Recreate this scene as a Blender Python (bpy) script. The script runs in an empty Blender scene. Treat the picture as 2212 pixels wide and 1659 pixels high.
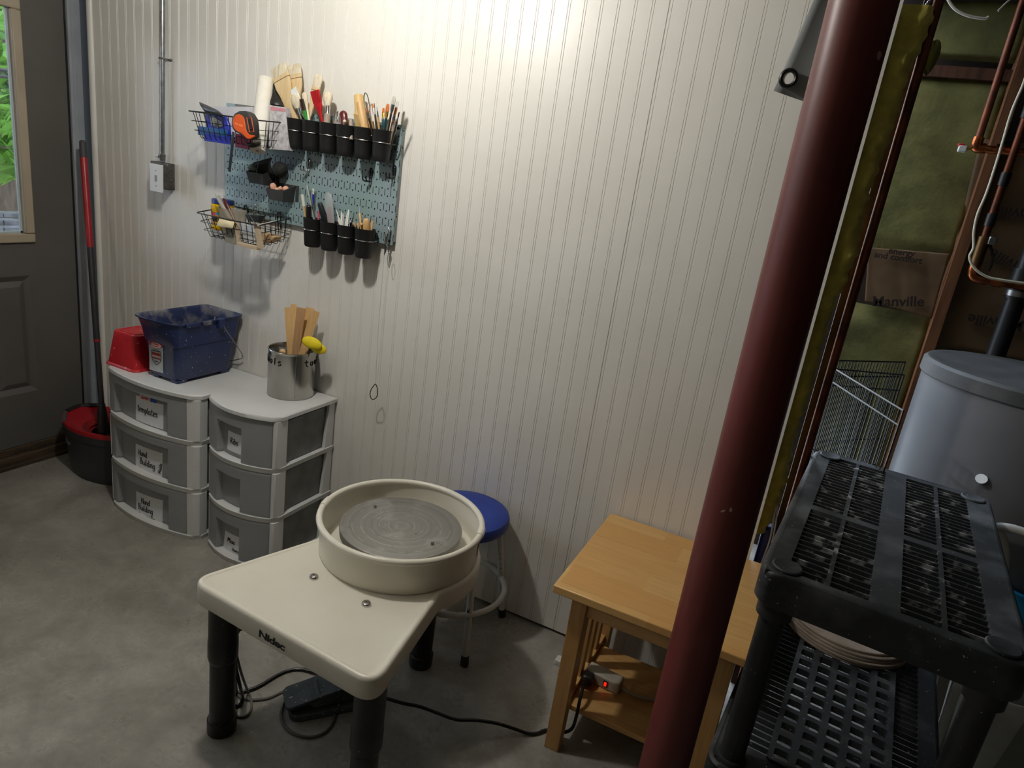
import bpy, math, random
from mathutils import Vector, Matrix, Euler
random.seed(7)
PI = math.pi
SC = bpy.context.scene
COL = SC.collection
OBJ = bpy.data.objects

# ------------------------------------------------------------------ camera model (measured from the wall boards)
FPX = 1473.4
YAW, PITCH, ROLL = math.radians(23.0923), math.radians(17.1292), math.radians(8.33299)
CAM = Vector((0.5764, -2.0816, 1.5852))
_fw = Vector((-math.sin(YAW) * math.cos(PITCH), math.cos(YAW) * math.cos(PITCH), -math.sin(PITCH)))
_r0 = Vector((math.cos(YAW), math.sin(YAW), 0))
_u0 = _r0.cross(_fw)
_rt = math.cos(ROLL) * _r0 + math.sin(ROLL) * _u0
_up = -math.sin(ROLL) * _r0 + math.cos(ROLL) * _u0


def ray(u, v):
    return _fw + ((u - 1106) / FPX) * _rt - ((v - 829.5) / FPX) * _up


def atx(u, v, x):
    d = ray(u, v)
    return CAM + d * ((x - CAM.x) / d.x)


def aty(u, v, y):
    d = ray(u, v)
    return CAM + d * ((y - CAM.y) / d.y)


def atz(u, v, z):
    d = ray(u, v)
    return CAM + d * ((z - CAM.z) / d.z)


# ------------------------------------------------------------------ object helpers
def tag(o, label=None, cat=None, group=None, kind=None):
    if label:
        o['label'] = label
    if cat:
        o['category'] = cat
    if group:
        o['group'] = group
    if kind:
        o['kind'] = kind
    return o


def thing(name, label, cat, loc=(0, 0, 0), rot=(0, 0, 0), group=None):
    o = OBJ.new(name, None)
    COL.objects.link(o)
    o.empty_display_size = 0.05
    o.location = loc
    o.rotation_euler = rot
    return tag(o, label, cat, group)


def wm(o):
    m = Matrix.LocRotScale(o.location, o.rotation_euler, o.scale)
    return wm(o.parent) @ m if o.parent else m


def dup(o, parent=None):
    c = o.copy()
    COL.objects.link(c)
    c.parent = parent
    for ch in list(o.children):
        dup(ch, c)
    return c


class MB:
    """collects shapes into one mesh"""

    def __init__(s):
        s.v, s.f = [], []

    def add(s, vs, fs, M=None):
        b = len(s.v)
        s.v += [tuple(M @ Vector(q)) if M is not None else tuple(q) for q in vs]
        s.f += [tuple(b + i for i in q) for q in fs]
        return s

    def box(s, x0, x1, y0, y1, z0, z1, M=None):
        vs = [(x, y, z) for x in (x0, x1) for y in (y0, y1) for z in (z0, z1)]
        return s.add(vs, [(0, 1, 3, 2), (4, 6, 7, 5), (0, 4, 5, 1), (2, 3, 7, 6), (0, 2, 6, 4), (1, 5, 7, 3)], M)

    def rings(s, rs, cap0=True, cap1=True, closed=False, M=None):
        n = len(rs[0])
        vs = [q for r in rs for q in r]
        fs = []
        m = len(rs)
        for i in range(m if closed else m - 1):
            j = (i + 1) % m
            for k in range(n):
                l = (k + 1) % n
                fs.append((i * n + k, i * n + l, j * n + l, j * n + k))
        if not closed:
            if cap0:
                fs.append(tuple(range(n - 1, -1, -1)))
            if cap1:
                fs.append(tuple((m - 1) * n + k for k in range(n)))
        return s.add(vs, fs, M)

    def lathe(s, prof, n=32, c=(0, 0, 0), M=None, cap0=True, cap1=True):
        rs = [[(c[0] + max(r, 1e-5) * math.cos(2 * PI * k / n), c[1] + max(r, 1e-5) * math.sin(2 * PI * k / n), c[2] + z) for k in range(n)] for r, z in prof]
        return s.rings(rs, cap0, cap1, False, M)

    def tube(s, pts, r, n=8, closed=False, M=None):
        pts = [Vector(q) for q in pts]
        m = len(pts)
        rs = []
        prev = None
        for i, q in enumerate(pts):
            if closed:
                t = pts[(i + 1) % m] - pts[i - 1]
            else:
                t = pts[min(i + 1, m - 1)] - pts[max(i - 1, 0)]
            if t.length < 1e-9:
                t = Vector((0, 0, 1))
            t.normalize()
            if prev is None:
                a = Vector((0, 0, 1)) if abs(t.z) < 0.9 else Vector((1, 0, 0))
                nx = t.cross(a).normalized()
            else:
                nx = prev - t * prev.dot(t)
                nx = nx.normalized() if nx.length > 1e-6 else t.orthogonal().normalized()
            prev = nx
            ny = t.cross(nx)
            rr = r[i] if isinstance(r, (list, tuple)) else r
            rs.append([q + rr * (math.cos(2 * PI * k / n) * nx + math.sin(2 * PI * k / n) * ny) for k in range(n)])
        return s.rings(rs, True, True, closed, M)

    def prism(s, poly, z0, z1, M=None, top=None):
        """vertical extrusion of a 2d polygon; top = other polygon for a taper"""
        top = top or poly
        return s.rings([[(x, y, z0) for x, y in poly], [(x, y, z1) for x, y in top]], M=M)

    def quad(s, a, b, c, d, M=None):
        return s.add([a, b, c, d], [(0, 1, 2, 3)], M)

    def sheet(s, rows, thick=None, M=None):
        n = len(rows[0])
        vs = [q for r in rows for q in r]
        fs = [(i * n + k, i * n + k + 1, (i + 1) * n + k + 1, (i + 1) * n + k) for i in range(len(rows) - 1) for k in range(n - 1)]
        return s.add(vs, fs, M)

    def ball(s, c, r, n=16, m=10, sc=(1, 1, 1), M=None):
        prof = [(math.sin(PI * i / m), -math.cos(PI * i / m)) for i in range(m + 1)]
        rs = [[(c[0] + sc[0] * r * max(a, 1e-4) * math.cos(2 * PI * k / n), c[1] + sc[1] * r * max(a, 1e-4) * math.sin(2 * PI * k / n), c[2] + sc[2] * r * b) for k in range(n)] for a, b in prof]
        return s.rings(rs, M=M)

    def build(s, name, mat, parent=None, world=True, bevel=0, seg=2, smooth=35, label=None, subsurf=0, solid=0, doubles=False):
        me = bpy.data.meshes.new(name)
        vs = s.v
        if parent is not None and world:
            inv = wm(parent).inverted()
            vs = [tuple(inv @ Vector(q)) for q in vs]
        me.from_pydata(vs, [], s.f)
        me.validate()
        import bmesh
        bm = bmesh.new()
        bm.from_mesh(me)
        if doubles:
            bmesh.ops.remove_doubles(bm, verts=bm.verts, dist=1e-6)
        if not solid:
            bmesh.ops.recalc_face_normals(bm, faces=bm.faces)
        bm.to_mesh(me)
        bm.free()
        if smooth:
            for q in me.polygons:
                q.use_smooth = True
            me.set_sharp_from_angle(angle=math.radians(smooth))
        o = OBJ.new(name, me)
        COL.objects.link(o)
        if mat is not None:
            me.materials.append(mat)
        if parent is not None:
            o.parent = parent
        if solid:
            md = o.modifiers.new('s', 'SOLIDIFY')
            md.thickness = abs(solid)
            md.offset = 1 if solid > 0 else 0
        if bevel:
            md = o.modifiers.new('b', 'BEVEL')
            md.width = bevel
            md.segments = seg
            md.limit_method = 'ANGLE'
            md.angle_limit = math.radians(40)
        if subsurf:
            md = o.modifiers.new('u', 'SUBSURF')
            md.levels = md.render_levels = subsurf
        if label:
            o['label'] = label
        return o


def rrect(x0, x1, y0, y1, r, n=5):
    out = []
    for cx, cy, a0 in ((x1 - r, y1 - r, 0), (x0 + r, y1 - r, 90), (x0 + r, y0 + r, 180), (x1 - r, y0 + r, 270)):
        for k in range(n + 1):
            a = math.radians(a0 + 90 * k / n)
            out.append((cx + r * math.cos(a), cy + r * math.sin(a)))
    return out


def catmull(pts, n=8, closed=False):
    P = [Vector(q) for q in pts]
    m = len(P)
    out = []
    rng = m if closed else m - 1
    for i in range(rng):
        p0 = P[i - 1] if (closed or i > 0) else P[0]
        p1 = P[i]
        p2 = P[(i + 1) % m]
        p3 = P[(i + 2) % m] if (closed or i + 2 < m) else P[-1]
        for k in range(n):
            t = k / n
            out.append(0.5 * ((2 * p1) + (p2 - p0) * t + (2 * p0 - 5 * p1 + 4 * p2 - p3) * t * t + (3 * p1 - p0 - 3 * p2 + p3) * t ** 3))
    if not closed:
        out.append(P[-1])
    return out


def frame(origin, x, y=None, z=None):
    """matrix with given x and approximate y (or z) axes"""
    x = Vector(x).normalized()
    if z is not None:
        z = Vector(z)
        z = (z - x * z.dot(x)).normalized()
        y = z.cross(x)
    else:
        y = Vector(y)
        y = (y - x * y.dot(x)).normalized()
        z = x.cross(y)
    M = Matrix((x, y, z)).transposed().to_4x4()
    M.translation = Vector(origin)
    return M


def along(a, b, hint=(0, -1, 0)):
    """matrix with z running a->b, y near hint, origin a"""
    a, b = Vector(a), Vector(b)
    z = (b - a).normalized()
    y = Vector(hint)
    y = (y - z * y.dot(z)).normalized()
    x = y.cross(z)
    M = Matrix((x, y, z)).transposed().to_4x4()
    M.translation = a
    return M


# ------------------------------------------------------------------ text
def text_geo(s, size=1.0, bold=0.0, shear=0.0, align='CENTER', spacing=1.0):
    cu = bpy.data.curves.new('t', 'FONT')
    cu.body = s
    cu.size = size
    cu.offset = bold
    cu.shear = shear
    cu.align_x = align
    cu.align_y = 'CENTER'
    cu.space_character = spacing
    cu.resolution_u = 3
    o = OBJ.new('t', cu)
    COL.objects.link(o)
    dg = bpy.context.evaluated_depsgraph_get()
    me = bpy.data.meshes.new_from_object(o.evaluated_get(dg))
    vs = [(v.co.x, v.co.y, 0.0) for v in me.vertices]
    fs = [tuple(q.vertices) for q in me.polygons]
    OBJ.remove(o)
    bpy.data.curves.remove(cu)
    bpy.data.meshes.remove(me)
    return vs, fs


# single-stroke handwriting: each glyph = (advance, [strokes])
HAND = {
    't': (.42, [[(.2, .95), (.2, .2), (.26, .02), (.38, .06)], [(.02, .62), (.4, .66)]]),
    'e': (.5, [[(.06, .3), (.4, .36), (.38, .52), (.22, .58), (.08, .42), (.08, .16), (.22, .02), (.42, .1)]]),
    'm': (.72, [[(.06, .56), (.08, 0)], [(.08, .4), (.2, .56), (.32, .5), (.34, 0)], [(.34, .4), (.46, .56), (.58, .5), (.62, .02)]]),
    'p': (.5, [[(.08, .56), (.08, -.36)], [(.08, .44), (.24, .58), (.4, .44), (.38, .14), (.22, .02), (.08, .14)]]),
    'l': (.26, [[(.1, .95), (.1, .1), (.2, .02)]]),
    'a': (.5, [[(.38, .5), (.22, .58), (.07, .4), (.07, .14), (.2, .02), (.36, .18), (.38, .54)], [(.38, .4), (.4, .08), (.48, .02)]]),
    's': (.44, [[(.36, .52), (.2, .58), (.08, .46), (.2, .32), (.34, .2), (.26, .02), (.06, .06)]]),
    'n': (.5, [[(.07, .56), (.08, 0)], [(.08, .38), (.22, .56), (.36, .48), (.4, .02)]]),
    'd': (.52, [[(.38, .42), (.22, .56), (.07, .38), (.08, .12), (.22, .02), (.38, .18)], [(.4, .98), (.4, .06), (.48, .02)]]),
    'i': (.24, [[(.1, .54), (.1, .06), (.18, .02)], [(.1, .76), (.12, .8)]]),
    'u': (.5, [[(.07, .56), (.08, .14), (.2, .02), (.36, .16), (.38, .56)], [(.38, .5), (.4, .06), (.48, .02)]]),
    'g': (.5, [[(.38, .46), (.2, .56), (.07, .38), (.08, .12), (.22, .04), (.38, .2)], [(.4, .56), (.38, -.22), (.22, -.36), (.06, -.26)]]),
    'o': (.5, [[(.24, .56), (.07, .4), (.08, .12), (.24, .02), (.4, .16), (.4, .42), (.24, .56)]]),
    'r': (.4, [[(.07, .56), (.08, 0)], [(.08, .36), (.2, .54), (.34, .54)]]),
    'c': (.44, [[(.38, .5), (.22, .56), (.07, .38), (.08, .14), (.22, .02), (.38, .08)]]),
    'b': (.5, [[(.08, .98), (.08, .04)], [(.08, .36), (.24, .54), (.4, .38), (.38, .12), (.22, .02), (.08, .12)]]),
    'H': (.62, [[(.08, .95), (.08, 0)], [(.5, .98), (.5, .02)], [(.06, .5), (.52, .52)]]),
    'B': (.6, [[(.08, .95), (.08, 0)], [(.02, .92), (.3, .96), (.44, .76), (.3, .54), (.1, .5)], [(.1, .5), (.36, .48), (.5, .26), (.36, .04), (.04, 0)]]),
    'M': (.78, [[(.06, 0), (.14, .92), (.36, .3), (.58, .95), (.68, .02)]]),
    'R': (.62, [[(.08, .95), (.1, 0)], [(.04, .88), (.3, .98), (.46, .76), (.3, .54), (.1, .48)], [(.22, .5), (.54, 0)]]),
    '/': (.3, [[(.06, -.2), (.2, .95)]]),
    '|': (.3, [[(.12, -.2), (.16, .95)]]),
    ' ': (.32, []),
}


def hand(mb, s, x, y, h, r, fn, slope=0.0):
    """write s with the left baseline at x,y and cap height h; fn maps (x,y) on the paper to a 3d point"""
    for ch in s:
        adv, st = HAND[ch]
        for k in st:
            pts = catmull([Vector((x + q[0] * h, y + q[1] * h + slope * (q[0] * h), 0)) for q in k], 4)
            mb.tube([fn(q.x, q.y) for q in pts], r, 5)
        x += adv * h
        y += slope * adv * h
    return x


# ------------------------------------------------------------------ materials
def _nt(name):
    m = bpy.data.materials.new(name)
    m.use_nodes = True
    nt = m.node_tree
    return m, nt, nt.nodes['Principled BSDF']


def N(nt, t, **kw):
    n = nt.nodes.new(t)
    for k, v in kw.items():
        if k.startswith('i_'):
            n.inputs[k[2:].replace('_', ' ')].default_value = v
        else:
            setattr(n, k, v)
    return n


def lin(c):
    """sRGB 0-255 -> linear rgba"""
    out = []
    for q in c:
        q /= 255.0
        out.append(q / 12.92 if q <= .04045 else ((q + .055) / 1.055) ** 2.4)
    return (*out, 1.0)


def math_n(nt, op, a, b=None, c=None, clamp=False):
    n = nt.nodes.new('ShaderNodeMath')
    n.operation = op
    n.use_clamp = clamp
    for i, q in enumerate((a, b, c)):
        if q is None:
            continue
        if isinstance(q, (int, float)):
            n.inputs[i].default_value = q
        else:
            nt.links.new(q, n.inputs[i])
    return n.outputs[0]


def mixc(nt, fac, a, b):
    n = nt.nodes.new('ShaderNodeMix')
    n.data_type = 'RGBA'
    if isinstance(fac, (int, float)):
        n.inputs[0].default_value = fac
    else:
        nt.links.new(fac, n.inputs[0])
    for i, q in ((6, a), (7, b)):
        if isinstance(q, tuple):
            n.inputs[i].default_value = q
        else:
            nt.links.new(q, n.inputs[i])
    return n.outputs[2]


def ramp(nt, src, p0, p1):
    n = nt.nodes.new('ShaderNodeMapRange')
    n.inputs[1].default_value = p0
    n.inputs[2].default_value = p1
    nt.links.new(src, n.inputs[0])
    return n.outputs[0]


def coord(nt, scale=(1, 1, 1), kind='Object'):
    tc = nt.nodes.new('ShaderNodeTexCoord')
    mp = nt.nodes.new('ShaderNodeMapping')
    mp.inputs[3].default_value = scale
    nt.links.new(tc.outputs[kind], mp.inputs[0])
    return mp.outputs[0]


def noise(nt, vec, scale, detail=4, rough=.55, dist=0):
    n = nt.nodes.new('ShaderNodeTexNoise')
    n.inputs['Scale'].default_value = scale
    n.inputs['Detail'].default_value = detail
    n.inputs['Roughness'].default_value = rough
    n.inputs['Distortion'].default_value = dist
    nt.links.new(vec, n.inputs['Vector'])
    return n.outputs[0]


def P(name, c, rough=.5, metal=0.0, c2=None, nscale=20, nlo=.4, nhi=.65, stretch=(1, 1, 1), bump=0, bscale=80, spec=.5, coat=0, sheen=0, trans=0, alpha=1, specks=None, ior=None):
    """principled with optional second colour in noise patches, fine bump and specks=(colour, scale, threshold)"""
    m, nt, b = _nt(name)
    c = lin(c)
    b.inputs['Roughness'].default_value = rough
    b.inputs['Metallic'].default_value = metal
    b.inputs['Specular IOR Level'].default_value = spec
    b.inputs['Coat Weight'].default_value = coat
    b.inputs['Transmission Weight'].default_value = trans
    b.inputs['Alpha'].default_value = alpha
    if ior:
        b.inputs['IOR'].default_value = ior
    if sheen:
        b.inputs['Sheen Weight'].default_value = sheen
    vec = coord(nt, stretch)
    if c2 is None:
        c2 = tuple(q * .9 for q in c[:3]) + (1,)
    else:
        c2 = lin(c2)
    f = ramp(nt, noise(nt, vec, nscale), nlo, nhi)
    col = mixc(nt, f, c, c2)
    if specks:
        sp = noise(nt, coord(nt), specks[1], 2, .5)
        sf = ramp(nt, sp, specks[2], specks[2] + .02)
        col = mixc(nt, sf, col, lin(specks[0]))
    nt.links.new(col, b.inputs['Base Color'])
    if bump:
        bn = nt.nodes.new('ShaderNodeBump')
        bn.inputs['Strength'].default_value = bump
        bn.inputs['Distance'].default_value = .002
        nt.links.new(noise(nt, coord(nt), bscale), bn.inputs['Height'])
        nt.links.new(bn.outputs[0], b.inputs['Normal'])
    return m


def glass(name, c=(255, 255, 255), rough=0.02, mix=.12):
    """thin clear plastic or window glass: mostly see-through, some gloss"""
    m = bpy.data.materials.new(name)
    m.use_nodes = True
    nt = m.node_tree
    nt.nodes.remove(nt.nodes['Principled BSDF'])
    tr = N(nt, 'ShaderNodeBsdfTransparent')
    tr.inputs[0].default_value = lin(c)
    gl = N(nt, 'ShaderNodeBsdfGlossy')
    gl.inputs['Roughness'].default_value = rough
    mx = N(nt, 'ShaderNodeMixShader')
    fr = N(nt, 'ShaderNodeFresnel')
    fr.inputs[0].default_value = 1.45
    f = math_n(nt, 'ADD', fr.outputs[0], mix * .3, clamp=True)
    nt.links.new(f, mx.inputs[0])
    nt.links.new(tr.outputs[0], mx.inputs[1])
    nt.links.new(gl.outputs[0], mx.inputs[2])
    nt.links.new(mx.outputs[0], nt.nodes['Material Output'].inputs[0])
    return m


def frosted(name, c, through=.35, rough=.4, c2=None):
    """cloudy translucent plastic: principled mixed with tinted transparency"""
    m, nt, b = _nt(name)
    b.inputs['Roughness'].default_value = rough
    f = ramp(nt, noise(nt, coord(nt), 14), .4, .65)
    nt.links.new(mixc(nt, f, lin(c), lin(c2 or c)), b.inputs['Base Color'])
    tr = N(nt, 'ShaderNodeBsdfTransparent')
    tl = N(nt, 'ShaderNodeBsdfTranslucent')
    tl.inputs[0].default_value = lin(c)
    m1 = N(nt, 'ShaderNodeMixShader')
    m1.inputs[0].default_value = .35
    nt.links.new(b.outputs[0], m1.inputs[1])
    nt.links.new(tl.outputs[0], m1.inputs[2])
    mx = N(nt, 'ShaderNodeMixShader')
    mx.inputs[0].default_value = through
    nt.links.new(m1.outputs[0], mx.inputs[1])
    nt.links.new(tr.outputs[0], mx.inputs[2])
    nt.links.new(mx.outputs[0], nt.nodes['Material Output'].inputs[0])
    return m


def wood(name, c1, c2, scale=6, stretch=(14, 1, 1), rough=.45, coat=0):
    m, nt, b = _nt(name)
    b.inputs['Roughness'].default_value = rough
    b.inputs['Coat Weight'].default_value = coat
    vec = coord(nt, stretch)
    f1 = ramp(nt, noise(nt, vec, scale, 6, .6, 1.2), .35, .68)
    f2 = noise(nt, vec, scale * 6, 3)
    f = math_n(nt, 'MULTIPLY_ADD', f2, .25, math_n(nt, 'MULTIPLY', f1, .8), clamp=True)
    nt.links.new(mixc(nt, f, lin(c1), lin(c2)), b.inputs['Base Color'])
    bn = nt.nodes.new('ShaderNodeBump')
    bn.inputs['Strength'].default_value = .08
    bn.inputs['Distance'].default_value = .001
    nt.links.new(f2, bn.inputs['Height'])
    nt.links.new(bn.outputs[0], b.inputs['Normal'])
    return m
# ================================================================== camera, render look, light
cam_d = bpy.data.cameras.new('camera')
cam_d.sensor_fit = 'HORIZONTAL'
cam_d.sensor_width = 36
cam_d.lens = FPX / 2212 * 36
cam_d.clip_start = 0.02
cam = OBJ.new('camera', cam_d)
COL.objects.link(cam)
Mc = Matrix((_rt, _up, -_fw)).transposed().to_4x4()
Mc.translation = CAM
cam.matrix_world = Mc
SC.camera = cam
SC.view_settings.view_transform = 'Standard'
SC.view_settings.look = 'None'
SC.view_settings.gamma = 1
SC.view_settings.use_curve_mapping = False
SC.view_settings.exposure = 0.0
SC.cycles.use_denoising = True
SC.cycles.max_bounces = 10
SC.cycles.transparent_max_bounces = 24
SC.cycles.caustics_reflective = False
SC.cycles.caustics_refractive = False
SC.cycles.sample_clamp_indirect = 6

w = bpy.data.worlds.new('sky')
SC.world = w
w.use_nodes = True
nt = w.node_tree
bg = nt.nodes['Background']
tc = nt.nodes.new('ShaderNodeTexCoord')
cn = noise(nt, tc.outputs['Generated'], 3, 4)
nt.links.new(mixc(nt, ramp(nt, cn, .4, .6), (.62, .78, 1.0, 1), (.92, .96, 1.0, 1)), bg.inputs[0])
bg.inputs[1].default_value = 4.6


def lamp(name, loc, watts, col, size):
    d = bpy.data.lights.new(name, 'POINT')
    d.energy = watts
    d.color = col
    d.shadow_soft_size = size
    o = OBJ.new(name, d)
    COL.objects.link(o)
    o.location = loc
    return o


lamp('ceiling_bulb', (-.80, -.86, 2.26), 40, (1.0, .965, .905), .045)
lamp('fill_light_rear', (-1.9, -2.6, 2.2), 9, (1.0, .93, .82), .06)  # added fill light behind the view, lifts the ambient level

# ================================================================== materials shared by the setting
M_white = P('white_panel_paint', (226, 224, 218), .38, c2=(220, 218, 211), nscale=3, bump=.05, bscale=250)
M_dark = P('dark_void', (16, 14, 12), .9)
M_stud = P('old_stud_wood', (88, 52, 30), .8, c2=(58, 34, 20), nscale=10, stretch=(6, 6, .6), bump=.2)
M_black_plastic = P('black_plastic', (22, 23, 24), .42, c2=(30, 31, 32), nscale=30)
M_black_wire = P('black_wire_coating', (14, 14, 15), .4)
M_chrome = P('chrome', (205, 205, 205), .18, 1.0)
M_steel = P('steel', (165, 166, 166), .32, 1.0, c2=(140, 141, 141), nscale=40)
M_copper = P('copper_pipe', (196, 112, 70), .28, 1.0, c2=(120, 70, 45), nscale=25)
M_copper_dull = P('tarnished_copper', (122, 66, 42), .45, .6, c2=(78, 44, 30), nscale=14)
M_paper = P('white_paper', (232, 232, 230), .85, c2=(226, 226, 225))
M_ink = P('black_ink', (18, 18, 20), .6)
M_whiteplastic = P('white_plastic', (222, 223, 222), .42, c2=(214, 215, 214), nscale=6, bump=.04, bscale=200)

# floor: sealed concrete with blotches and worn glossy patches
m, nt, b = _nt('sealed_concrete')
vec = coord(nt, kind='Object')
n1 = ramp(nt, noise(nt, vec, 2.6, 8, .62, .6), .36, .64)
n2 = ramp(nt, noise(nt, vec, 9, 8, .65, .4), .38, .66)
n3 = ramp(nt, noise(nt, vec, 60, 4, .6), .35, .7)
c = mixc(nt, n1, lin((122, 120, 113)), lin((166, 164, 157)))
c = mixc(nt, math_n(nt, 'MULTIPLY', n2, .55), c, lin((100, 95, 86)))
c = mixc(nt, math_n(nt, 'MULTIPLY', n3, .22), c, lin((170, 164, 150)))
sp = ramp(nt, noise(nt, vec, 130, 2, .5), .735, .75)
c = mixc(nt, sp, c, lin((205, 200, 190)))
nt.links.new(c, b.inputs['Base Color'])
rg = math_n(nt, 'MULTIPLY_ADD', n2, .22, .20)
rg = math_n(nt, 'MULTIPLY_ADD', n3, .10, rg)
nt.links.new(rg, b.inputs['Roughness'])
b.inputs['Specular IOR Level'].default_value = .55
bn = nt.nodes.new('ShaderNodeBump')
bn.inputs['Strength'].default_value = .25
bn.inputs['Distance'].default_value = .0025
nt.links.new(math_n(nt, 'ADD', noise(nt, vec, 26, 5), math_n(nt, 'MULTIPLY', n2, .3)), bn.inputs['Height'])
nt.links.new(bn.outputs[0], b.inputs['Normal'])
M_floor = m

M_room = P('pale_room_paint', (176, 172, 163), .8)
M_dimwall = P('bare_joists', (52, 40, 30), .9, c2=(34, 26, 20), nscale=8)


def struct(name, mb, mat, parent=None, **kw):
    o = mb.build(name, mat, parent, **kw)
    o['kind'] = 'structure'
    return o


XL, XR, YF, YB, ZC = -2.53, 3.2, -4.3, 1.25, 2.45
struct('floor', MB().box(XL - .3, XR + .1, YF - .1, YB + .1, -.1, 0), M_floor, smooth=0)
struct('ceiling', MB().box(XL - .15, XR + .1, YF - .1, .12, ZC, ZC + .1), M_room, smooth=0)
struct('ceiling_utility', MB().box(.5, XR + .1, .12, YB + .1, ZC + .05, ZC + .15), M_dimwall, smooth=0)
struct('wall_right', MB().box(XR, XR + .1, YF - .1, YB + .1, 0, ZC + .15), M_dimwall, smooth=0)
struct('wall_front', MB().box(XL - .15, XR, YF - .1, YF, 0, ZC), M_room, smooth=0)
struct('wall_utility', MB().box(.5, XR, YB, YB + .1, 0, ZC + .15), M_dimwall, smooth=0)

# beadboard wall: two flat panels and a cut strip with pairs of fine grooves every two inches
D = .0508
XE = .575
prof = [(-2.438, 0)]
k = -47
while k * D < XE - .01:
    x = k * D
    if k in (0, -24):
        g = ((-.0055, .0016, .003), (.0035, .0011, .0014))
    else:
        g = ((-.0036, .0011, .0015), (.0036, .0011, .0015))
    for cx, hw, dp in g:
        prof += [(x + cx - hw, 0), (x + cx, dp), (x + cx + hw, 0)]
    k += 1
prof += [(XE, 0), (XE, .011), (-2.438, .011)]
struct('wall_back', MB().prism(prof, .012, ZC), M_white, smooth=0)
struct('wall_back_core', MB().box(-2.45, XE - .03, .02, .11, 0, ZC), M_dark, smooth=0)
cb = [(-2.470, .004)] + [(-2.455 + .015 * math.cos(math.radians(a)), -.002 - .010 * math.sin(math.radians(a))) for a in range(180, -1, -30)] + [(-2.436, .01), (-2.470, .01)]
struct('trim_1', MB().prism(cb, .01, ZC), M_white)
struct('wall_corner_void', MB().box(-2.70, -2.45, .06, .11, 0, ZC), M_dark, smooth=0)

# door wall
M_casing = P('grey_casing_paint', (150, 156, 164), .55, c2=(140, 145, 152), nscale=4)
M_door = P('grey_door_paint', (92, 90, 86), .5, c2=(86, 84, 80), nscale=3, bump=.05, bscale=300)
M_doorwood = P('bare_sill_wood', (78, 62, 44), .8, c2=(48, 36, 25), nscale=9, stretch=(4, .6, 4), bump=.2)
M_beige = P('beige_window_frame', (172, 160, 140), .5, c2=(164, 152, 132), nscale=6)
WL = (-2.15, -1.45, 1.0, 1.95)
struct('wall_left', MB().box(XL - .12, XL, YF, WL[0], 0, ZC).box(XL - .12, XL, WL[1], -.99, 0, ZC).box(XL - .12, XL, WL[0], WL[1], 0, WL[2]).box(XL - .12, XL, WL[0], WL[1], WL[3], ZC).box(XL - .12, XL, -.99, .06, 2.12, ZC), M_room, smooth=0)
cas = [(XL - .10, -.052), (XL + .006, -.052), (XL + .012, -.046), (XL + .012, -.030), (XL + .018, -.027), (XL + .018, -.006), (XL + .01, 0), (XL - .10, 0)]
struct('trim_2', MB().prism(cas, .02, 2.12), M_casing, smooth=20)
struct('trim_3', MB().box(XL - .10, XL + .012, -1.0, -.945, .02, 2.12), M_casing, smooth=0)
struct('trim_4', MB().box(XL - .12, XL + .02, -.985, .0, .0, .05).box(XL - .12, XL - .002, -.985, .0, .05, .085).box(XL - .06, XL + .035, -.985, -.0, .0, .018), M_doorwood, bevel=.003)

YD0, YD1 = -.94, -.060
ZW0, ZW1, YW0, YW1 = 1.035, 1.93, -.80, -.262
XD = XL - .006
mb = MB()
# slab front as a frame of boxes around the window and two pressed panels
mb.box(XD - .04, XD, YD0, YD1, .088, .335)
mb.box(XD - .04, XD, YD0, YD1, .865, ZW0 - .0)
mb.box(XD - .04, XD, YD0, YD1, ZW1, 2.09)
mb.box(XD - .04, XD, YD0, YW0, ZW0, ZW1)
mb.box(XD - .04, XD, YW1, YD1, ZW0, ZW1)
for y0, y1 in ((YD0, -.74), (-.56, -.44), (-.262, YD1)):
    mb.box(XD - .04, XD, y0, y1, .335, .865)
door = mb.build('door_1', M_door, smooth=0)
door['kind'] = 'structure'
for y0, y1 in ((-.74, -.56), (-.44, -.262)):
    # sloping sides of the pressed panel and its flat field
    z0, z1, s = .335, .865, .024
    r = [[(XD, y0, z0), (XD, y1, z0), (XD, y1, z1), (XD, y0, z1)], [(XD - .014, y0 + s, z0 + s), (XD - .014, y1 - s, z0 + s), (XD - .014, y1 - s, z1 - s), (XD - .014, y0 + s, z1 - s)],
         [(XD - .003, y0 + 2 * s, z0 + 2 * s), (XD - .003, y1 - 2 * s, z0 + 2 * s), (XD - .003, y1 - 2 * s, z1 - 2 * s), (XD - .003, y0 + 2 * s, z1 - 2 * s)]]
    MB().rings(r, cap0=False).build('panel', M_door, door, smooth=0)
fo, fi = .026, .012
mb = MB()
for a, bb, c0, c1 in ((YW0 - fo, YW1 + fo, ZW0 - fo, ZW0 + fi), (YW0 - fo, YW1 + fo, ZW1 - fi, ZW1 + fo), (YW0 - fo, YW0 + fi, ZW0 + fi, ZW1 - fi), (YW1 - fi, YW1 + fo, ZW0 + fi, ZW1 - fi)):
    mb.box(XD - .02, XD + .014, a, bb, c0, c1)
mb.build('window_frame', M_beige, door, bevel=.005)
M_glass = glass('window_glass')
wn = struct('fill_window_1', MB().box(XL - .07, XL - .03, WL[0], WL[1], WL[2], WL[2] + .05).box(XL - .07, XL - .03, WL[0], WL[1], WL[3] - .05, WL[3]).box(XL - .07, XL - .03, WL[0], WL[0] + .05, WL[2] + .05, WL[3] - .05).box(XL - .07, XL - .03, WL[1] - .05, WL[1], WL[2] + .05, WL[3] - .05).box(XL - .07, XL - .03, (WL[0] + WL[1]) / 2 - .02, (WL[0] + WL[1]) / 2 + .02, WL[2] + .05, WL[3] - .05), M_beige, smooth=0)  # unseen window, added to bring cool daylight onto the left side
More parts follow.
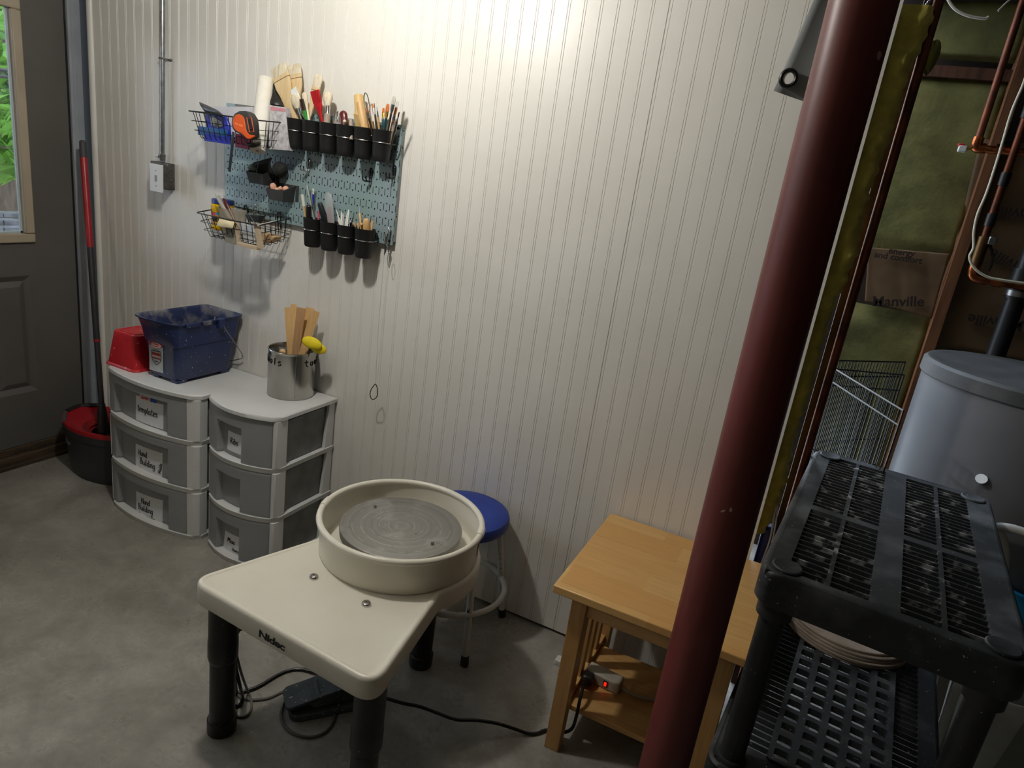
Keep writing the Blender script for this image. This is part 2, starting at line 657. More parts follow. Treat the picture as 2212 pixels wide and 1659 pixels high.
MB().box(XL - .052, XL - .048, WL[0] + .05, WL[1] - .05, WL[2] + .05, WL[3] - .05).build('glass_pane', M_glass, wn, smooth=0)
MB().box(XD - .022, XD - .018, YW0, YW1, ZW0, ZW1).build('glass_pane', M_glass, door, smooth=0)
MB().box(XD - .020, XD - .012, YW1 - .020, YW1 - .012, ZW0 + .01, ZW1 - .01).box(XD - .02, XD - .012, YW0, YW1 - .012, ZW0 + .012, ZW0 + .020).build('glazing_seal', P('pale_seal', (190, 205, 210), .5), door, smooth=0)
MB().box(XL - .05, XL - .004, YD1 + .001, -.0525, .085, 2.1).build('weather_strip', M_black_plastic, door, smooth=0)

# ================================================================== what stands outside the door window
M_ground = P('leaf_litter', (92, 84, 60), .95, c2=(60, 74, 38), nscale=2)
tag(MB().box(-30, XL - .4, -14, 22, -.6, -.5).build('ground_outside', M_ground, smooth=0), kind='structure')
M_bark = P('bark', (96, 84, 72), .95, c2=(60, 52, 45), nscale=5, stretch=(3, 3, .7), bump=.5, bscale=10)


def leaf_mat(n, a, b2):
    m, nt, b = _nt(n)
    b.inputs['Roughness'].default_value = .6
    f = ramp(nt, noise(nt, coord(nt), 1.3, 3), .35, .65)
    nt.links.new(mixc(nt, f, lin(a), lin(b2)), b.inputs['Base Color'])
    tl = N(nt, 'ShaderNodeBsdfTranslucent')
    tl.inputs[0].default_value = lin(a)
    mx = N(nt, 'ShaderNodeMixShader')
    mx.inputs[0].default_value = .35
    nt.links.new(b.outputs[0], mx.inputs[1])
    nt.links.new(tl.outputs[0], mx.inputs[2])
    nt.links.new(mx.outputs[0], nt.nodes['Material Output'].inputs[0])
    return m


M_leaf = [leaf_mat('pine_green', (62, 96, 52), (92, 128, 74)), leaf_mat('bright_leaf_green', (110, 158, 60), (70, 120, 50)), leaf_mat('grey_green', (92, 116, 88), (60, 88, 58))]
rnd = random.Random(5)


def tree(label, base, h, tr, blobs, lm, n):
    t = thing('tree', label, 'tree', base, group='trees beyond the door window')
    bx, by, bz = base
    pts = [(bx + .06 * math.sin(i * 1.3), by + .05 * math.cos(i * 1.7), bz + h * i / 6) for i in range(7)]
    MB().tube(pts, [tr * (1 - .09 * i) for i in range(7)], 10).build('trunk', M_bark, t)
    mb = MB()
    for cx, cy, cz, r in blobs:
        for i in range(n):
            d = Vector((rnd.gauss(0, 1), rnd.gauss(0, 1), rnd.gauss(0, .8)))
            d = d.normalized() * r * rnd.random() ** .4
            q = Vector((bx + cx, by + cy, bz + cz)) + d
            s = rnd.uniform(.06, .16)
            a = Euler((rnd.uniform(-1, 1), rnd.uniform(-1, 1), rnd.uniform(0, 6.3))).to_matrix()
            mb.add([q + a @ Vector((-s, 0, 0)), q + a @ Vector((0, -.35 * s, .1 * s)), q + a @ Vector((s, 0, 0)), q + a @ Vector((0, .35 * s, .1 * s))], [(0, 1, 2, 3)])
    mb.build('foliage', M_leaf[lm], t, smooth=0, solid=0)


p0 = atx(12, 300, -9.5)
tree('tall pine with a bare grey trunk in the door window', (p0.x, p0.y - .1, -.5), 8, .26, [(.3, .5, 3.3, .8), (-.3, -.6, 4.0, .9), (.2, .4, 5.0, 1.2), (.1, -.2, 2.2, .5)], 0, 420)
p1 = atx(25, 420, -8.0)
tree('leafy bright green tree low in the door window', (p1.x, p1.y + .25, -.5), 4, .11, [(0, -.3, 1.7, .55), (.1, .35, 1.9, .5), (0, 0, 2.5, .6)], 1, 380)
p2 = atx(20, 200, -14)
tree('pale grey green tree behind the pine in the door window', (p2.x, p2.y + .6, -.5), 9, .2, [(0, -.8, 2.6, 1.2), (0, .7, 3.2, 1.3), (0, -.5, 4.6, 1.4), (0, .9, 5.6, 1.3), (0, -1.9, 4.2, 1.3), (0, -2.4, 2.6, 1.2)], 2, 520)
p3 = atx(10, 360, -17)
tree('dark evergreen farthest away in the door window', (p3.x, p3.y - .8, -.5), 10, .3, [(0, 0, 2.0, 1.6), (0, 1.2, 3.0, 1.6), (0, -1.4, 3.6, 1.7), (0, .3, 5.4, 1.8), (0, 2.2, 4.6, 1.6), (0, -3.0, 5.2, 1.8), (0, -2.8, 2.2, 1.7)], 0, 520)

# shed with a dark shingled roof, and a black metal truss in front of the trees
q0, q1 = atx(-300, 452, -6.4), atx(62, 456, -6.4)
zr = q1.z
sh = thing('garden_shed', 'low shed with dark grey shingled roof seen in the door window', 'shed', (-6.0, q1.y - 1.0, -.5))
mb = MB()
for i in range(9):
    x0 = -6.6 + i * .14
    z0 = zr - i * .055
    for j in range(26):
        y0 = q1.y + .6 - (j + 1) * .16 + (i % 2) * .08
        mb.box(x0, x0 + .155, y0 + .004, y0 + .156, z0 - .035 - .03, z0 - .03 + .012 * ((i * 7 + j * 3) % 3))
mb.build('shingles', P('dark_shingle', (74, 78, 82), .55, c2=(46, 48, 50), nscale=8), sh, smooth=0)
MB().box(-6.5, -5.45, q1.y - 3.4, q1.y + .55, -.5, zr - .52).build('wall', P('weathered_shed_wall', (90, 84, 76), .9), sh, smooth=0)
tr = thing('metal_truss', 'black lattice metal beam crossing the door window', 'beam', (-4.6, atx(35, 168, -4.6).y, 1.6))
a0, a1, b0 = atx(-160, 128, -4.6), atx(60, 158, -4.6), atx(60, 172, -4.6)
dz = b0.z - a1.z
mb = MB()
mb.tube([a0, a1], .012, 6)
mb.tube([a0 + Vector((0, 0, dz)), a1 + Vector((0, 0, dz))], .012, 6)
for i in range(15):
    s0, s1 = a0.lerp(a1, i / 15), a0.lerp(a1, (i + 1) / 15)
    mb.tube([s0 if i % 2 else s0 + Vector((0, 0, dz)), s1 + Vector((0, 0, dz)) if i % 2 else s1], .007, 5)
mb.build('lattice', M_black_wire, tr)
MB().tube([(a1.x, a1.y, -.5), a1], .03, 8).build('post', M_black_wire, tr)
# ================================================================== conduit and switch box
px = -2.0
cd = thing('electrical_conduit', 'thin grey metal conduit pipe running up the white wall to the ceiling', 'conduit', (px, -.02, 1.42))
ct, cb_ = Vector((-1.988, -.02, ZC - .002)), Vector((-2.008, -.02, 1.435))
MB().tube([cb_, ct], .0092, 12).build('pipe', M_steel, cd)
sp_ = aty(360, 127, -.012)
zc = aty(357, 127, -.02).z
xc = cb_.x + (ct.x - cb_.x) * (zc - cb_.z) / (ct.z - cb_.z)
mb = MB().tube([(xc - .012, -.001, zc), (xc - .012, -.02, zc), (xc - .006, -.0305, zc), (xc + .006, -.0305, zc), (xc + .012, -.02, zc), (xc + .012, -.002, zc), (xc + .034, -.002, zc)], .0035, 6)
mb.ball((xc + .028, -.005, zc), .005, 8, 6)
mb.build('strap', M_steel, cd)
MB().lathe([(.0125, -.004), (.0125, .012), (.0135, .014), (.0135, .022), (.0115, .024)], 14, (cb_.x, -.02, 1.43)).tube([(cb_.x - .024, -.03, 1.441), (cb_.x - .008, -.03, 1.441)], .004, 8).build('connector', M_steel, cd)

bx1 = aty(378.5, 390, -.001).x
M_box = P('galvanised_box', (104, 103, 98), .5, .6, c2=(80, 78, 74), nscale=22)
sb = thing('switch_box', 'grey steel junction box with white switch cover plate on the white wall', 'electrical box', (bx1 - .06, 0, 1.31))
zb0, zb1 = 1.315, 1.421
mb = MB().box(bx1 - .1, bx1, -.040, -.001, zb0, zb1)
mb.build('back_box', M_box, sb, bevel=.004)
for zz in (1.352, 1.385):
    pass
mb = MB()
for zz, r in ((1.357, .011), (1.383, .0085)):
    mb.tube([(bx1 + .0005, -.021 + r * math.cos(q), zz + r * math.sin(q)) for q in [2 * PI * k / 18 for k in range(18)]], .0007, 4, closed=True)
for zz in (1.345, 1.372):
    mb.ball((bx1 + .0002, -.034, zz), .0022, 8, 6)
mb.build('knockout', M_dark, sb)
fx = aty(352.5, 390, -.072).x
MB().box(fx - .062, fx - .004, -.068, -.040, zb0 + .004, zb1 - .006).build('front_box', M_box, sb, bevel=.003)
pl = aty(322.5, 352, -.075)
pr = aty(350.5, 418, -.075)
plate = MB().prism(rrect(pl.x, pr.x, pr.z + .001, pl.z, .004), 0, .006, Matrix(((1, 0, 0, 0), (0, 0, -1, -.0685), (0, 1, 0, 0), (0, 0, 0, 1)))).build('cover_plate', M_whiteplastic, sb, bevel=.0015)
mx_, mz_ = (pl.x + pr.x) / 2, (pl.z + pr.z) / 2
MB().box(mx_ - .005, mx_ + .005, -.0765, -.0743, mz_ - .012, mz_ + .012).build('switch_slot', P('switch_shadow_grey', (150, 152, 150), .6), plate, smooth=0)
MB().box(mx_ - .0042, mx_ + .0042, -.011, 0, -.009, .009, Matrix.Translation((mx_, -.075, mz_ + .006)) @ Matrix.Rotation(-.5, 4, 'X')).build('toggle', M_whiteplastic, plate, bevel=.001)
for dz in (-.03, .03):
    MB().ball((mx_, -.0745, mz_ + dz), .003, 8, 6, (1, .4, 1)).build('screw', M_steel, plate)

# ================================================================== pegboard
PX0, PX1, PZ0, PZ1 = -1.653, -.840, 1.277, 1.683
m, nt, b = _nt('blue_grey_steel_pegboard')
vec = coord(nt)
sx_ = nt.nodes.new('ShaderNodeSeparateXYZ')
nt.links.new(vec, sx_.inputs[0])
P1 = .0254
u_ = math_n(nt, 'DIVIDE', sx_.outputs[0], P1)
v_ = math_n(nt, 'DIVIDE', sx_.outputs[2], P1)
fu = math_n(nt, 'SUBTRACT', math_n(nt, 'FRACT', u_), .5)
fv = math_n(nt, 'SUBTRACT', math_n(nt, 'FRACT', v_), .5)
d2 = math_n(nt, 'SQRT', math_n(nt, 'ADD', math_n(nt, 'MULTIPLY', fu, fu), math_n(nt, 'MULTIPLY', fv, fv)))
hole = math_n(nt, 'LESS_THAN', d2, .115)
fu2 = math_n(nt, 'ABSOLUTE', math_n(nt, 'SUBTRACT', math_n(nt, 'FRACT', math_n(nt, 'ADD', u_, .5)), .5))
fv2 = math_n(nt, 'ABSOLUTE', math_n(nt, 'SUBTRACT', math_n(nt, 'FRACT', math_n(nt, 'MULTIPLY', math_n(nt, 'ADD', v_, 0.0), .5)), .5))
slot = math_n(nt, 'MULTIPLY', math_n(nt, 'LESS_THAN', fu2, .052), math_n(nt, 'LESS_THAN', fv2, .23))
hs = math_n(nt, 'MAXIMUM', hole, slot)
basec = mixc(nt, ramp(nt, noise(nt, vec, 5), .4, .62), lin((150, 168, 176)), lin((142, 168, 168)))
nt.links.new(mixc(nt, hs, basec, lin((16, 20, 22))), b.inputs['Base Color'])
b.inputs['Metallic'].default_value = .25
nt.links.new(math_n(nt, 'MULTIPLY_ADD', hs, .5, .36), b.inputs['Roughness'])
M_peg = m
M_flange = P('grey_board_flange', (150, 158, 160), .4, .3, specks=((70, 74, 76), 160, .64))
pg = thing('pegboard', 'blue-grey slotted steel pegboard panel fixed to the white wall', 'pegboard', (PX0, -.019, PZ0))
MB().box(PX0, PX1, -.0195, -.0182, PZ0, PZ1).build('face_panel', M_peg, pg, smooth=0)
mb = MB().box(PX0, PX0 + .0014, -.0182, -.0005, PZ0 + .012, PZ1 - .012).box(PX1 - .0014, PX1, -.0182, -.0005, PZ0 + .012, PZ1 - .012)
mb.box(PX0 + .012, PX1 - .012, -.0182, -.0005, PZ0, PZ0 + .0014).box(PX0 + .012, PX1 - .012, -.0182, -.0005, PZ1 - .0014, PZ1)
mb.build('flange', M_flange, pg, smooth=0)
for zz in (PZ1 - .018, PZ1 - .072, PZ0 + .10):
    MB().box(PX1 - .0002, PX1 + .0006, -.0125, -.0075, zz - .0025, zz + .0025).build('screw_hole', M_dark, pg, smooth=0)
for x, z in ((PX1 - .018, PZ1 - .012), (PX1 - .018, PZ0 + .014), (PX0 + .016, PZ0 + .014)):
    MB().lathe([(.0052, 0), (.0052, .0006)], 14, (0, 0, 0), Matrix.Translation((x, -.0194, z)) @ Matrix.Rotation(PI / 2, 4, 'X')).build('screw_hole', M_dark, pg, smooth=0)

# ================================================================== cups on chrome rings
M_cup = P('matt_black_cup', (17, 17, 18), .5, c2=(21, 21, 22), nscale=30, bump=.05, bscale=120)
CUPY = -.0625


def cup(label, group, x, z0):
    t = thing('tool_cup', label, 'cup', (x, CUPY, z0), group=group)
    mb = MB().lathe([(.0255, 0), (.0285, .004), (.0305, .02), (.0362, .098), (.0376, .101), (.0376, .103), (.0355, .103), (.035, .098), (.029, .01), (.0001, .01)], 36, (x, CUPY, z0), cap0=True, cap1=False)
    mb.build('cup_body', M_cup, t)
    zr = z0 + .062
    rr = .0345
    r = MB().tube([(x + rr * math.cos(q), CUPY + rr * math.sin(q), zr) for q in [2 * PI * k / 40 for k in range(40)]], .0019, 8, closed=True)
    r.tube([(x + .027, CUPY + .022, zr), (x + .027, -.020, zr), (x + .027, -.0205, zr - .02)], .0019, 6).tube([(x - .027, CUPY + .022, zr), (x - .027, -.020, zr), (x - .027, -.0205, zr - .02)], .0019, 6)
    r.build('holder_ring', M_chrome, t, label='chrome holder ring')
    return t


cl_top = ['black cup leftmost in the top row, holding two wide wooden wash brushes', 'black cup second in the top row, holding cream brushes and a green handle', 'black cup third in the top row, under the red silicone brush',
          'black cup fourth in the top row, holding a dark red handle', 'black cup fifth in the top row, holding thick wooden dowels', 'black cup rightmost in the top row, crowded with small paint brushes']
cl_low = ['black cup leftmost in the bottom row, holding a black marker and tweezers', 'black cup second in the bottom row, with a clear round-ended case', 'black cup third in the bottom row, holding white carving tools', 'black clay-smeared cup rightmost in the bottom row, with wooden handles']
CX_T = [-1.2665, -1.1905, -1.1145, -1.0385, -.9625, -.8865]
CX_L = [-1.164, -1.086, -1.008, -.930]
ZT, ZL = 1.554, 1.219
for i, x in enumerate(CX_T):
    cup(cl_top[i], 'black cups in the top row', x, ZT)
for i, x in enumerate(CX_L):
    cup(cl_low[i], 'black cups in the bottom row', x, ZL)

# ================================================================== tools standing in the cups
M_hake = wood('pale_brush_wood', (222, 200, 158), (204, 176, 130), 5, (8, 8, 1.2), .55)
M_tan = wood('tan_tool_wood', (212, 176, 122), (186, 144, 90), 6, (8, 8, 1), .45)
M_dowel = wood('yellow_dowel_wood', (212, 182, 124), (190, 156, 98), 6, (8, 8, 1), .5)
M_bristle = P('cream_bristle', (222, 212, 188), .9, c2=(196, 184, 158), nscale=90, stretch=(1, 1, .12), bump=.5, bscale=160)
M_gbristle = P('grey_white_bristle', (196, 196, 186), .9, c2=(160, 160, 150), nscale=90, stretch=(1, 1, .12), bump=.5, bscale=160)
M_obristle = P('orange_bristle', (196, 104, 30), .7, c2=(150, 70, 20), nscale=90, stretch=(1, 1, .15), bump=.4, bscale=160)
M_brownline = P('brown_stitching', (92, 58, 30), .8)
M_red = P('red_silicone', (176, 18, 24), .45, c2=(160, 14, 20), nscale=60)
M_maroon = P('dark_red_handle', (88, 26, 22), .3, coat=.3)
M_green = P('green_plastic', (56, 140, 62), .4)
M_blue = P('blue_plastic', (30, 48, 150), .4)
M_teal = P('dark_teal_paint', (18, 62, 70), .3, coat=.4)
M_white_t = P('white_tool_plastic', (226, 224, 216), .35)
M_gold = P('brass_ferrule', (214, 170, 80), .3, 1.0)
M_ivory = P('ivory_handle', (216, 206, 184), .4)
M_greyhandle = P('greyish_worn_wood', (164, 150, 134), .6, c2=(140, 126, 112), nscale=30)
M_darkbrown = P('dark_brown_handle', (52, 34, 22), .35, coat=.3)
M_clear = frosted('clear_cloudy_plastic', (206, 212, 214), .5, .3)


def sect(mb, M, st, n=12, sq=0.0):
    """loft along z of M through (z, halfwidth x, halfdepth y, dx); sq>0 squares the section"""
    rs = []
    for q in st:
        z, a, d = q[:3]
        dx = q[3] if len(q) > 3 else 0
        r = []
        for k in range(n):
            t = 2 * PI * k / n
            c, s = math.cos(t), math.sin(t)
            if sq:
                e = 1 - sq
                c = math.copysign(abs(c) ** e, c)
                s = math.copysign(abs(s) ** e, s)
            r.append((dx + a * c, d * s, z))
        rs.append(r)
    return mb.rings(rs, M=M)


def tool(name, label, cat, rim, tip, parts, y=CUPY, dy=0.0, group=None, sink=.05, hint=(0, -1, 0)):
    """a tool standing in a cup: rim and tip are points where its axis crosses the cup mouth and ends;
    parts = [(part name, material, [(distance above rim, halfwidth, halfdepth)], squareness)]"""
    R, T = aty(*rim, y), aty(*tip, y + dy)
    ax = (T - R).normalized()
    L = (T - R).length
    M = along(R, T, hint)
    base = R - ax * sink
    if len(parts) == 1:
        pn, mt, st, sq = parts[0]
        mb = MB()
        sect(mb, M, [(-sink if q[0] is None else q[0] * L, *q[1:]) for q in st], 14, sq)
        o = mb.build(name, mt)
        o.location = base
        o.data.transform(Matrix.Translation(-base))
        return tag(o, label, cat, group)
    t = thing(name, label, cat, base, group=group)
    for pn, mt, st, sq in parts:
        sect(MB_ := MB(), M, [(-sink if q[0] is None else q[0] * L, *q[1:]) for q in st], 14, sq)
        MB_.build(pn, mt, t)
    return t


GB = 'brushes and tools in the wall cups'
# cup 1: two hake wash brushes
for lab, rim, tip, wd, dy in (('wide wooden wash brush leaning left, in the leftmost top cup', (634, 258), (600, 142), .038, .012), ('wide wooden wash brush standing upright, in the leftmost top cup', (641, 258), (632, 140), .038, .026)):
    tool('wash_brush', lab, 'brush', rim, tip, [
        ('handle', M_hake, [(None, .018, .006), (.0, .0185, .006), (.25, .021, .006), (.45, .0265, .006), (.62, wd * .97, .0062), (.80, wd, .0062), (.815, wd, .006)], .55),
        ('stitching', M_brownline, [(.735, wd * 1.005, .0066), (.745, wd * 1.005, .0066)], .55),
        ('bristle', M_bristle, [(.81, wd * .97, .0066), (.9, wd, .007), (.985, wd * .96, .005), (1.0, wd * .9, .003)], .5)], y=CUPY + (.012 if 'left,' in lab else .02), dy=dy - .01, group=GB)
# plastic sleeves and small round brushes between cup 1 and 2
tool('packaged_brush', 'brush in a white striped card sleeve, beside the wash brushes', 'brush', (662, 264), (633, 192), [
    ('handle', M_hake, [(None, .0035, .0035), (.2, .0035, .0035), (.45, .004, .004)], 0),
    ('card_sleeve', P('barcode_card', (236, 236, 234), .5, c2=(206, 208, 210), nscale=40, stretch=(12, .1, .1)), [(.46, .0145, .002), (.99, .0145, .002), (1.0, .0143, .002)], .8),
    ('ferrule', M_steel, [(.25, .008, .004), (.6, .009, .004)], .5)], dy=.0, group=GB)
tool('round_brush', 'round cream brush with steel ferrule leaning left over the wash brush', 'brush', (652, 262), (634, 204), [
    ('ferrule', M_steel, [(None, .004, .004), (.1, .0075, .0075), (.5, .009, .009)], 0),
    ('bristle', M_bristle, [(.48, .009, .009), (.65, .0165, .0125), (.85, .0175, .0125), (.97, .011, .008), (1.0, .004, .003)], 0)], dy=-.012, group=GB)
tool('round_brush', 'round cream mop brush with pale handle in the second top cup', 'brush', (668, 262), (657, 200), [
    ('handle', M_ivory, [(None, .0045, .0045), (.3, .005, .005), (.5, .0058, .0058)], 0),
    ('bristle', M_bristle, [(.48, .006, .006), (.62, .008, .008), (.72, .0075, .0075), (.8, .0105, .0105), (.93, .0105, .0105), (1.0, .004, .004)], 0)], dy=.012, group=GB)
tool('green_handled_brush', 'brush with dark ferrule and green handle in the second top cup', 'brush', (663, 263), (651, 214), [
    ('handle', M_green, [(None, .006, .005), (.1, .007, .006), (.5, .0085, .006)], .2),
    ('ferrule', M_darkbrown, [(.5, .008, .006), (1.0, .0075, .005)], .4)], dy=-.014, group=GB)
# hake and red silicone brush, mop brush
tool('wash_brush', 'small wooden wash brush standing behind the red silicone brush', 'brush', (668, 252), (690, 161), [
    ('handle', M_hake, [(None, .007, .004), (.0, .0075, .004), (.2, .009, .005), (.4, .013, .005), (.55, .0175, .0055), (.71, .0178, .0055)], .4),
    ('stitching', M_brownline, [(.62, .018, .006), (.633, .018, .006)], .4),
    ('bristle', M_bristle, [(.70, .0172, .0058), (.9, .0185, .006), (.98, .014, .004), (1.0, .01, .003)], .3)], y=CUPY + .018, dy=.015, group=GB)
tool('silicone_brush', 'bright red silicone basting brush in the third top cup', 'brush', (697, 267), (680, 196), [
    ('handle', M_red, [(None, .006, .004), (.0, .0062, .004), (.28, .0068, .0045), (.40, .011, .0048), (.52, .0172, .005), (.66, .018, .005)], .15),
    ('bristle', P('red_silicone_ribs', (186, 20, 28), .4, c2=(120, 8, 14), nscale=60, stretch=(6, 1, .3)), [(.64, .0178, .0048), (.8, .0182, .005), (1.0, .0188, .005)], .7)], dy=-.012, group=GB)
tool('mop_brush', 'fluffy cream mop brush with chrome ferrule in the third top cup', 'brush', (706, 268), (711, 199), [
    ('handle', M_greyhandle, [(None, .010, .010), (.0, .0115, .0115), (.25, .0118, .0118), (.33, .009, .009)], 0),
    ('ferrule', M_chrome, [(.32, .009, .009), (.40, .0075, .0075), (.55, .0088, .0088), (.68, .0075, .0075)], 0),
    ('bristle', M_bristle, [(.5, .007, .007), (.62, .013, .01, .003), (.8, .0195, .013, .004), (.93, .0175, .011, .004), (1.0, .008, .005, .003)], 0)], dy=.012, group=GB)
# cup 4: short grey handles, chrome loops, dark red handle
for lab, rim, tip, mt, r, dy in (('grey worn tool handle at the left of the fourth top cup', (724, 270), (727, 257), M_greyhandle, .006, .0), ('rounded grey tool handle near the middle of the fourth top cup', (735, 271), (736, 256), M_greyhandle, .006, .012),
                                 ('short pale tool handle in front of the dark red handle', (745, 272), (744.5, 260), M_ivory, .0062, -.016), ('ribbed grey tool handle at the right of the fourth top cup', (758, 272), (758, 258), M_greyhandle, .008, .006)):
    tool('clay_tool', lab, 'tool', rim, tip, [('handle', mt, [(None, r * .9, r * .9), (.5, r, r), (.9, r * .95, r * .95), (1.0, r * .6, r * .6)], 0)], dy=dy, group=GB)
tool('red_handled_tool', 'glossy dark red rounded tool handle in the fourth top cup', 'tool', (743, 271), (741, 239), [('handle', M_maroon, [(None, .0155, .011), (.0, .016, .011), (.5, .0165, .0115), (.78, .0155, .011), (.93, .0105, .008), (1.0, .003, .003)], 0)], dy=.004, group=GB)
tool('chrome_loop_tool', 'chrome ended trimming tool leaning in the fourth top cup', 'tool', (722, 268), (721, 247), [('shaft', M_chrome, [(None, .002, .002), (.9, .0022, .0022), (1.0, .001, .001)], 0)], y=CUPY, dy=-.01, group=GB)
tool('chrome_loop_tool', 'upright chrome trimming tool with a square end, fourth top cup', 'tool', (728, 266), (729, 241), [('shaft', M_chrome, [(None, .002, .002), (.5, .0024, .0024), (.55, .0048, .0015), (1.0, .005, .0015)], .3)], y=CUPY, dy=.012, group=GB)
# cup 5: dowels, ring, paint brushes
tool('wooden_dowel', 'tall pale wooden dowel standing at the back of the fifth top cup', 'dowel', (779, 274), (775.5, 206), [('dowel', M_dowel, [(None, .017, .017), (.97, .0175, .0175), (1.0, .016, .016)], .05)], y=CUPY + .012, dy=.012, group=GB)
tool('wooden_dowel', 'greyish wooden dowel leaning in front of the tallest dowel', 'dowel', (788, 276), (777, 220), [('dowel', M_tan, [(None, .0135, .0135), (.97, .0138, .0138), (1.0, .0128, .0128)], 0)], y=CUPY - .006, dy=-.006, group=GB)
tool('wooden_paddle', 'short flat pale wooden tool at the left of the dowels', 'tool', (774, 276), (770, 246), [('blade', M_dowel, [(None, .010, .004), (.9, .0115, .004), (1.0, .011, .0035)], .5)], dy=-.018, group=GB)
tool('wooden_paddle', 'short flat orange wooden tool at the right of the fifth top cup', 'tool', (803, 278), (799, 258), [('blade', M_tan, [(None, .009, .004), (.7, .008, .004), (1.0, .004, .003)], .4)], dy=-.014, group=GB)
R0, T0 = aty(798, 262, CUPY), aty(790, 207, CUPY + .01)
t = thing('ring_tool', 'chrome loop trimming tool with dark handle in the fifth top cup', 'tool', R0 - (T0 - R0).normalized() * .05, group=GB)
Mr = along(R0, T0)
L = (T0 - R0).length
MB().tube([Mr @ Vector((.0095 * math.sin(q), 0, L * .72 - .034 * math.cos(q) * 1.0)) for q in [2 * PI * k / 30 for k in range(30)]], .0021, 7, closed=True).build('loop', M_chrome, t)
MB().tube([Mr @ Vector((0, 0, -.05)), Mr @ Vector((0, 0, L * .3))], .0035, 8).build('handle', M_darkbrown, t)


def paint_brush(lab, rim, tip, hm, fm, bm_, w, bl=.28, fl=.25, flat=.5, dy=0, y=CUPY, hw=.003):
    b0 = 1 - bl
    tool('paint_brush', lab, 'brush', rim, tip, [
        ('handle', hm, [(None, hw * .8, hw * .8), (.1, hw, hw), ((b0 - fl) * .9, hw * 1.15, hw * 1.15), (b0 - fl + .02, hw, hw)], 0),
        ('ferrule', fm, [(b0 - fl, hw * .95, hw * .95), (b0 - fl * .5, w * .9, max(w * flat, hw * .6)), (b0 + .02, w, w * flat)], .1),
        ('bristle', bm_, [(b0, w * .98, w * flat), (b0 + bl * .6, w * 1.02, w * flat * .8), (.98, w * .8, w * flat * .4), (1.0, w * .5, w * flat * .2)], .1)], y=y, dy=dy, group=GB)


pbs = [('small orange tipped paint brush left of the chrome loop', (801, 274), (793.5, 234), M_darkbrown, M_steel, M_obristle, .0032, .3),
       ('paint brush with round orange tip standing left in the rightmost top cup', (812, 280), (804.5, 224), M_ivory, M_steel, M_obristle, .0032, .2),
       ('needle-thin dark liner brush between orange tipped brushes', (813, 279), (808.5, 223), M_darkbrown, M_steel, M_darkbrown, .0016, .2),
       ('thin liner brush with grey tip leaning left in the rightmost top cup', (819, 280), (814.5, 231), M_tan, M_steel, M_gbristle, .0026, .2),
       ('orange fan tipped brush with dark teal handle', (826, 281), (828.5, 233), M_teal, M_gold, M_obristle, .0048, .25),
       ('wide orange flat brush with brass ferrule', (830, 282), (838.5, 224.5), M_teal, M_gold, M_obristle, .0068, .3),
       ('wide grey bristle flat brush standing tallest in the rightmost cup', (838, 283), (852, 208), M_darkbrown, M_steel, M_gbristle, .0078, .25),
       ('narrow grey bristle flat brush right of the tallest brush', (845, 284), (859.5, 218), M_darkbrown, M_gold, M_gbristle, .0052, .25),
       ('orange tipped brush leaning right with silver ferrule', (841, 284), (856, 231), M_ivory, M_steel, M_obristle, .0034, .3),
       ('dark pointed brush at the far right of the rightmost cup', (852, 285), (862.5, 242), M_darkbrown, M_steel, M_darkbrown, .0028, .25),
       ('cream handled short brush in front of the teal handles', (834, 283), (839, 258), M_ivory, M_steel, M_gbristle, .0032, .2),
       ('grey handled brush low at the right of the rightmost cup', (847, 284), (851, 262), M_greyhandle, M_steel, M_obristle, .0035, .2)]
for i, (lab, rim, tip, hm, fm, bm_, w_, bl) in enumerate(pbs):
    paint_brush(lab, rim, tip, hm, fm, bm_, w_, bl, dy=(-.012, .01, 0)[i % 3], y=CUPY + (-.014, .008, 0)[i % 3], hw=.0033 if i != 5 else .0046)

# bottom row
GL = 'tools in the lower wall cups'
tool('white_tipped_tool', 'tool with a white square tip and tan handle, left edge of the lower cups', 'tool', (660, 470), (653, 420), [
    ('handle', M_tan, [(None, .0035, .0035), (.5, .004, .004), (.52, .0042, .003)], .2), ('tip', M_white_t, [(.5, .0058, .0035), (.97, .0056, .0035), (1.0, .005, .003)], .5)], group=GL, dy=-.012)
tool('marker_pen', 'thick black marker standing in the leftmost bottom cup', 'marker', (667, 472), (667, 443), [('pen', M_black_plastic, [(None, .010, .010), (.6, .0105, .0105), (.93, .0095, .0095), (1.0, .006, .006)], 0)], group=GL, dy=-.01)
tool('clear_pen', 'tall clear tube pen with a dark refill, leftmost bottom cup', 'pen', (678, 471), (663.5, 400), [
    ('barrel', M_clear, [(None, .0042, .0042), (.95, .0046, .0046), (1.0, .003, .003)], 0), ('refill', M_darkbrown, [(None, .0012, .0012), (.9, .0012, .0012)], 0)], group=GL, dy=.01)
tool('tweezers', 'slim steel tweezers leaning in the leftmost bottom cup', 'tweezers', (680, 471), (666, 402), [('blade', M_chrome, [(None, .0034, .0012), (.3, .003, .001), (1.0, .001, .0008)], .2)], group=GL, dy=-.004)
tool('blue_pin_tool', 'small blue tool with a white beaded top against the pegboard', 'tool', (676, 474), (677, 407), [
    ('needle', M_steel, [(None, .0008, .0008), (.5, .0008, .0008)], 0), ('grip', M_blue, [(.47, .0012, .0012), (.68, .0042, .0042), (.81, .0042, .0042)], 0),
    ('bead', M_white_t, [(.8, .0022, .0022), (.86, .0034, .0034), (.9, .0022, .0022), (.95, .0042, .0042), (1.0, .0034, .0034)], 0)], group=GL, y=CUPY + .022, dy=.004)
